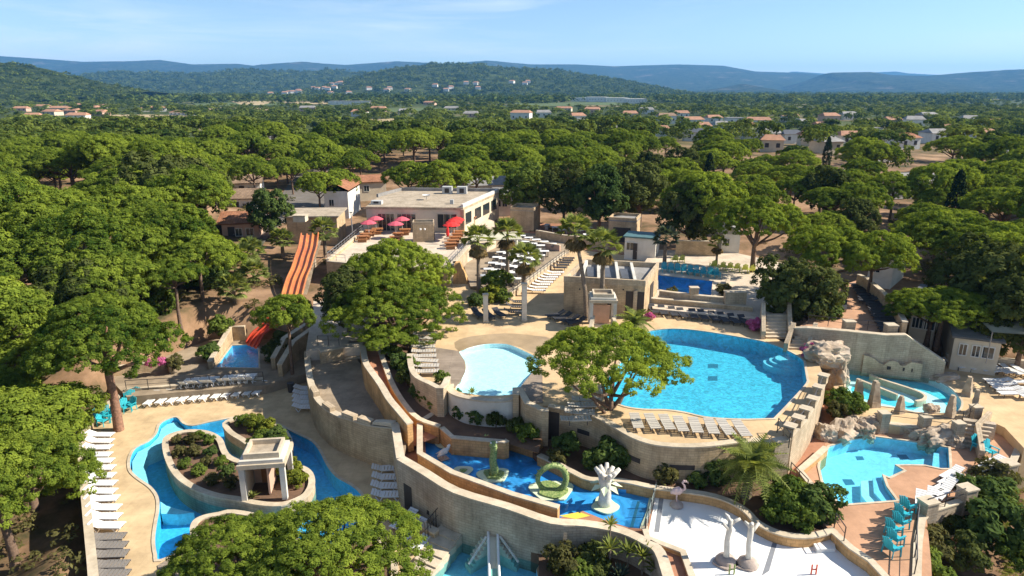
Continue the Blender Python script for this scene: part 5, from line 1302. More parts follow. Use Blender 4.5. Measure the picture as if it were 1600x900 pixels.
for i, (a, c) in enumerate([(262, 548), (312, 553), (357, 557), (402, 562), (447, 569), (490, 574), (537, 581), (588, 585), (628, 590)]): put(CT, P(980 + a / 4.5, 300 + (c + 14) / 4.5, 5.0), .05, '%s turquoise chair from the left behind the far blue pool' % ORD[i], 'turquoise chairs at the far pool')
for i, (a, c) in enumerate([(330, 488), (378, 488), (602, 528), (662, 538), (712, 543), (762, 548), (817, 556), (870, 562)]): put(CY, P(980 + a / 4.5, 300 + (c + 10) / 4.5, 5.0), math.pi + .1, '%s yellow chair from the left behind the turquoise ones at the far pool' % ORD[i], 'yellow chairs at the far pool')
for i, (a, c) in enumerate([(273, 516), (282, 517), (302, 515), (309, 511)]): put(CT, P(a, c, 1.6), .2, '%s turquoise chair from the left on the slope under the slide pines' % ORD[i], 'turquoise chairs under the pines')

def table(label, m='render_white', leg='metal_grey', group=None, benches=False):
    t = thing('picnic_table' if benches else 'cafe_table', label, 'table', group=group)
    MB().box(0, 0, .70, 1.5 if benches else 1.15, .75, .05).build('tabletop', m, t)
    for s_ in (-1, 1): MB().box(s_ * .45, 0, 0, .08, .5, .7).build('leg', leg, t)
    if benches:
        for s_ in (-1, 1): MB().box(0, s_ * .72, .4, 1.5, .28, .06).build('bench', m, t); MB().box(0, s_ * .72, 0, 1.1, .08, .4).build('bench_leg', leg, t)
    return t
TP = table('x', 'bench_wood', 'brown_wood', 'g', True); TC = table('x', 'fabric_white'); 
def cchair(label):
    t = thing('cafe_chair', label, 'chair', group='cafe chairs on the dining terrace')
    MB().box(0, 0, .42, .42, .42, .05).build('seat', 'grey_mesh', t); MB().box(0, .21, .47, .42, .05, .38).build('backrest', 'grey_mesh', t)
    for s_ in (-1, 1):
        for y in (-.18, .18): MB().box(s_ * .19, y, 0, .04, .04, .42).build('leg', 'metal_grey', t)
    return t
CC = cchair('x')
for i, (a, c) in enumerate([(579, 368), (572, 373), (567, 377), (590, 365), (622, 372), (633, 366), (618, 378), (708, 383), (711, 378), (714, 373), (717, 369), (704, 388)]):
    put(TP, P(a, c, ZR2), .1, ('%s brown picnic table from the left on the restaurant terrace' % ORD[[2, 1, 0, 3, 5, 6, 4, 8, 9, 10, 11, 7][i]]), 'picnic tables on the restaurant terrace')
k = 0
for j in range(9):
    for i in range(6):
        u, v = (i + .5) / 6, (j + .5) / 9
        a = P(748, 450, ZP).lerp(P(806, 455, ZP), u); c = P(800, 372, ZP).lerp(P(872, 392, ZP), u); q = a.lerp(c, v)
        if rng.random() < .08: continue
        q.z = ZP + .35; r_ = rng.uniform(-.15, .15)
        put(TC, q, r_, 'white table %s from the left in the %s row of the dining terrace' % (ORD[i], ORD[j]), 'white tables on the dining terrace')
        for s_, nm in ((-1, 'near'), (1, 'far')):
            put(CC, q + Vector((rng.uniform(-.1, .1), s_ * .68, 0)), (0 if s_ > 0 else math.pi) + rng.uniform(-.3, .3), 'dark chair on the %s side of the %s table in dining row %s' % (nm, ORD[i], ORD[j]), 'cafe chairs on the dining terrace')
for i, (a, c) in enumerate([(868, 362), (880, 366), (893, 360), (905, 368), (920, 363), (932, 371), (855, 358), (915, 374)]):
    put(TC, P(a, c, 4.6), .2 * i, 'white table on the rear plaza under the oaks, %s from the left' % ORD[[1, 2, 3, 4, 6, 7, 0, 5][i]], 'white tables on the rear plaza')
def parasol(p, label, m, h=2.2, r=1.1, closed=False):
    t = thing('parasol', label, 'parasol', p, rng.uniform(0, 1))
    MB().tube([(0, 0, 0), (0, 0, h)], .03, 6).build('pole', 'metal_white', t); MB().box(0, 0, 0, .5, .5, .1).build('base', 'cap', t)
    if closed: MB().lathe([(.05, .9), (.22, 1.2), (.16, 1.9), (.02, h + .1)], 8).build('canopy', m, t)
    else:
        b = MB(); b.lathe([(r, h - .34), (r * .55, h - .08), (.02, h + .1)], 8); b.lathe([(.02, h + .06), (r * .55, h - .12), (r, h - .38)], 8); b.build('canopy', m, t)
        for k in range(8): MB().bar((0, 0, h - .3), (r * .9 * math.cos(k * math.pi / 4), r * .9 * math.sin(k * math.pi / 4), h - .5), .02, .02).build('rib', 'metal_white', t)
for i, (a, c, m, lab) in enumerate([(577, 370, 'parasol_pink', 'leftmost open pink parasol on the restaurant terrace'), (588, 363, 'parasol_pink', 'second open pink parasol, nearest the left glass door'), (619, 372, 'parasol_pink', 'third open pink parasol, in front of the glass doors'), (629, 364, 'parasol_pink', 'fourth open pink parasol, closest to the stair tower')]): parasol(P(a, c, ZR2), lab, m)
for i, (a, c) in enumerate([(700, 381), (706, 376), (710, 371), (714, 367)]): parasol(P(a, c, ZR2), '%s bright red parasol from the front on the right of the terrace' % ORD[i], 'parasol_red', 2.4, 1.15, i == 0)
for i, (a, c) in enumerate([(807, 398), (800, 425)]): parasol(P(a, c, ZP + .35), ('far' if i == 0 else 'near') + ' closed pale parasol on the dining terrace', 'parasol_cream', 3.0, 1.3, True)
# air conditioning units at the foot of the pine wall, bins
p = P(912, 690, 2.1); t = thing('air_conditioner', 'grey air conditioning unit against the wall under the pine', 'air conditioner', p, .1)
MB().box(0, 0, 0, 1.0, .5, .9).build('casing', 'ac_grey', t); MB().lathe([(.02, 0), (.33, .0), (.35, .05)], 14).build('fan', 'shutter_dark', t)
f_ = [q for q in C.objects if q.name.startswith('fan')][-1]; f_.rotation_euler = (R90, 0, 0); f_.location = (0, -.26, .45)
p = P(455, 612, 0); t = thing('litter_bin', 'dark litter bin beside the leaning pine at the slide pool', 'bin', p); MB().lathe([(.25, 0), (.28, .75), (.2, .8)], 12).build('body', 'metal_dark', t); MB().lathe([(.3, .76), (.3, .84), (.02, .9)], 12).build('lid', 'metal_dark', t)
railing(XY([(198, 611), (300, 605), (412, 597)], .8), .8, .95, 'black railing behind the low wall of the lower deck', every=1.6)
t = thing('light_column', 'slim grey lamp column on the restaurant terrace left edge', 'lamp post', P(551, 372, ZR2)); MB().tube([(0, 0, 0), (0, 0, 3.4)], [.09, .06], 8).build('pole', 'metal_grey', t); MB().box(0, 0, 3.4, .35, .2, .12).build('lamp_head', 'metal_grey', t)
t = thing('light_column', 'slim grey column at the left front corner of the terrace', 'lamp post', P(508, 409, ZP - 1)); MB().tube([(0, 0, 0), (0, 0, 5.2)], [.12, .1], 8).build('pole', 'metal_grey', t); MB().box(0, 0, 5.2, .3, .3, .12).build('lamp_head', 'metal_grey', t)
# ------------------------------------------------------------------ terrain
PLATS = [deckA, stripB, terrC, walkD, splash, gardenE, gardenF, gardenG, deckG, deckR, deckU, terrU] + \
        [XY([(478, 548), (566, 542), (578, 500), (560, 470), (490, 470)], 3.5), XY([(1020, 482), (1200, 500), (1235, 470), (1240, 415), (1150, 395), (1020, 390), (1000, 420)], 5.0)]
PLATS_BIG = [offset(p, .9) for p in PLATS[:2]] + PLATS[2:]
def sstep(a, b, x):
    t = min(1, max(0, (x - a) / (b - a))); return t * t * (3 - 2 * t)
def terr(x, y):
    z = -.5 + 4.7 * sstep(36, 68, y) + 2.2 * sstep(68, 230, y) - 4.5 * sstep(215, 400, y)
    z += 1.5 * sstep(24, 46, x) * (1 - sstep(50, 72, y))
    z -= 2.0 * sstep(-25, -30, x) * (1 - sstep(44, 58, y))
    z += .35 * noise.noise(Vector((x * .06, y * .06, 1.3))) + (.9 * noise.noise(Vector((x * .012, y * .012, 4.1))) if y > 90 else 0)
    z += 3.2 * math.exp(-((x + 62) / 22) ** 2 - ((y - 104) / 22) ** 2)
    z += 1.2 * sstep(-20, -60, x) * sstep(40, 60, y) * (1 - sstep(90, 140, y))
    return z
def in_plat(x, y):
    return any(inside(x, y, p) for p in PLATS_BIG)
def axis(fine, step, far, k):
    a = [0.0]
    while a[-1] < fine: a.append(a[-1] + step)
    while a[-1] < far: a.append(a[-1] + (a[-1] - a[-2]) * k)
    return a
ax = axis(66, 1.1, 13000, 1.13); xs = [-q for q in ax[:0:-1]] + ax
ys = [10 - q for q in axis(20, 3, 400, 1.4)[:0:-1]] + [10 + q for q in axis(100, 1.1, 11300, 1.11)]
verts, idx = [], {}
for y in ys:
    for x in xs:
        near = abs(x) < 75 and 8 < y < 125
        verts.append((x, y, -2.6 if near and in_plat(x, y) else terr(x, y)))
nx = len(xs)
faces = [(j * nx + i, j * nx + i + 1, (j + 1) * nx + i + 1, (j + 1) * nx + i) for j in range(len(ys) - 1) for i in range(nx - 1)]
me = bpy.data.meshes.new('ground'); me.from_pydata(verts, [], faces); me.polygons.foreach_set('use_smooth', [True] * len(me.polygons))
m, n, l, b = _nt('ground')
tc = n.new('ShaderNodeTexCoord')
n1 = n.new('ShaderNodeTexNoise'); n1.inputs['Scale'].default_value = .11; n1.inputs['Detail'].default_value = 9; n1.inputs['Roughness'].default_value = .68
n2 = n.new('ShaderNodeTexNoise'); n2.inputs['Scale'].default_value = .0055; n2.inputs['Detail'].default_value = 5
n3 = n.new('ShaderNodeTexNoise'); n3.inputs['Scale'].default_value = 1.3; n3.inputs['Detail'].default_value = 6
for q in (n1, n2, n3): l.new(tc.outputs['Object'], q.inputs['Vector'])
r1 = n.new('ShaderNodeValToRGB'); cr = r1.color_ramp
cr.elements[0].position = .36; cr.elements[0].color = (.065, .06, .028, 1); cr.elements[1].position = .66; cr.elements[1].color = (.40, .255, .155, 1)
e_ = cr.elements.new(.5); e_.color = (.235, .145, .085, 1)
r2 = n.new('ShaderNodeValToRGB'); cr = r2.color_ramp
cr.elements[0].position = .40; cr.elements[0].color = (.035, .05, .016, 1); cr.elements[1].position = .68; cr.elements[1].color = (.24, .185, .10, 1)
e_ = cr.elements.new(.55); e_.color = (.065, .085, .025, 1)
l.new(n1.outputs['Fac'], r1.inputs['Fac']); l.new(n2.outputs['Fac'], r2.inputs['Fac'])
sx = n.new('ShaderNodeSeparateXYZ'); l.new(tc.outputs['Object'], sx.inputs['Vector'])
mr = n.new('ShaderNodeMapRange'); mr.inputs['From Min'].default_value = 180; mr.inputs['From Max'].default_value = 330
l.new(sx.outputs['Y'], mr.inputs['Value'])
mx = n.new('ShaderNodeMixRGB'); l.new(mr.outputs['Result'], mx.inputs['Fac']); l.new(r1.outputs['Color'], mx.inputs['Color1']); l.new(r2.outputs['Color'], mx.inputs['Color2'])
l.new(mx.outputs['Color'], b.inputs['Base Color']); b.inputs['Roughness'].default_value = .95; b.inputs['Specular IOR Level'].default_value = .1
bp_ = n.new('ShaderNodeBump'); bp_.inputs['Strength'].default_value = .4; bp_.inputs['Distance'].default_value = .15
l.new(n3.outputs['Fac'], bp_.inputs['Height']); l.new(bp_.outputs['Normal'], b.inputs['Normal'])
MAT['ground'] = m; me.materials.append(m)
struct(link('ground', me))

def patch(pts, z, m, name, lift=.05, sub=True):
    """A sheet laid over the terrain (road, clearing, field)."""
    V, T = fill(smooth_loop(XY(pts, z), 3)); bb = MB(); bb.add([(x, y, max(terr(x, y), -1) + lift) for x, y in V], T); return struct(bb.build(name, m))
mat('asphalt', (.19, .17, .15), .9, .2, .8, stain=.3)
mat('dirt_road', (.40, .27, .17), .95, .25, .5, stain=.3)
mat('field_tan', (.46, .36, .20), .95, .2, .05, stain=.15)
mat('field_green', (.10, .14, .04), .95, .25, .05, stain=.15)

# ------------------------------------------------------------------ foliage meshes (numpy)
def leaf_mesh(name, centers, outs, csize, per, m, seed, leaf=.5, flat=.75, tints=None, up=.4):
    """Clumps of small leaf faces: each clump a puff of quads facing mostly outwards."""
    r = np.random.default_rng(seed); C_ = np.asarray(centers, float); O = np.asarray(outs, float); n_ = len(C_)
    cs = np.broadcast_to(np.asarray(csize, float), (n_,))
    d = r.normal(size=(n_, per, 3)); d /= np.linalg.norm(d, axis=2, keepdims=True)
    d = d + O[:, None, :] * .55; d /= np.linalg.norm(d, axis=2, keepdims=True)
    pos = C_[:, None, :] + d * (cs[:, None, None] * r.uniform(.45, 1.0, (n_, per, 1))) * np.array([1, 1, flat])
    nrm = d * 1.0 + O[:, None, :] * .45 + r.normal(size=(n_, per, 3)) * .38 + np.array([0, 0, up]); nrm /= np.linalg.norm(nrm, axis=2, keepdims=True)
    a = np.cross(nrm, r.normal(size=(n_, per, 3))); a /= np.linalg.norm(a, axis=2, keepdims=True) + 1e-9; b_ = np.cross(nrm, a)
    s = cs[:, None, None] * leaf * r.uniform(.6, 1.25, (n_, per, 1))
    q = np.stack([pos - a * s * .9, pos - b_ * s * .45, pos + a * s, pos + b_ * s * .45], axis=2).reshape(-1, 3)
    t = r.uniform(0, 1, n_) if tints is None else np.asarray(tints)
    tv = np.clip(t[:, None] * .75 + r.uniform(0, .25, (n_, per)), 0, 1)
    return quads_mesh(name, q, np.repeat(tv.reshape(-1), 4), m)
def quads_mesh(name, q, tint, m):
    k = len(q) // 4; me = bpy.data.meshes.new(name)
    me.vertices.add(4 * k); me.vertices.foreach_set('co', np.ascontiguousarray(q, dtype=np.float32).ravel())
    me.loops.add(4 * k); me.loops.foreach_set('vertex_index', np.arange(4 * k, dtype=np.int32))
    me.polygons.add(k); me.polygons.foreach_set('loop_start', np.arange(0, 4 * k, 4, dtype=np.int32))
    at = me.attributes.new('tint', 'FLOAT', 'POINT'); at.data.foreach_set('value', np.ascontiguousarray(tint, dtype=np.float32))
    me.materials.append(MAT[m]); me.update(calc_edges=True); return me

def lobes_umbrella(r, R, n_lobes, top, thick):
    """Lobe spheres of a stone pine crown: a flattened dome, uneven at the rim."""
    L = []
    for i in range(n_lobes):
        rr = R * math.sqrt((i + .4) / n_lobes) * .80; a = i * 2.39996 + r.uniform(-.35, .35)
        z = top - thick * (rr / R) ** 2 * r.uniform(.75, 1.15) - R * .22
        L.append((rr * math.cos(a), rr * math.sin(a), z + r.uniform(-.12, .12) * R * .5, R * r.uniform(.24, .36)))
    return L
def lobes_round(r, R, n_lobes, zc, zr):
    L = []
    for i in range(n_lobes):
        u = 1 - 2 * (i + .5) / n_lobes; a = i * 2.39996 + r.uniform(-.4, .4); s = math.sqrt(1 - u * u)
        k = r.uniform(.5, .78)
        L.append((R * s * math.cos(a) * k, R * s * math.sin(a) * k, zc + zr * u * k, R * r.uniform(.32, .46)))
    return L
def clumps(r, L, per_lobe, flat=.72, lower=-.35):
    """Clump centres on the outside of the lobes, with outward directions; clumps buried in other lobes are dropped."""
    cs, os_, ts = [], [], []
    for (x, y, z, R) in L:
        tl = r.uniform(.0, .45)
        for k in range(per_lobe):
            v = Vector((r.gauss(0, 1), r.gauss(0, 1), r.gauss(.25, 1))).normalized()
            if v.z < lower: v.z = -v.z
            p = Vector((x, y, z)) + Vector((v.x, v.y, v.z * flat)) * R * r.uniform(.82, 1.05)
            if any((p - Vector(q[:3])).length < q[3] * .62 for q in L): continue
            cs.append(tuple(p)); os_.append(tuple(v)); ts.append(min(1, max(0, tl + r.uniform(0, .55))))
    return cs, os_, ts
def trunk_mb(r, H, r0, L, fork=.5, lean=0.0, n_limbs=9, seg=8):
    b = MB(); top = Vector((lean * H, r.uniform(-.2, .2), H)); f = Vector((0, 0, 0)).lerp(top, fork) + Vector((r.uniform(-.15, .15), r.uniform(-.15, .15), 0))
    b.tube([(0, 0, -.6), (0, 0, .15), tuple(f * .5 + Vector((r.uniform(-.1, .1), 0, 0))), tuple(f), tuple(f.lerp(top, .6))], [r0 * 1.35, r0, r0 * .86, r0 * .74, r0 * .35], seg)
    for q in sorted(L, key=lambda q: r.random())[:n_limbs]:
        e = Vector(q[:3]) - Vector((0, 0, q[3] * .2)); s = f.lerp(top, r.uniform(0, .45)); m_ = s.lerp(e, .5) + Vector((0, 0, -.06 * (e - s).length))
        b.tube([tuple(s), tuple(m_), tuple(e)], [r0 * .5, r0 * .34, r0 * .12], 6)
    return b
TREES = {}
def pine_kind(key, seed, R, H, thick, n_lobes, per_lobe, per, csize, leaf=.5, r0=.3, fork=.5, m='pine_leaf', lower=-.35, bark='bark', flat=.62):
    r = random.Random(seed); L = lobes_umbrella(r, R, n_lobes, H, thick)
    cs, os_, ts = clumps(r, L, per_lobe, flat, lower)
    TREES[key] = (leaf_mesh('crown', cs, os_, csize, per, m, seed, leaf, tints=ts), trunk_mb(r, H - thick * .55, r0, L, fork).mesh('trunk', bark, True))
def round_kind(key, seed, R, zc, zr, n_lobes, per_lobe, per, csize, m, leaf=.5, r0=.25, bark='bark', lower=-.8):
    r = random.Random(seed); L = lobes_round(r, R, n_lobes, zc, zr); cs, os_, ts = clumps(r, L, per_lobe, .85, lower)
    TREES[key] = (leaf_mesh('crown', cs, os_, csize, per, m, seed, leaf, flat=.9, tints=ts), trunk_mb(r, zc, r0, L, .35).mesh('trunk', bark, True))
for i in range(2): pine_kind('near%d' % i, 11 + i, 5.4, 9.0, 2.6, 24, 82, 76, .33, .29, .33, .45, lower=-.45, flat=.8)
pine_kind('poolpine', 23, 5.0, 8.0, 2.7, 22, 66, 74, .31, .28, .3, .2, lower=-.02, bark='bark', flat=.75)
pine_kind('dome', 29, 5.9, 8.6, 5.2, 30, 80, 72, .34, .29, .33, .4, lower=-.6, flat=.85)
pine_kind('tallcrown', 31, 5.2, 11.2, 5.8, 28, 80, 76, .35, .29, .38, .6, lower=-.6, bark='bark_red')
pine_kind('smallpine', 37, 2.7, 6.0, 1.5, 14, 56, 60, .24, .30, .17, .6, flat=.85, lower=-.5)
for i in range(5): pine_kind('mid%d' % i, 41 + i * 3, 4.9 + .35 * (i % 3), 9.2 + .6 * (i % 2), 3.2 + .6 * (i % 3), 22, 56, 46, .42, .33, .27, .5, 'pine_leaf', lower=-.5, flat=.85)
for i in range(3): round_kind('oak%d' % i, 71 + i, 3.6, 4.9, 3.6, 13, 36, 32, .46, 'oak_dark', .46)
round_kind('broad0', 81, 3.0, 4.4, 3.4, 13, 36, 32, .44, 'broad_leaf', .46); round_kind('broad1', 83, 3.2, 4.6, 3.3, 13, 36, 32, .44, 'shrub_leaf', .46)
COUNT = [0]
def tree(key, x, y, label, cat='tree', name='stone_pine', sc=1.0, rz=None, group=None, z=None, szz=1.0, wx=1.0):
    z = terr(x, y) if z is None else z
    t = thing(name, label, cat, (x, y, z - .05), rng.uniform(0, 6.28) if rz is None else rz, group); t.scale = (sc * wx, sc / wx, sc * szz)
    c_, k_ = TREES[key]; link('trunk', k_, t); link('crown', c_, t); COUNT[0] += 1
    return t
# hand-placed trees nearest the pools
p = P(942, 690, 2.1); tree('poolpine', p.x + .3, p.y, 'multi-stemmed umbrella pine standing in front of the big pool', rz=.4, z=2.1, sc=1.0)
p = P(186, 672, 0); tree('tallcrown', p.x, p.y, 'tall pine with a thick bare trunk at the corner of the lower deck', rz=1.0, z=0, sc=.97)
p = P(470, 935, .3); tree('dome', p.x + 1.9, p.y - .6, 'large rounded pine in the planter at the bottom of the picture', rz=.3, z=.25, sc=.80, szz=.74)
tree('dome', p.x - 2.6, p.y - .3, 'left half of the double pine crown at the bottom of the picture', rz=2.3, z=.1, sc=.68, szz=.72)
p = P(28, 856, -.4); tree('near1', p.x - .6, p.y + .2, 'pine with slender trunk at the lower left picture corner', rz=4.0, z=-2.4, sc=.92, szz=1.02)
p = P(606, 552, 3.6); tree('dome', p.x + .3, p.y + 2.6, 'dense dark green pine in the centre, nearest the ramp', rz=1.8, z=2.6, sc=.98, szz=.82)
p = P(612, 500, 3.6); tree('dome', p.x + .3, p.y + 1.4, 'dense pine dome below the restaurant terrace, behind the nearer one', rz=3.6, z=3.0, sc=.93, szz=1.0)
p = P(600, 575, 3.6); tree('smallpine', p.x + .1, p.y + 1.0, 'small pine at the top of the ramp beside the curved wall', rz=.6, z=3.3, sc=.85, szz=.62)
p = P(466, 588, .6); tree('smallpine', p.x - .5, p.y, 'slim leaning pine over the small slide pool', rz=2.0, z=.5, sc=1.04, szz=1.18)
p = P(297, 546, 1.2); tree('smallpine', p.x - .6, p.y, 'small umbrella pine on the slope left of the slide pool', rz=3.0, z=terr(p.x, p.y), sc=1.05, szz=1.0)
p = P(1437, 534, 4.3); tree('near0', p.x + 1.0, p.y + .6, 'umbrella pine in front of the white mobile home on the right', rz=.9, z=4.0, sc=.72, szz=.68)
p = P(1467, 548, 4.3); tree('near1', p.x + .8, p.y + 1.6, 'second umbrella pine between the two mobile homes', rz=4.4, z=4.0, sc=.74, szz=.76)

# palms
def frond_mesh(kind, seed, L=2.2, m='palm_leaf'):
    r = random.Random(seed); q, tn = [], []
    if kind == 'feather':
        N = 22
        for i in range(N):
            u = (i + .5) / N; c_ = Vector((L * u, 0, .55 * L * u * (1 - u) * 1.2 - .42 * L * u * u))
            ln = L * .30 * (math.sin(math.pi * min(1, u * .85 + .14))) + .05
            for s_ in (-1, 1):
                d = Vector((.45, s_, -.25 + r.uniform(-.15, .15))).normalized(); w_ = Vector((.055, 0, .0))
                q += [c_ - w_, c_ + w_, c_ + d * ln + w_ * .3, c_ + d * ln - w_ * .3]; tn += [r.uniform(.1, .9)] * 4
            c2 = Vector((L * (u + 1 / N), 0, .55 * L * (u + 1 / N) * (1 - u - 1 / N) * 1.2 - .42 * L * (u + 1 / N) ** 2)); y_ = Vector((0, .03, 0))
            q += [c_ - y_, c_ + y_, c2 + y_, c2 - y_]; tn += [.9] * 4
    else:
        st = L * .5; y_ = Vector((0, .03, 0)); q += [-y_, y_, Vector((st, .02, .12)), Vector((st, -.02, .12))]; tn += [.8] * 4
        for k in range(15):
            a = -1.35 + 2.7 * k / 14; d = Vector((math.cos(a), math.sin(a), -.1 - .25 * abs(a) / 1.4)); w_ = Vector((-math.sin(a), math.cos(a), 0)) * .07; c_ = Vector((st, 0, .12)); e = c_ + d * L * .5 * r.uniform(.85, 1.05)
            mm = c_ + d * L * .3
            q += [c_, mm - w_, e + Vector((0, 0, -.08)), mm + w_]; tn += [r.uniform(.1, .9)] * 4
    return quads_mesh('frond', np.array([tuple(v) for v in q]), np.array(tn), m)
FR = {'feather': [frond_mesh('feather', i) for i in range(2)], 'fan': [frond_mesh('fan', i, 1.7) for i in range(2)], 'dead': [frond_mesh('fan', 9, 1.4, 'palm_dead')], 'blue': [frond_mesh('fan', 5, 1.7, 'palm_blue')]}
def palm(p, h, label, kind='fan', n_f=26, sc=1.0, lean=(0, 0), skirt=True, r0=.22, name='fan_palm'):
    t = thing(name, label, 'palm', p, 0 if lean != (0, 0) else rng.uniform(0, 6)); r = random.Random(int(abs(p.x * 91 + p.y * 37)))
    MB().tube([(0, 0, -.5), (lean[0] * .2, lean[1] * .2, h * .35), (lean[0] * .6, lean[1] * .6, h * .7), (lean[0], lean[1], h)], [r0 * 1.25, r0, r0 * .85, r0 * .8], 9).build('trunk', 'bark_palm', t)
    for i in range(n_f):
        u = (i + .5) / n_f; el = 1.3 - (1.45 if skirt else 1.75) * u + r.uniform(-.12, .12)
        o = link('frond', r.choice(FR[kind]), t); o.location = (lean[0], lean[1], h); o.rotation_euler = (r.uniform(-.2, .2), -el, i * 2.39996 + r.uniform(-.2, .2)); o.scale = (sc,) * 3
    if skirt:
        for i in range(18):
            o = link('dead_frond', FR['dead'][0], t); o.location = (lean[0], lean[1], h - .15); o.rotation_euler = (r.uniform(-.2, .2), 1.05 + r.uniform(-.3, .3), i * 2.39996); o.scale = (sc * 1.05,) * 3
    return t
for a, c, z, h, lab, ln in ((748, 466, ZP, 5.9, 'leftmost fan palm on the dining terrace, beside the buttress', (0, .1)), (793, 440, ZP + .3, 5.3, 'fan palm in the middle of the dining terrace', (0, 0)), (818, 462, ZP, 3.9, 'short fan palm behind the taller plaza column', (.1, 0)),
                            (917, 500, ZP, 8.0, 'tall leaning fan palm in front of the stone building', (-1.2, 1.0)), (941, 468, 7.4, 3.6, 'fan palm with hanging dead skirt rising through the stone building roof', (0, 0))):
    palm(P(a, c, z), h, lab, 'fan', 19, 1.2, ln, r0=.2)
q = P(941, 497, ZP); pp = [o for o in C.objects if o.get('label', '').startswith('fan palm with hanging')][0]; pp.location = (q.x - .1, q.y + .1, ZP); pp.children[0].scale = (1, 1, 1.9)
for ch in pp.children[1:]: ch.location.z += 3.2
palm(P(1165, 778, 2.1), 1.9, 'big feathery palm in the bed below the big pool wall', 'feather', 34, .95, (.2, 0), False, .28, 'date_palm')
palm(P(990, 524, ZP), 1.0, 'low feathery palm right of the stair pavilion', 'feather', 24, .8, (0, 0), False, .25, 'date_palm')
for a, c, z, h, lab, sc_ in ((508, 392, 5.0, 2.6, 'bushy fan palm right of the orange slide top', 1.25), (442, 396, 5.0, 1.7, 'bushy fan palm left of the orange slide top', 1.1), (395, 425, 3.6, 2.6, 'fan palm beside the slide slope, uppermost', 1.2), (372, 455, 3.0, 2.8, 'fan palm on the slope beside the red slide', 1.2),
                             (400, 460, 3.0, 2.4, 'fan palm right of the slope palms near the slide', 1.1), (370, 498, 2.4, 3.2, 'tall fan palm in front of the slope palms', 1.15), (385, 440, 3.4, 3.0, 'fan palm in the middle of the slope cluster', 1.15)):
    palm(P(a, c, z), h, lab, 'fan', 26, sc_, (0, 0), False)
palm(P(1038, 412, 5), 3.0, 'dark blue-green fan palm beside the white kiosk', 'blue', 24, 1.1, (0, 0), False)
palm(P(1119, 415, 5), 2.6, 'thin fan palm among the yellow chairs', 'fan', 18, .8, (0, 0), True, .14)
# shrubs: rounded bushes, spiky agaves, flowering bushes
def bush_mesh(key, seed, m, R=1.0, n_=8, per_l=20, per=16, cs=.22, flat=.8, leaf=.55):
    r = random.Random(seed); L = lobes_round(r, R, n_, .62 * R, R * flat); c_, o_, t_ = clumps(r, L, per_l, .85, -.4)
    return leaf_mesh('foliage', c_, o_, cs, per, m, seed, leaf, .9, t_)
BU = {k: bush_mesh(k, i + 3, m) for i, (k, m) in enumerate((('green', 'shrub_leaf'), ('dark', 'broad_leaf'), ('dry', 'shrub_dry'), ('pink', 'pink_leaf'), ('yellow', 'yellow_leaf'), ('oak', 'oak_dark')))}
stem = MB().tube([(0, 0, -.2), (.03, 0, .5)], [.07, .04], 6).mesh('stem', 'bark')
def agave_mesh(seed, m):
    r = random.Random(seed); q, tn = [], []
    for i in range(26):
        a = i * 2.39996; el = .25 + 1.1 * i / 26; d = Vector((math.cos(a) * math.cos(el), math.sin(a) * math.cos(el), math.sin(el))); s_ = Vector((-math.sin(a), math.cos(a), 0)) * .07; ln = r.uniform(.75, 1.0)
        q += [Vector((0, 0, .05)), d * ln * .5 - s_ + Vector((0, 0, .08)), d * ln - Vector((0, 0, .06)), d * ln * .5 + s_ + Vector((0, 0, .08))]; tn += [r.uniform(.2, 1)] * 4
    return quads_mesh('rosette', np.array([tuple(v) for v in q]), np.array(tn), m)
AG = [agave_mesh(1, 'palm_leaf'), agave_mesh(2, 'palm_blue')]
def bush(a, c, z, s, key, label, sz=None, group=None):
    p = P(a, c, z); t = thing('shrub', label, 'shrub', p, rng.uniform(0, 6), group); t.scale = (s, s, sz or s); link('stem', stem, t); link('foliage', BU[key], t); return t
def agave(a, c, z, s, label, k=0, h=0.0, group=None):
    p = P(a, c, z); t = thing('yucca' if h else 'agave', label, 'plant', p, rng.uniform(0, 6), group); t.scale = (s,) * 3
    MB().tube([(0, 0, -.1), (0, 0, h / s + .05)], .06, 6).build('stem', 'bark_palm', t); o = link('rosette', AG[k], t); o.location.z = h / s; return t
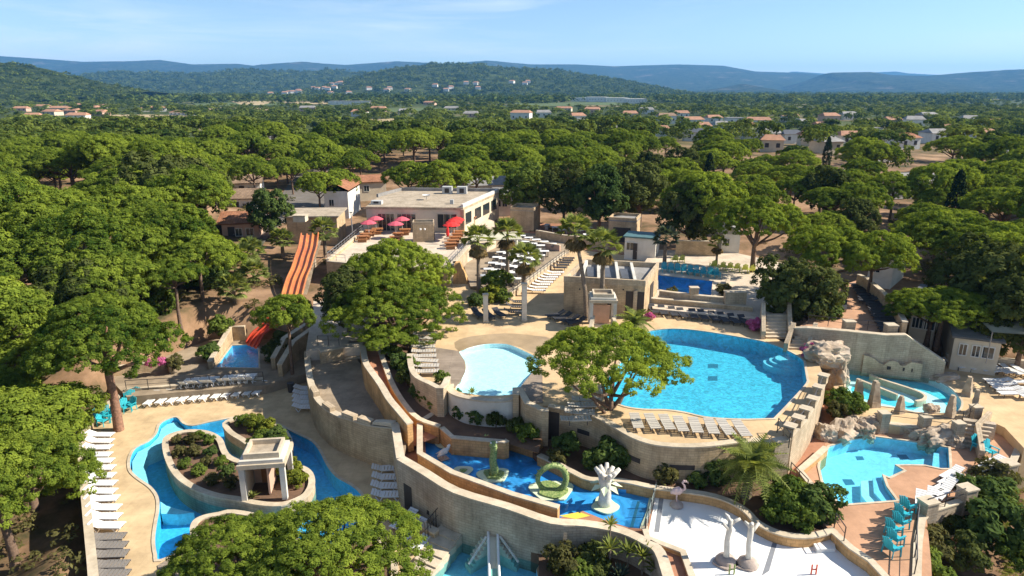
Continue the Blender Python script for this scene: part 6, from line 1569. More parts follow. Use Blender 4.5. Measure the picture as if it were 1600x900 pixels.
for a, c, z, s, k, lab in (
    (1222, 792, 2.2, 1.25, 'green', 'large glossy round shrub in the bed above the splash pad'), (1278, 808, 2.2, 1.35, 'dark', 'large dark round shrub at the right end of the splash pad bed'), (1248, 822, 2.2, .95, 'green', 'bright shrub at the wall corner of the splash pad bed'), (1208, 812, 2.2, .7, 'green', 'small shrub at the left of the splash pad bed'), (1252, 790, 2.2, .9, 'yellow', 'yellowish shrub between the two large round ones'),
    (1041, 752, 2.2, .75, 'dry', 'dry shrub against the round wall left of its slot window'), (1118, 752, 2.2, 1.0, 'dark', 'low dark ivy shrub against the round wall'), (1090, 760, 2.2, .6, 'dark', 'small dark shrub at the foot of the round wall'),
    (958, 728, 2.2, 1.25, 'dark', 'blue-green bush at the foot of the pool pine'), (985, 715, 2.2, .8, 'oak', 'dark bush right of the pool pine trunk'), (925, 730, 2.2, .8, 'dark', 'low bush left of the white tree fountain'), (885, 705, 2.3, .95, 'dark', 'dark shrub beside the doorway under the pool'), (868, 722, 2.2, .6, 'dry', 'brownish shrub by the serpent ring'),
    (823, 686, 2.6, .8, 'green', 'shrub overflowing the square planter at the serpent pool'), (808, 676, 2.6, .8, 'oak', 'dark shrub at the back of the square planter'), (835, 680, 2.6, .6, 'yellow', 'yellow green shrub on the planter corner'),
    (700, 630, 3.2, .9, 'green', 'shrub at the left foot of the white pool wall'), (720, 652, 2.9, .75, 'dark', 'low hedge shrub behind the serpent pool, left'), (745, 660, 2.9, .75, 'dark', 'low hedge shrub behind the serpent pool, centre'), (775, 665, 2.9, .75, 'oak', 'low hedge shrub behind the serpent pool, right'), (685, 638, 3.1, .8, 'green', 'bright shrub above the ramp planter wall end'),
    (625, 575, 4.0, .9, 'dark', 'shrub high in the planter beside the ramp'), (635, 600, 3.8, .8, 'oak', 'dark shrub halfway down the ramp planter'), (640, 585, 3.9, .9, 'green', 'green shrub below the pale lounger bay'), (655, 620, 3.5, .8, 'dark', 'dark shrub low in the ramp planter'), (670, 628, 3.3, .7, 'green', 'small shrub near the bottom of the ramp planter'), (612, 558, 4.2, .8, 'green', 'shrub at the top of the ramp planter'), (690, 596, 4.7, .55, 'green', 'potted shrub in the corner of the lounger bay'),
    (775, 455, ZP + .2, 1.6, 'green', 'tall bright shrub beside the dining terrace'), (767, 470, ZP, 1.2, 'yellow', 'yellow green shrub in front of the tall terrace shrub'), (742, 478, ZP, .9, 'dark', 'dark shrub at the foot of the left terrace palm'), (786, 472, ZP, .9, 'green', 'small green shrub by the terrace railing'),
    (1308, 640, 2.7, 1.1, 'green', 'leafy shrub above the rock pool'), (1330, 645, 2.8, 1.0, 'green', 'second leafy shrub above the rock pool, right'), (1306, 652, 2.6, .8, 'dry', 'grey green shrub beside the red path'),
    (1182, 516, ZP, .8, 'pink', 'pink flowering bush at the back right of the big pool'), (1014, 500, ZP, .55, 'pink', 'pink flowers at the corner of the stone building'), (1266, 560, ZP, .8, 'pink', 'purple pink bougainvillea by the rock arch'), (250, 571, 1.7, .55, 'pink', 'pink flowers on the pale wall above the left deck'), (236, 573, 1.7, .5, 'pink', 'left clump of pink flowers on the pale wall'),
    (1445, 870, .4, 1.2, 'dry', 'grey green bush below the turquoise chairs'), (1440, 905, .4, 1.2, 'green', 'green bush at the bottom right below the chairs'), (1480, 810, .8, 1.0, 'green', 'bush right of the pillar below the white loungers'), (1540, 800, .9, 1.7, 'dark', 'large dark olive bush right of the lounger railing'), (1548, 850, .7, 1.9, 'broad' if 0 else 'dark', 'big bushy olive at the lower right'), (1548, 768, 1.2, 1.3, 'dry', 'grey bush under the farthest deck pillar'), (1510, 880, .5, 1.1, 'oak', 'dark bush at the bottom right soil bed'), (1500, 845, .7, 1.0, 'oak', 'dark low bush in the right soil bed'), (1590, 880, .6, 1.0, 'green', 'bush at the lower right picture edge'),
    (876, 893, .5, 1.0, 'dry', 'olive green bush in the lower garden by the pool corner'), (924, 884, .5, .85, 'oak', 'dark bush at the foot of the retaining wall'), (905, 904, .5, .7, 'green', 'low bush at the bottom edge of the lower garden'), (936, 900, .5, .7, 'oak', 'dark bush in the middle of the lower garden'), (1024, 892, .5, .6, 'dark', 'bush by the path in the lower garden'),
    (330, 555, 1.2, .9, 'dark', 'shrub left of the small slide pool'), (322, 560, 1.1, .8, 'green', 'bright shrub beside the slide pool side wall'), (345, 520, 1.8, 1.2, 'green', 'bush between the slope palms and the small pool'), (390, 505, 1.6, 1.1, 'dark', 'dark bush beside the red slide end'), (430, 560, 1.0, 1.2, 'oak', 'dark bush right of the small slide pool'), (445, 545, 1.4, 1.2, 'oak', 'dark bush below the leaning pine'), (275, 575, 1.2, .8, 'dry', 'grey shrub by the pale wall above the left deck'),
    (1290, 500, 5.2, 1.2, 'dark', 'shrub at the left end of the right terrace'), (1300, 488, 5.4, 1.0, 'green', 'bright shrub on the right terrace edge'), (1130, 462, 5.2, .8, 'dry', 'dry shrub by the far pool corner'), (1050, 465, 5.0, .7, 'dry', 'pale flowering shrub in front of the far blue pool')):
    bush(a, c, z, s, k, lab)
# island planting
for (a, c), s, k, lab in zip(cA([(790, 290), (740, 275), (840, 300), (880, 330), (820, 340), (870, 365), (790, 370), (905, 350)]), (.8, .6, .7, .7, .6, .6, .6, .5), ('yellow', 'green', 'yellow', 'dark', 'green', 'dark', 'green', 'green'),
    ('yellow leaved shrub at the centre of the small pool island', 'shrub at the back left of the small pool island', 'golden shrub at the back right of the small pool island', 'dark shrub at the right of the small pool island', 'shrub in the middle front of the small pool island', 'dark shrub at the near right of the small pool island', 'shrub at the near tip of the small pool island', 'small shrub at the right rim of the small pool island')): bush(a, c, .45, s, k, lab)
for (a, c), s, k, lab in zip(cA([(935, 490), (960, 520), (530, 350), (600, 350), (610, 400), (480, 400), (560, 480), (680, 480), (620, 520), (500, 450), (690, 530), (560, 330), (470, 350), (540, 400), (650, 440), (590, 440)]), (.9, .7, .5, .45, .5, .45, .5, .55, .5, .45, .5, .4, .4, .5, .45, .4),
    ('yellow', 'yellow', 'dry', 'green', 'dark', 'dry', 'green', 'dark', 'dry', 'green', 'dry', 'green', 'dry', 'dry', 'green', 'dry'),
    ('bright yellow green bush right of the island pavilion', 'lower yellow green bush right of the island pavilion', 'dry shrub near the back of the large island', 'small green shrub at the back of the large island', 'dark shrub in the middle of the large island', 'dry shrub at the left of the large island', 'green shrub near the front rim of the large island', 'dark shrub left of the pavilion on the large island', 'dry shrub at the front of the large island', 'green shrub at the left rim of the large island', 'dry shrub at the pavilion foot', 'low green shrub on the far rim of the large island', 'dry tuft at the far left of the large island', 'dry shrub in the left middle of the large island', 'green shrub in the right middle of the large island', 'small dry shrub in the middle of the large island')): bush(a, c, .45, s, k, lab)
for (a, c), s, k, lab in zip(cA([(500, 350), (600, 440), (690, 470), (780, 580), (590, 510)]), (.6, .6, .5, .7, .5), (1, 1, 0, 0, 1), ('grey agave at the back of the large pool island', 'grey agave in the middle of the large pool island', 'green agave by the pavilion corner', 'spiky yucca in front of the island pavilion', 'small agave near the front of the large island')): agave(a, c, .45, s, lab, k)
for a, c, z, s, k, h, lab in ((951, 882, .5, .75, 0, 2.4, 'tall thin yucca at the top of the lower garden'), (952, 892, .5, 1.0, 0, 1.3, 'yucca with round head in the lower garden, left'), (980, 893, .5, 1.05, 0, 1.1, 'yucca with round head in the lower garden, right'), (1003, 897, .5, 1.1, 0, 1.0, 'yucca near the path in the lower garden'), (968, 905, .5, 1.1, 1, 0, 'grey agave at the bottom edge of the lower garden'), (1022, 905, .5, 1.0, 0, .6, 'low yucca beside the garden path'),
                              (738, 645, 3.0, .6, 0, 1.5, 'single yucca stem in front of the white pool wall'), (718, 642, 3.0, .6, 0, .5, 'low yucca left of the single stem one'), (1196, 795, 2.2, .75, 1, .5, 'pale spiky yucca beside the big palm'), (685, 595, ZP + .3, .7, 0, .1, 'spiky plant in the corner of the pale lounger bay'), (1250, 805, 2.2, .7, 0, .4, 'yucca among the large round shrubs')):
    agave(a, c, z, s, lab, k, h)
# bamboo screen by the right terrace
# ------------------------------------------------------------------ forest
def wpoly(l): return [(u * t, .965 * t) for u, t in l]
EXC = [XY([(190, 610), (250, 480), (330, 410), (335, 318), (440, 302), (560, 300), (600, 306), (800, 318), (1010, 335), (1130, 350), (1240, 385), (1340, 425), (1400, 420), (1760, 560), (1800, 640), (1640, 700), (1620, 960), (130, 960), (120, 700)], 4.5),
       XY([(215, 612), (500, 600), (620, 420), (600, 306), (545, 304), (500, 296), (440, 300), (335, 312), (335, 400), (300, 420), (245, 470), (290, 540), (200, 595)], 4.5),
       XY([(555, 350), (560, 296), (780, 300), (810, 345)], 5.5), XY([(755, 380), (1010, 400), (1010, 345), (850, 318), (770, 326)], 5), XY([(1010, 410), (1240, 490), (1285, 455), (1215, 385), (1130, 352), (1030, 352)], 5),
       XY([(1235, 525), (1335, 428), (1400, 420), (1450, 470), (1600, 520), (1760, 560), (1800, 640), (1450, 600)], 5),
       wpoly([(-.70, 76), (-.575, 76), (-.56, 114), (-.70, 114)]), [(33, 0), (200, 0), (200, 47), (33, 47)],
       wpoly([(.285, 105), (.335, 105), (.335, 155), (.285, 155)]), wpoly([(.40, 125), (.47, 125), (.47, 165), (.40, 165)]), wpoly([(-.385, 105), (-.345, 105), (-.34, 130), (-.39, 130)]), wpoly([(-.05, 125), (-.01, 125), (-.01, 140), (-.05, 140)]), wpoly([(.515, 115), (.60, 115), (.61, 160), (.53, 160)])]
EXC_P = [offset(p, 3.2) for p in PLATS] + [offset(deckA, 5.0)]
def blocked(x, y): return any(inside(x, y, q) for q in EXC) or any(inside(x, y, q) for q in EXC_P)
cand = []
sp_, j = 8.3, 0; y = 30.0
while y < 290:
    x = -(.80 * y + 14) + (sp_ / 2 if j % 2 else 0)
    while x < .80 * y + 14:
        xx, yy = x + rng.uniform(-3.0, 3.0), y + rng.uniform(-2.8, 2.8)
        if not blocked(xx, yy) and noise.noise(Vector((xx * .02, yy * .02, 9))) > -.40: cand.append((math.hypot(xx, yy), xx, yy, j))
        x += sp_
    y += sp_ * .9; j += 1
    if y > 200: sp_ = 10.5
def thinned(x, y):
    u = x / y
    if u > .19: return y > 150 and rng.random() < .74
    if u > -.12: return y > 205 and rng.random() < .5
    return y > 235 and rng.random() < .4
cand = [c for c in cand if not thinned(c[1], c[2])]
def kind_of(x, y):
    k = noise.noise(Vector((x * .03, y * .03, 2.7))) + rng.uniform(-.35, .35)
    return 'oak' if k > .50 else ('broad' if k < -.56 else 'pine')
cand = [(d, x, y, j, kind_of(x, y)) for d, x, y, j in cand]
cand.sort()
pines = [c for c in cand if c[4] == 'pine'][:285]; others = [c for c in cand if c[4] != 'pine' and c[0] < 190][:110]
NEAR_H = [(1120, 238), (1240, 226), (1268, 233), (1180, 215), (1330, 232), (1382, 262), (1420, 240), (1470, 228), (1540, 222), (1085, 222), (1565, 246), (1300, 248), (1205, 246), (905, 205), (965, 212), (1030, 208)]
pines = [c for c in pines if not any(abs(c[1] / c[2] * .965 - (a - 800) / F_PX) < 18 / F_PX and .70 * P(a, q, 5).y < c[2] < P(a, q, 5).y + 8 for a, q in NEAR_H)]
chosen = set((c[1], c[2]) for c in pines + others); rest = [c for c in cand if (c[1], c[2]) not in chosen]
# open land in front of the far houses and fields (u = x / distance)
OPEN = []
EXTRA = [(590, 172), (635, 176), (705, 171), (735, 180), (560, 180), (480, 172), (850, 180), (905, 186), (925, 176), (985, 182), (1010, 176), (1065, 181), (1235, 188), (1265, 196), (1300, 190), (1330, 184), (1400, 190), (1430, 197), (1455, 186), (1520, 192), (1560, 198), (1130, 203), (1170, 206), (1100, 208), (1290, 205)]
for a, c, w_ in tuple((a, c, 26) for a, c in EXTRA) + tuple((a, c, 34) for a, c in NEAR_H) + ((48, 184, 22), (75, 178, 24), (92, 172, 26), (112, 180, 40), (138, 171, 26), (150, 178, 24), (62, 168, 20), (30, 172, 18), (240, 172, 34), (283, 178, 44), (350, 153, 30), (812, 186, 36), (1043, 190, 30), (755, 210, 34), (670, 163, 22), (880, 172, 28), (1085, 193, 34), (1118, 189, 26), (1150, 191, 28), (1185, 194, 38),
                 (1355, 210, 44), (1490, 205, 32), (1210, 232, 26), (222, 141, 56), (385, 141, 50), (425, 142, 24), (482, 147, 44), (545, 162, 64), (950, 158, 130), (230, 184, 190), (370, 162, 150), (890, 162, 170), (440, 161, 140), (1230, 211, 90), (600, 192, 55), (1385, 207, 105), (660, 171, 110)):
    p = P(a, c, 3.5); OPEN.append(((a - 800) / F_PX, (w_ / 2 + 3) / F_PX, p.y))
def is_open(x, y):
    u = x / y * .965; k = .16 * noise.noise(Vector((x * .03, y * .02, 1.1)))
    return any(abs(u - o_[0]) < o_[1] * (1 + k * 2) and (.80 + k) * o_[2] < y < o_[2] * 1.06 for o_ in OPEN)
rest = [c for c in rest if not is_open(c[1], c[2])]
rows_ = {}
for c in sorted(pines + others, key=lambda c: (c[4], c[3], c[1])):
    d, x, y, j, kd = c
    reg = 'left' if x < -.16 * y - 2 else ('right' if x > .18 * y + 2 else 'middle')
    i = rows_.setdefault((kd == 'pine', reg, j), 0); rows_[(kd == 'pine', reg, j)] += 1
    if kd == 'pine':
        tree('mid%d' % rng.randrange(5), x, y, 'umbrella pine, %s forest, %s from left in %s row from the front' % (reg, ORD[i % 30], ORD[min(j, 29)]), sc=rng.uniform(.66, 1.1), szz=rng.uniform(.80, 1.0), wx=rng.uniform(.88, 1.14), group='umbrella pines of the %s forest' % reg)
    else:
        kk = ('oak%d' % rng.randrange(3)) if kd == 'oak' else 'broad%d' % rng.randrange(2)
        tree(kk, x, y, 'rounded %s tree, %s forest, %s from left in %s row from the front' % ('dark' if kd == 'oak' else 'leafy', reg, ORD[i % 30], ORD[min(j, 29)]), name='broadleaf_tree', sc=rng.uniform(.8, 1.25), group='broadleaf trees of the %s forest' % reg)
for a, c, z, kk, s, lab, nm in ((270, 392, 4, 'oak0', 1.55, 'large dark oak left of the terracotta bungalow', 'oak_tree'), (215, 372, 4.5, 'oak1', 1.3, 'dark oak at the left of the big oak', 'oak_tree'), (310, 372, 4.5, 'oak2', 1.35, 'dark oak touching the terracotta bungalow roof', 'oak_tree'), (425, 372, 5, 'broad0', .95, 'leafy tree between the bungalow and the slide house', 'broadleaf_tree'),
                            (400, 318, 5.4, 'mid1', .8, 'umbrella pine between the bungalow roofs', 'stone_pine'), (365, 300, 5.6, 'mid2', .85, 'umbrella pine left behind the brown roofs', 'stone_pine'), (458, 300, 5.6, 'mid3', .7, 'slim umbrella pine by the camp road', 'stone_pine'), (500, 330, 5.6, 'mid0', .78, 'umbrella pine left of the white gabled house', 'stone_pine'), (530, 318, 5.6, 'mid4', .75, 'umbrella pine behind the white gabled house', 'stone_pine'),
                            (690, 322, 5.8, 'mid2', .95, 'umbrella pine directly behind the restaurant roof', 'stone_pine'), (640, 318, 5.8, 'mid0', .9, 'umbrella pine behind the left part of the restaurant', 'stone_pine'), (820, 340, 5.2, 'broad1', 1.2, 'bright leafy tree behind the cube stone house', 'broadleaf_tree'), (745, 318, 5.6, 'mid1', .9, 'umbrella pine behind the restaurant right end', 'stone_pine'),
                            (935, 362, 4.8, 'broad0', 1.35, 'broad leafy tree shading the rear cafe tables', 'broadleaf_tree'), (880, 352, 4.8, 'oak1', 1.15, 'dark tree left of the rear cafe tables', 'oak_tree'), (1000, 352, 5, 'oak0', 1.2, 'dark tree behind the kiosk', 'oak_tree'), (1075, 388, 5, 'oak2', 1.1, 'dark tree behind the garden wall', 'oak_tree'),
                            (1262, 500, 5, 'oak1', .82, 'dark broadleaf tree at the left end of the right terrace', 'oak_tree'), (1222, 488, 5, 'oak0', .8, 'dark broadleaf tree behind the back right stairway', 'oak_tree'), (1290, 462, 5.2, 'near1', .86, 'large spreading pine above the right terrace', 'stone_pine'), (1355, 468, 5.2, 'mid1', .78, 'umbrella pine at the top of the right lounger terrace', 'stone_pine'),
                            (1175, 425, 5, 'near0', 1.0, 'large umbrella pine behind the far pool', 'stone_pine'), (1100, 385, 5, 'mid0', 1.1, 'umbrella pine over the garden wall', 'stone_pine'), (1560, 520, 5, 'oak1', 1.1, 'dark tree behind the cream mobile home', 'oak_tree'), (1590, 560, 4, 'oak2', 1.0, 'dark tree at the right edge behind the canopy', 'oak_tree'), (1520, 500, 5, 'oak0', 1.0, 'dark tree right of the white mobile home', 'oak_tree'),
                            (240, 520, 2, 'broad1', .85, 'leafy tree behind the trunk pine', 'broadleaf_tree'), (330, 470, 3, 'broad0', .8, 'leafy tree above the small slope pine', 'broadleaf_tree'), (265, 470, 3, 'broad1', .8, 'leafy tree left of the slope palms', 'broadleaf_tree'), 
                            (545, 520, 3.4, 'oak2', .75, 'dark tree beside the upper landing', 'oak_tree')):
    p = P(a, c, z); tree(kk, p.x, p.y, lab, name=nm, sc=s, z=min(z, terr(p.x, p.y)) if terr(p.x, p.y) > 1 else z)
def cypress_quads(seed, H=9, R=1.0, n_=260):
    r = np.random.default_rng(seed); u = r.uniform(0, 1, n_); a = r.uniform(0, 6.28, n_); rad = R * np.sin(np.pi * np.clip(u * .86 + .14, 0, 1)) ** .8
    return [(rad[i] * math.cos(a[i]), rad[i] * math.sin(a[i]), .4 + u[i] * (H - .4)) for i in range(n_)], [(math.cos(q), math.sin(q), .5) for q in a]
cc_, oo_ = cypress_quads(4); TREES['cypress'] = (leaf_mesh('crown', cc_, oo_, .34, 12, 'cypress_leaf', 4, .6, 1.3), MB().tube([(0, 0, -.4), (0, 0, 7)], [.18, .05], 6).mesh('trunk', 'bark'))
for i, (a, c, s, lab) in enumerate(((1487, 352, 1.05, 'tall dark cypress standing out of the right forest'), (1010, 292, .9, 'cypress in the middle of the forest, right of the restaurant'), (1290, 262, .9, 'cypress beside the dark roofed house'), (1106, 292, .9, 'slim cypress left of the red roofed house'), (700, 268, .8, 'cypress behind the restaurant'))):
    p = P(a, c, 6.5); tree('cypress', p.x, p.y, lab, name='cypress', sc=s)

for i, (x, y, kk, s_, lab) in enumerate(((-41, 50, 'mid0', 1.15, 'broad pine crown just behind the trunk pine on the left'), (-50, 57, 'mid1', 1.2, 'wide pine crown on the left slope, second behind the trunk pine'), (-40, 62, 'mid2', 1.15, 'wide bright pine on the left slope below the dark oaks'), (-52, 68, 'mid3', 1.2, 'large pine crown at the left edge of the slope'),
                                       (-47, 45, 'mid4', 1.05, 'pine at the left picture edge above the slender trunk'), (-36, 70, 'mid0', 1.0, 'bright pine left of the big dark oak'), (-60, 62, 'mid1', 1.2, 'pine crown at the far left picture edge'), (-38, 44, 'mid3', .8, 'smaller pine tucked left of the trunk pine'), (-44, 76, 'mid4', 1.05, 'pine crown below the brown clearing'), (-37, 55, 'oak2', 1.1, 'dark shaded tree between the left slope pines'), (-42.5, 38, 'mid2', .75, 'pine beside the lower left corner pine'), (-31.5, 66, 'mid4', .8, 'pine left of the slope palms'))):
    tree(kk, x, y, lab, name='stone_pine' if kk[0] == 'm' else 'oak_tree', sc=s_, szz=.95)
# far trees: one mass per distance band
def proto_quads(seed, R, H, n_l, per_l, per, cs, umb=True, leaf=.6):
    r = random.Random(seed); L = lobes_umbrella(r, R, n_l, H, R * .5) if umb else lobes_round(r, R, n_l, H * .55, H * .45)
    c_, o_, t_ = clumps(r, L, per_l, .7, -.3); me_ = leaf_mesh('tmp', c_, o_, cs, per, 'pine_far', seed, leaf, tints=t_)
    q = np.zeros(len(me_.vertices) * 3, np.float32); me_.vertices.foreach_get('co', q); t2 = np.zeros(len(me_.vertices), np.float32); me_.attributes['tint'].data.foreach_get('value', t2)
    bpy.data.meshes.remove(me_); return q.reshape(-1, 3), t2
def mass(name, protos, items, m):
    """items: (x, y, z, scale, scale_z, proto index, tint shift)"""
    Q, T = [], []
    r = np.random.default_rng(5)
    for (x, y, z, s, sz, k, dt) in items:
        q, t2 = protos[k]; a = r.uniform(0, 6.28); c_, s_ = math.cos(a), math.sin(a)
        Q.append(np.stack([x + (q[:, 0] * c_ - q[:, 1] * s_) * s, y + (q[:, 0] * s_ + q[:, 1] * c_) * s, z + q[:, 2] * sz], 1)); T.append(np.clip(t2 + dt, 0, 1))
    return stuff(link(name, quads_mesh(name, np.concatenate(Q), np.concatenate(T), m)))
pA = [proto_quads(i, 5.3, 9.6, 10, 9, 7, 1.15) for i in (1, 2)] + [proto_quads(3, 3.8, 8.5, 9, 9, 7, .95, False)]
o = mass('far_pine_wood', pA, [(x, y, terr(x, y), rng.uniform(.7, 1.2), rng.uniform(.7, 1.0), rng.choice((0, 1, 0, 1, 2)), rng.uniform(-.25, .2)) for d, x, y, j, kd in rest], 'pine_far'); o['label'] = 'dense umbrella pine wood stretching behind the campsite'
pB = [proto_quads(i, 4.6, 8.8, 6, 5, 5, 1.9) for i in (5, 6)] + [proto_quads(7, 3.9, 9.0, 6, 5, 5, 1.7, False)]
its = []
for i in range(9500):
    d = 285 * (1300 / 285) ** (rng.random() ** .85); u = rng.uniform(-.84, .84); x, y = u * d, d * .965
    if noise.noise(Vector((x * .006, y * .004, 3.3))) < -.34 or is_open(x, y): continue
    s = rng.uniform(.4, 1.0); its.append((x, y, terr(x, y), s, s * rng.uniform(.65, 1.0), rng.choice((0, 1, 2, 2, 2)), rng.uniform(-.3, .2) + .5 * noise.noise(Vector((x * .012, y * .012, 8)))))
o = mass('plain_trees', pB, its, 'pine_far'); o['label'] = 'scattered dark trees and hedges across the plain'
pC = [proto_quads(9, 9, 11, 5, 3, 4, 4.0, False), proto_quads(10, 13, 10, 6, 3, 4, 4.5)]
its = []
for i in range(5200):
    d = 1200 * (5600 / 1200) ** rng.random(); u = rng.uniform(-.86, .86); x, y = u * d, d * .965
    if noise.noise(Vector((x * .0022, y * .0013, 6.3))) < -.28 or is_open(x, y): continue
    s = rng.uniform(.7, 1.4); its.append((x, y, terr(x, y) - 1, s * 1.3, s, rng.choice((0, 1)), rng.uniform(-.5, .05)))
o = mass('distant_trees', pC, its, 'pine_far'); o['label'] = 'belts of distant trees out to the foot of the hills'
# undergrowth on the slopes near the pools
pD = [proto_quads(21, 1.0, 1.0, 5, 5, 6, .3, False, .6)]
its = []
for i in range(900):
    d = rng.uniform(32, 130); u = rng.uniform(-.84, .84); x, y = u * d, .96 * d
    if any(inside(x, y, q) for q in PLATS) or blocked(x, y) and rng.random() < .55: continue
    s = rng.uniform(.3, 1.1); its.append((x, y, terr(x, y) - .1, s, s * .8, 0, rng.uniform(-.2, .4)))
o = mass('undergrowth', pD, its, 'shrub_dry'); o['label'] = 'low dry undergrowth between the pines'
its = []
for i in range(2600):
    p = P(rng.uniform(1570, 1760), rng.uniform(690, 960), 1.0)
    s = rng.uniform(.10, .22); its.append((p.x, p.y, terr(p.x, p.y) - .02, s, s * .6, 0, rng.uniform(-.3, .5)))
o = mass('lawn_grass', pD, its[:1500], 'lawn'); o['label'] = 'patch of sunlit grass at the right edge'

# ------------------------------------------------------------------ roads, fields
patch([(440, 300), (470, 268), (545, 268), (560, 300), (520, 330), (440, 345), (400, 385), (415, 335)], 5.6, 'asphalt', 'camp_road')
for pts, m_ in (([(130, 184), (180, 178), (240, 178), (320, 180), (310, 188), (180, 190)], 'field_tan'), ([(300, 160), (440, 158), (450, 163), (310, 166)], 'field_green'), ([(310, 168), (420, 167), (430, 172), (300, 174)], 'field_tan'), ([(800, 160), (960, 159), (980, 163), (810, 166)], 'field_green'),
                ([(360, 158), (500, 157), (520, 162), (380, 164)], 'field_tan'), ([(1180, 208), (1260, 205), (1280, 212), (1190, 217)], 'field_tan'), ([(570, 186), (620, 185), (630, 196), (575, 198)], 'field_tan'), ([(1330, 203), (1440, 205), (1440, 211), (1335, 210)], 'field_tan'), ([(600, 168), (700, 168), (720, 173), (610, 174)], 'field_green')):
    bb = MB(); V, T = fill(XY(pts, 3.0)); bb.add([(x, y, terr(x, y) + .6) for x, y in V], T); struct(bb.build('field', m_))

# ------------------------------------------------------------------ far houses and sheds
def far_house(a, c, wpx, label, h=4.5, dep=9, wm='render_white', rm='roof_tile_far', z=3.5, roof='gable', rz=None, name='house', cat='house'):
    p = P(a, c, z); w = max(6, wpx * (p - cam.location).length / F_PX); t = thing(name, label, cat, (p.x, p.y, terr(p.x, p.y) - .5), rng.uniform(-.35, .35) if rz is None else rz)
    MB().box(0, dep / 2, 0, w, dep, h).build('wall', wm, t)
    if roof == 'gable':
        W, D, r_ = w / 2 + .5, dep / 2 + .5, dep * .2
        MB().add([(-W, dep / 2 - D, h - .05), (W, dep / 2 - D, h - .05), (W, dep / 2 + D, h - .05), (-W, dep / 2 + D, h - .05), (-W + 1.5, dep / 2, h + r_), (W - 1.5, dep / 2, h + r_)], [(0, 1, 5, 4), (1, 2, 5), (2, 3, 4, 5), (3, 0, 4), (3, 2, 1, 0)]).build('roof', rm, t)
    else: MB().box(0, dep / 2, h, w + .6, dep + .6, .4).build('roof', rm, t)
    n_ = max(2, min(7, int(w / 4)))
    wm_ = MB().box(0, 0, 0, 1.1, .15, 1.3).mesh('window', 'shutter_dark')
    for i in range(n_):
        o_ = link('window', wm_, t); o_.location = (-w / 2 + w * (i + .5) / n_, -.02, h * .45)
    return t
for i, (a, c, w_) in enumerate(((48, 184, 18), (75, 178, 20), (92, 172, 22), (108, 176, 20), (118, 183, 24), (138, 171, 22), (150, 178, 20), (62, 168, 18), (126, 166, 14), (98, 164, 14), (30, 172, 16), (160, 168, 14))):
    far_house(a, c, w_, 'terracotta roofed village house on the left plain, %s from the left' % ORD[sorted((48, 75, 92, 108, 118, 138, 150, 62, 126, 98, 30, 160)).index(a)], 4.0, 10, rng.choice(('render_cream', 'render_white', 'render_pink')))
for a, c, w_, lab, kw in ((240, 172, 30, 'wide farmhouse with tan roof in front of the tan field', {}), (283, 178, 40, 'long low farmhouse at the end of the tan field', dict(h=3.5)), (350, 153, 24, 'pale house in the middle of the left fields', {}),
                          (812, 186, 30, 'white villa with red roof in the centre of the plain', dict(h=7)), (1043, 190, 26, 'white villa with dark roof right of centre', dict(h=6, rm='roof_tile_old')), (755, 210, 26, 'white flat roofed house among the centre trees', dict(h=5, roof='flat', rm='roof_grey')), (670, 163, 18, 'pinkish farmhouse behind the centre trees', dict(wm='render_pink')), (880, 172, 24, 'cream house right of the white villa', dict(wm='render_cream')),
                          (1085, 193, 30, 'first red roofed row house right of centre', {}), (1118, 189, 22, 'second red roofed row house right of centre', {}), (1150, 191, 24, 'pale flat house between the red roofed ones', dict(roof='flat', rm='roof_grey')), (1185, 194, 34, 'third red roofed row house, widest', {}), (1355, 210, 40, 'long white low building right of the tan field', dict(h=4, roof='flat', rm='roof_grey')), (1490, 205, 26, 'tan house on the right plain', dict(wm='render_cream')), (1210, 232, 22, 'grey roofed house in the right forest edge', dict(rm='roof_grey'))):
    far_house(a, c, w_, lab, **kw)
for i, (a, c) in enumerate(sorted(NEAR_H)):
    far_house(a, c, 30, 'low house or cabin among the trees right of centre, %s from the left' % ORD[i], 4.2, 7, rng.choice(('render_cream', 'render_white', 'render_white')), ('roof_tile', 'roof_grey', 'roof_tile_far', 'roof_dark')[i % 4], z=5.0, name='cabin')
for i, (a, c) in enumerate(sorted(EXTRA)):
    far_house(a, c, 22, 'small roofed house across the middle plain, %s from the left' % ORD[i], rng.uniform(3.5, 6), 10, rng.choice(('render_cream', 'render_white', 'render_pink', 'render_white')), rng.choice(('roof_tile_far', 'roof_tile_far', 'roof_grey')))
for a, t_, w_, lab, rm in ((1118, 128, 5.4, 'house with bright red roof surrounded by the right forest', 'roof_tile'), (1262, 142, 6, 'house with dark roof among the right forest pines', 'roof_dark'), (770, 134, 5.5, 'white cabin among the forest behind the restaurant', 'roof_grey'), (1395, 138, 6, 'white cabin beside the parking in the right forest', 'roof_grey')):
    u = (a - 800) / F_PX; x, y = u * t_, .965 * t_; t = thing('cabin', lab, 'house', (x, y, terr(x, y)), .2)
    MB().box(0, 0, 0, w_ * 1.7, w_, 3.4).build('wall', 'render_white', t); W, D = w_ * .92, w_ * .58
    MB().add([(-W, -D, 3.3), (W, -D, 3.3), (W, D, 3.3), (-W, D, 3.3), (-W + .4, 0, 4.6), (W - .4, 0, 4.6)], [(0, 1, 5, 4), (1, 2, 5), (2, 3, 4, 5), (3, 0, 4), (3, 2, 1, 0)]).build('roof', rm, t)
    for i in (-1, 0, 1): MB().box(i * w_ * .5, -w_ / 2, 1.0, 1.0, .12, 1.2).build('window', 'shutter_dark', t)
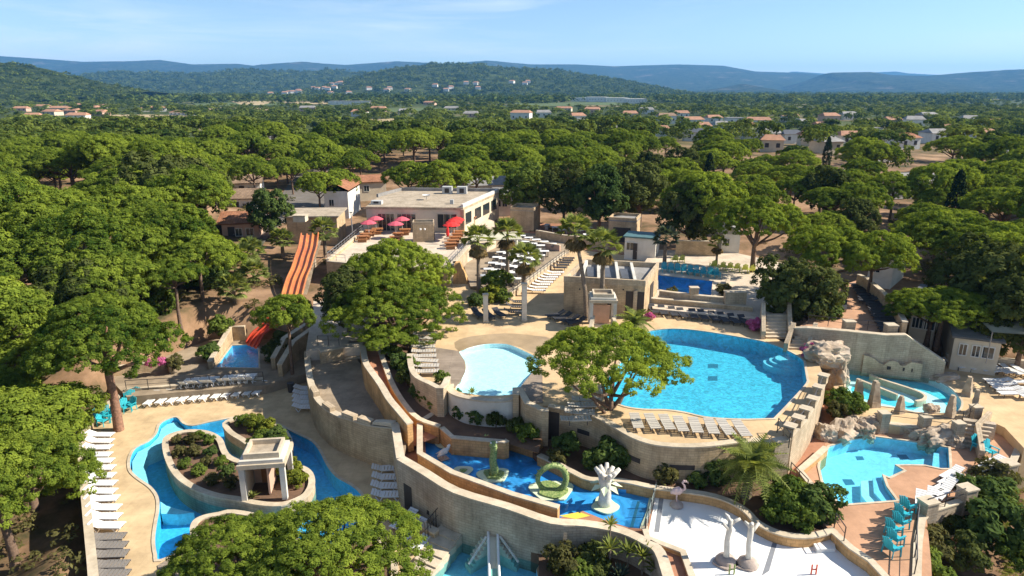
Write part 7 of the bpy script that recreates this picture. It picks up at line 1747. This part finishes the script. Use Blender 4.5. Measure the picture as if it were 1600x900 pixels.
for a, c, w_, h, lab in ((222, 141, 52, 9, 'long white warehouse on the left plain'), (385, 141, 46, 8, 'white factory hall left of the chimney mast'), (425, 142, 20, 11, 'tall white block beside the factory hall'), (482, 147, 40, 7, 'low white factory hall under the left ridge'), (345, 139, 22, 6, 'small pale shed near the left factory'), (545, 162, 60, 6, 'grey roofed greenhouse shed in the centre left plain'),
                         (905, 157, 28, 8, 'first white apartment block of the centre town'), (935, 158, 30, 9, 'second white apartment block of the centre town'), (965, 159, 34, 9, 'third white apartment block of the centre town'), (995, 160, 30, 8, 'fourth white apartment block of the centre town')):
    far_house(a, c, w_, lab, h, 30, 'render_white', 'roof_grey' if 'grey' in lab else 'render_white', 3.5, 'flat', .05, 'industrial_hall' if c < 150 or a == 545 else 'apartment_block', 'building')
t = thing('lattice_mast', 'thin lattice mast on the far right plain', 'mast', (.735 * 900, .965 * 900, 4))
for x, y in ((-1, -1), (1, -1), (1, 1), (-1, 1)): MB().tube([(x * 1.6, y * 1.6, 0), (x * .9, y * .9, 42)], .35, 4).build('leg', 'metal_dark', t)
for k in range(9): MB().bar((-1.6 + .07 * k, -1.6 + .07 * k, k * 4.6), (1.6 - .08 * k, -1.5 + .08 * k, k * 4.6 + 4.6), .35, .35).build('brace', 'metal_dark', t)
MB().box(0, 0, 40, 3.2, 3.2, 3.0).build('head', 'metal_dark', t)

# ------------------------------------------------------------------ hills
def hill_mat(name, dark, light, rock_=None):
    m, n, l, b = _nt(name); tc = n.new('ShaderNodeTexCoord')
    a1 = n.new('ShaderNodeTexNoise'); a1.inputs['Scale'].default_value = .022; a1.inputs['Detail'].default_value = 10; a1.inputs['Roughness'].default_value = .75
    l.new(tc.outputs['Object'], a1.inputs['Vector']); r = n.new('ShaderNodeValToRGB'); r.color_ramp.elements[0].position = .4; r.color_ramp.elements[1].position = .62
    r.color_ramp.elements[0].color = (*dark, 1); r.color_ramp.elements[1].color = (*light, 1); l.new(a1.outputs['Fac'], r.inputs['Fac']); out = r.outputs['Color']
    if rock_:
        a2 = n.new('ShaderNodeTexNoise'); a2.inputs['Scale'].default_value = .004; a2.inputs['Detail'].default_value = 8; a2.inputs['Roughness'].default_value = .7; l.new(tc.outputs['Object'], a2.inputs['Vector'])
        r2 = n.new('ShaderNodeValToRGB'); r2.color_ramp.elements[0].position = .56; r2.color_ramp.elements[1].position = .68; r2.color_ramp.elements[0].color = (0, 0, 0, 1); r2.color_ramp.elements[1].color = (1, 1, 1, 1); l.new(a2.outputs['Fac'], r2.inputs['Fac'])
        mx = n.new('ShaderNodeMixRGB'); mx.inputs['Color2'].default_value = (*rock_, 1); l.new(r2.outputs['Color'], mx.inputs['Fac']); l.new(out, mx.inputs['Color1']); out = mx.outputs['Color']
    l.new(out, b.inputs['Base Color']); b.inputs['Roughness'].default_value = 1; b.inputs['Specular IOR Level'].default_value = 0
    bp = n.new('ShaderNodeBump'); bp.inputs['Strength'].default_value = 1.0; bp.inputs['Distance'].default_value = 18; l.new(a1.outputs['Fac'], bp.inputs['Height']); l.new(bp.outputs['Normal'], b.inputs['Normal'])
    MAT[name] = m
hill_mat('hill_forest', (.018, .032, .012), (.085, .11, .035)); hill_mat('hill_far', (.02, .032, .02), (.07, .085, .045), (.16, .145, .12))
def ridge(name, prof, D, depth, m, seed, rough=.12, step=6, rows=24, cliff=1.0):
    """A range of hills: crest heights along its length, slopes with spurs and gullies in front and behind."""
    xs_ = list(np.arange(prof[0][0], prof[-1][0] + 1, step)); tops = np.interp(xs_, [p[0] for p in prof], [p[1] for p in prof])
    vs, fs = [], []
    for j in range(rows + 1):
        s = -1 + 1.6 * j / rows
        for i, a in enumerate(xs_):
            u, v = (a - 800) / F_PX, (tops[i] - 450) / F_PX
            up = -(CP * v + SP) / (CP - SP * v); Yc = D; crest = max(2.0, CAM_H + up * Yc)
            Y = Yc + depth * s; X = u * D / (CP - SP * v)
            f = 1 - abs(s) ** cliff if s < 0 else 1 - (s / .6) ** 1.6 * .9
            nz = noise.fractal(Vector((X * 1.6 / depth + seed, Y * .8 / depth, seed)), .9, 2.1, 6)
            h = crest * max(0, f) * (1 + rough * nz * 2.4 * (1 - max(0, f) ** 6)) - (4 if f <= .02 else 0)
            vs.append((X, Y, h + 3 * (f > .02)))
    k = len(xs_); fs = [(j * k + i, j * k + i + 1, (j + 1) * k + i + 1, (j + 1) * k + i) for j in range(rows) for i in range(k - 1)]
    me = bpy.data.meshes.new(name); me.from_pydata(vs, [], fs); me.polygons.foreach_set('use_smooth', [True] * len(fs)); me.materials.append(MAT[m]); return struct(link(name, me))
ridge('far_mountains', [(-260, 92), (0, 88), (60, 92), (130, 97), (200, 96), (250, 94), (300, 101), (370, 100), (400, 104), (480, 98), (540, 102), (620, 96), (700, 100), (760, 95), (830, 101), (900, 101), (960, 104), (1060, 101), (1130, 103), (1180, 112), (1240, 114), (1300, 122), (1400, 126), (1600, 128), (1860, 126)], 8200, 2400, 'hill_far', 3.1, .14)
ridge('distant_mountains', [(1100, 118), (1180, 113), (1215, 116), (1240, 112), (1300, 116), (1400, 112), (1420, 115), (1520, 120), (1860, 124)], 10800, 1200, 'hill_far', 5.7, .1)
ridge('mesa', [(1150, 168), (1200, 152), (1238, 136), (1262, 128), (1285, 122), (1296, 114), (1362, 113), (1392, 118), (1450, 119), (1520, 113), (1600, 109), (1880, 108)], 5900, 1600, 'hill_far', 8.2, .16, 5, 32, .8)
ridge('foot_hill', [(1040, 150), (1090, 143), (1130, 138), (1162, 131), (1190, 138), (1215, 147), (1240, 156)], 4800, 800, 'hill_far', 1.7, .1)
ridge('forest_hill', [(500, 148), (540, 134), (580, 119), (620, 107), (680, 101), (740, 101), (800, 108), (860, 110), (900, 116), (940, 122), (980, 130), (1010, 137), (1050, 148)], 3000, 900, 'hill_forest', 2.2, .13, 4, 32)
ridge('forest_ridge', [(80, 142), (130, 118), (200, 114), (300, 116), (380, 110), (460, 113), (520, 110), (580, 116), (640, 124), (700, 136)], 3900, 1000, 'hill_forest', 6.1, .12, 5, 32)
ridge('left_hill', [(-320, 92), (-120, 94), (0, 100), (40, 106), (80, 116), (120, 126), (170, 136), (230, 146)], 1500, 480, 'hill_forest', 4.4, .14, 4, 32)
# trees on the nearer hills, as one wooded mass
bpy.context.view_layer.update()
its = []
for nm, k_, s0 in (('forest_hill', 2600, 1.25), ('left_hill', 1900, .8), ('forest_ridge', 2400, 1.6)):
    hv = bpy.data.objects[nm].data.vertices; cnt = len(hv)
    for i in range(k_):
        v = hv[rng.randrange(cnt)].co
        if v.z < 6 or v.y > (3100 if nm == 'forest_hill' else 1540 if nm == 'left_hill' else 4000): continue
        s = s0 * rng.uniform(.5, 1.0); its.append((v.x + rng.uniform(-14, 14), v.y + rng.uniform(-14, 14), v.z - 3, s, s, rng.choice((0, 1)), rng.uniform(-.6, 0)))
o = mass('hillside_wood', pC, its, 'pine_far'); o['label'] = 'dark woods covering the nearer hills'
hs = bpy.data.objects['forest_hill'].data.vertices
hc = [v.co for v in hs if v.co.z > 4 and v.co.z < 45 and v.co.y < 2700 and -750 < v.co.x < 60]; rng.shuffle(hc)
wm_ = MB().box(0, 0, 0, 17, 13, 8).mesh('wall', 'render_white'); rm_ = MB().add([(-9.5, -7.5, 8), (9.5, -7.5, 8), (9.5, 7.5, 8), (-9.5, 7.5, 8), (-6, 0, 11), (6, 0, 11)], [(0, 1, 5, 4), (1, 2, 5), (2, 3, 4, 5), (3, 0, 4), (3, 2, 1, 0)]).mesh('roof', 'roof_tile_far')
hc = sorted(hc[:30], key=lambda c: c.x)
for i, c in enumerate(hc):
    t = thing('hillside_house', 'tiny white house on the wooded hill, %s from the left' % ORD[i], 'house', (c.x, c.y, c.z + 2), rng.uniform(-.5, .5), 'white houses on the wooded hill'); link('wall', wm_, t); link('roof', rm_, t)

# ------------------------------------------------------------------ haze: the air over the whole place
hz = MB().box(0, 6500, -40, 40000, 14000, 500).mesh('haze', 'cap'); hz.materials.clear()
m = bpy.data.materials.new('haze'); m.use_nodes = True; n, l = m.node_tree.nodes, m.node_tree.links; n.clear()
ho = n.new('ShaderNodeOutputMaterial'); pv_ = n.new('ShaderNodeVolumePrincipled'); pv_.inputs['Color'].default_value = (.17, .50, 1.0, 1); pv_.inputs['Density'].default_value = 8.2e-5; pv_.inputs['Anisotropy'].default_value = 0.1
l.new(pv_.outputs[0], ho.inputs['Volume']); hz.materials.append(m); stuff(link('haze', hz))
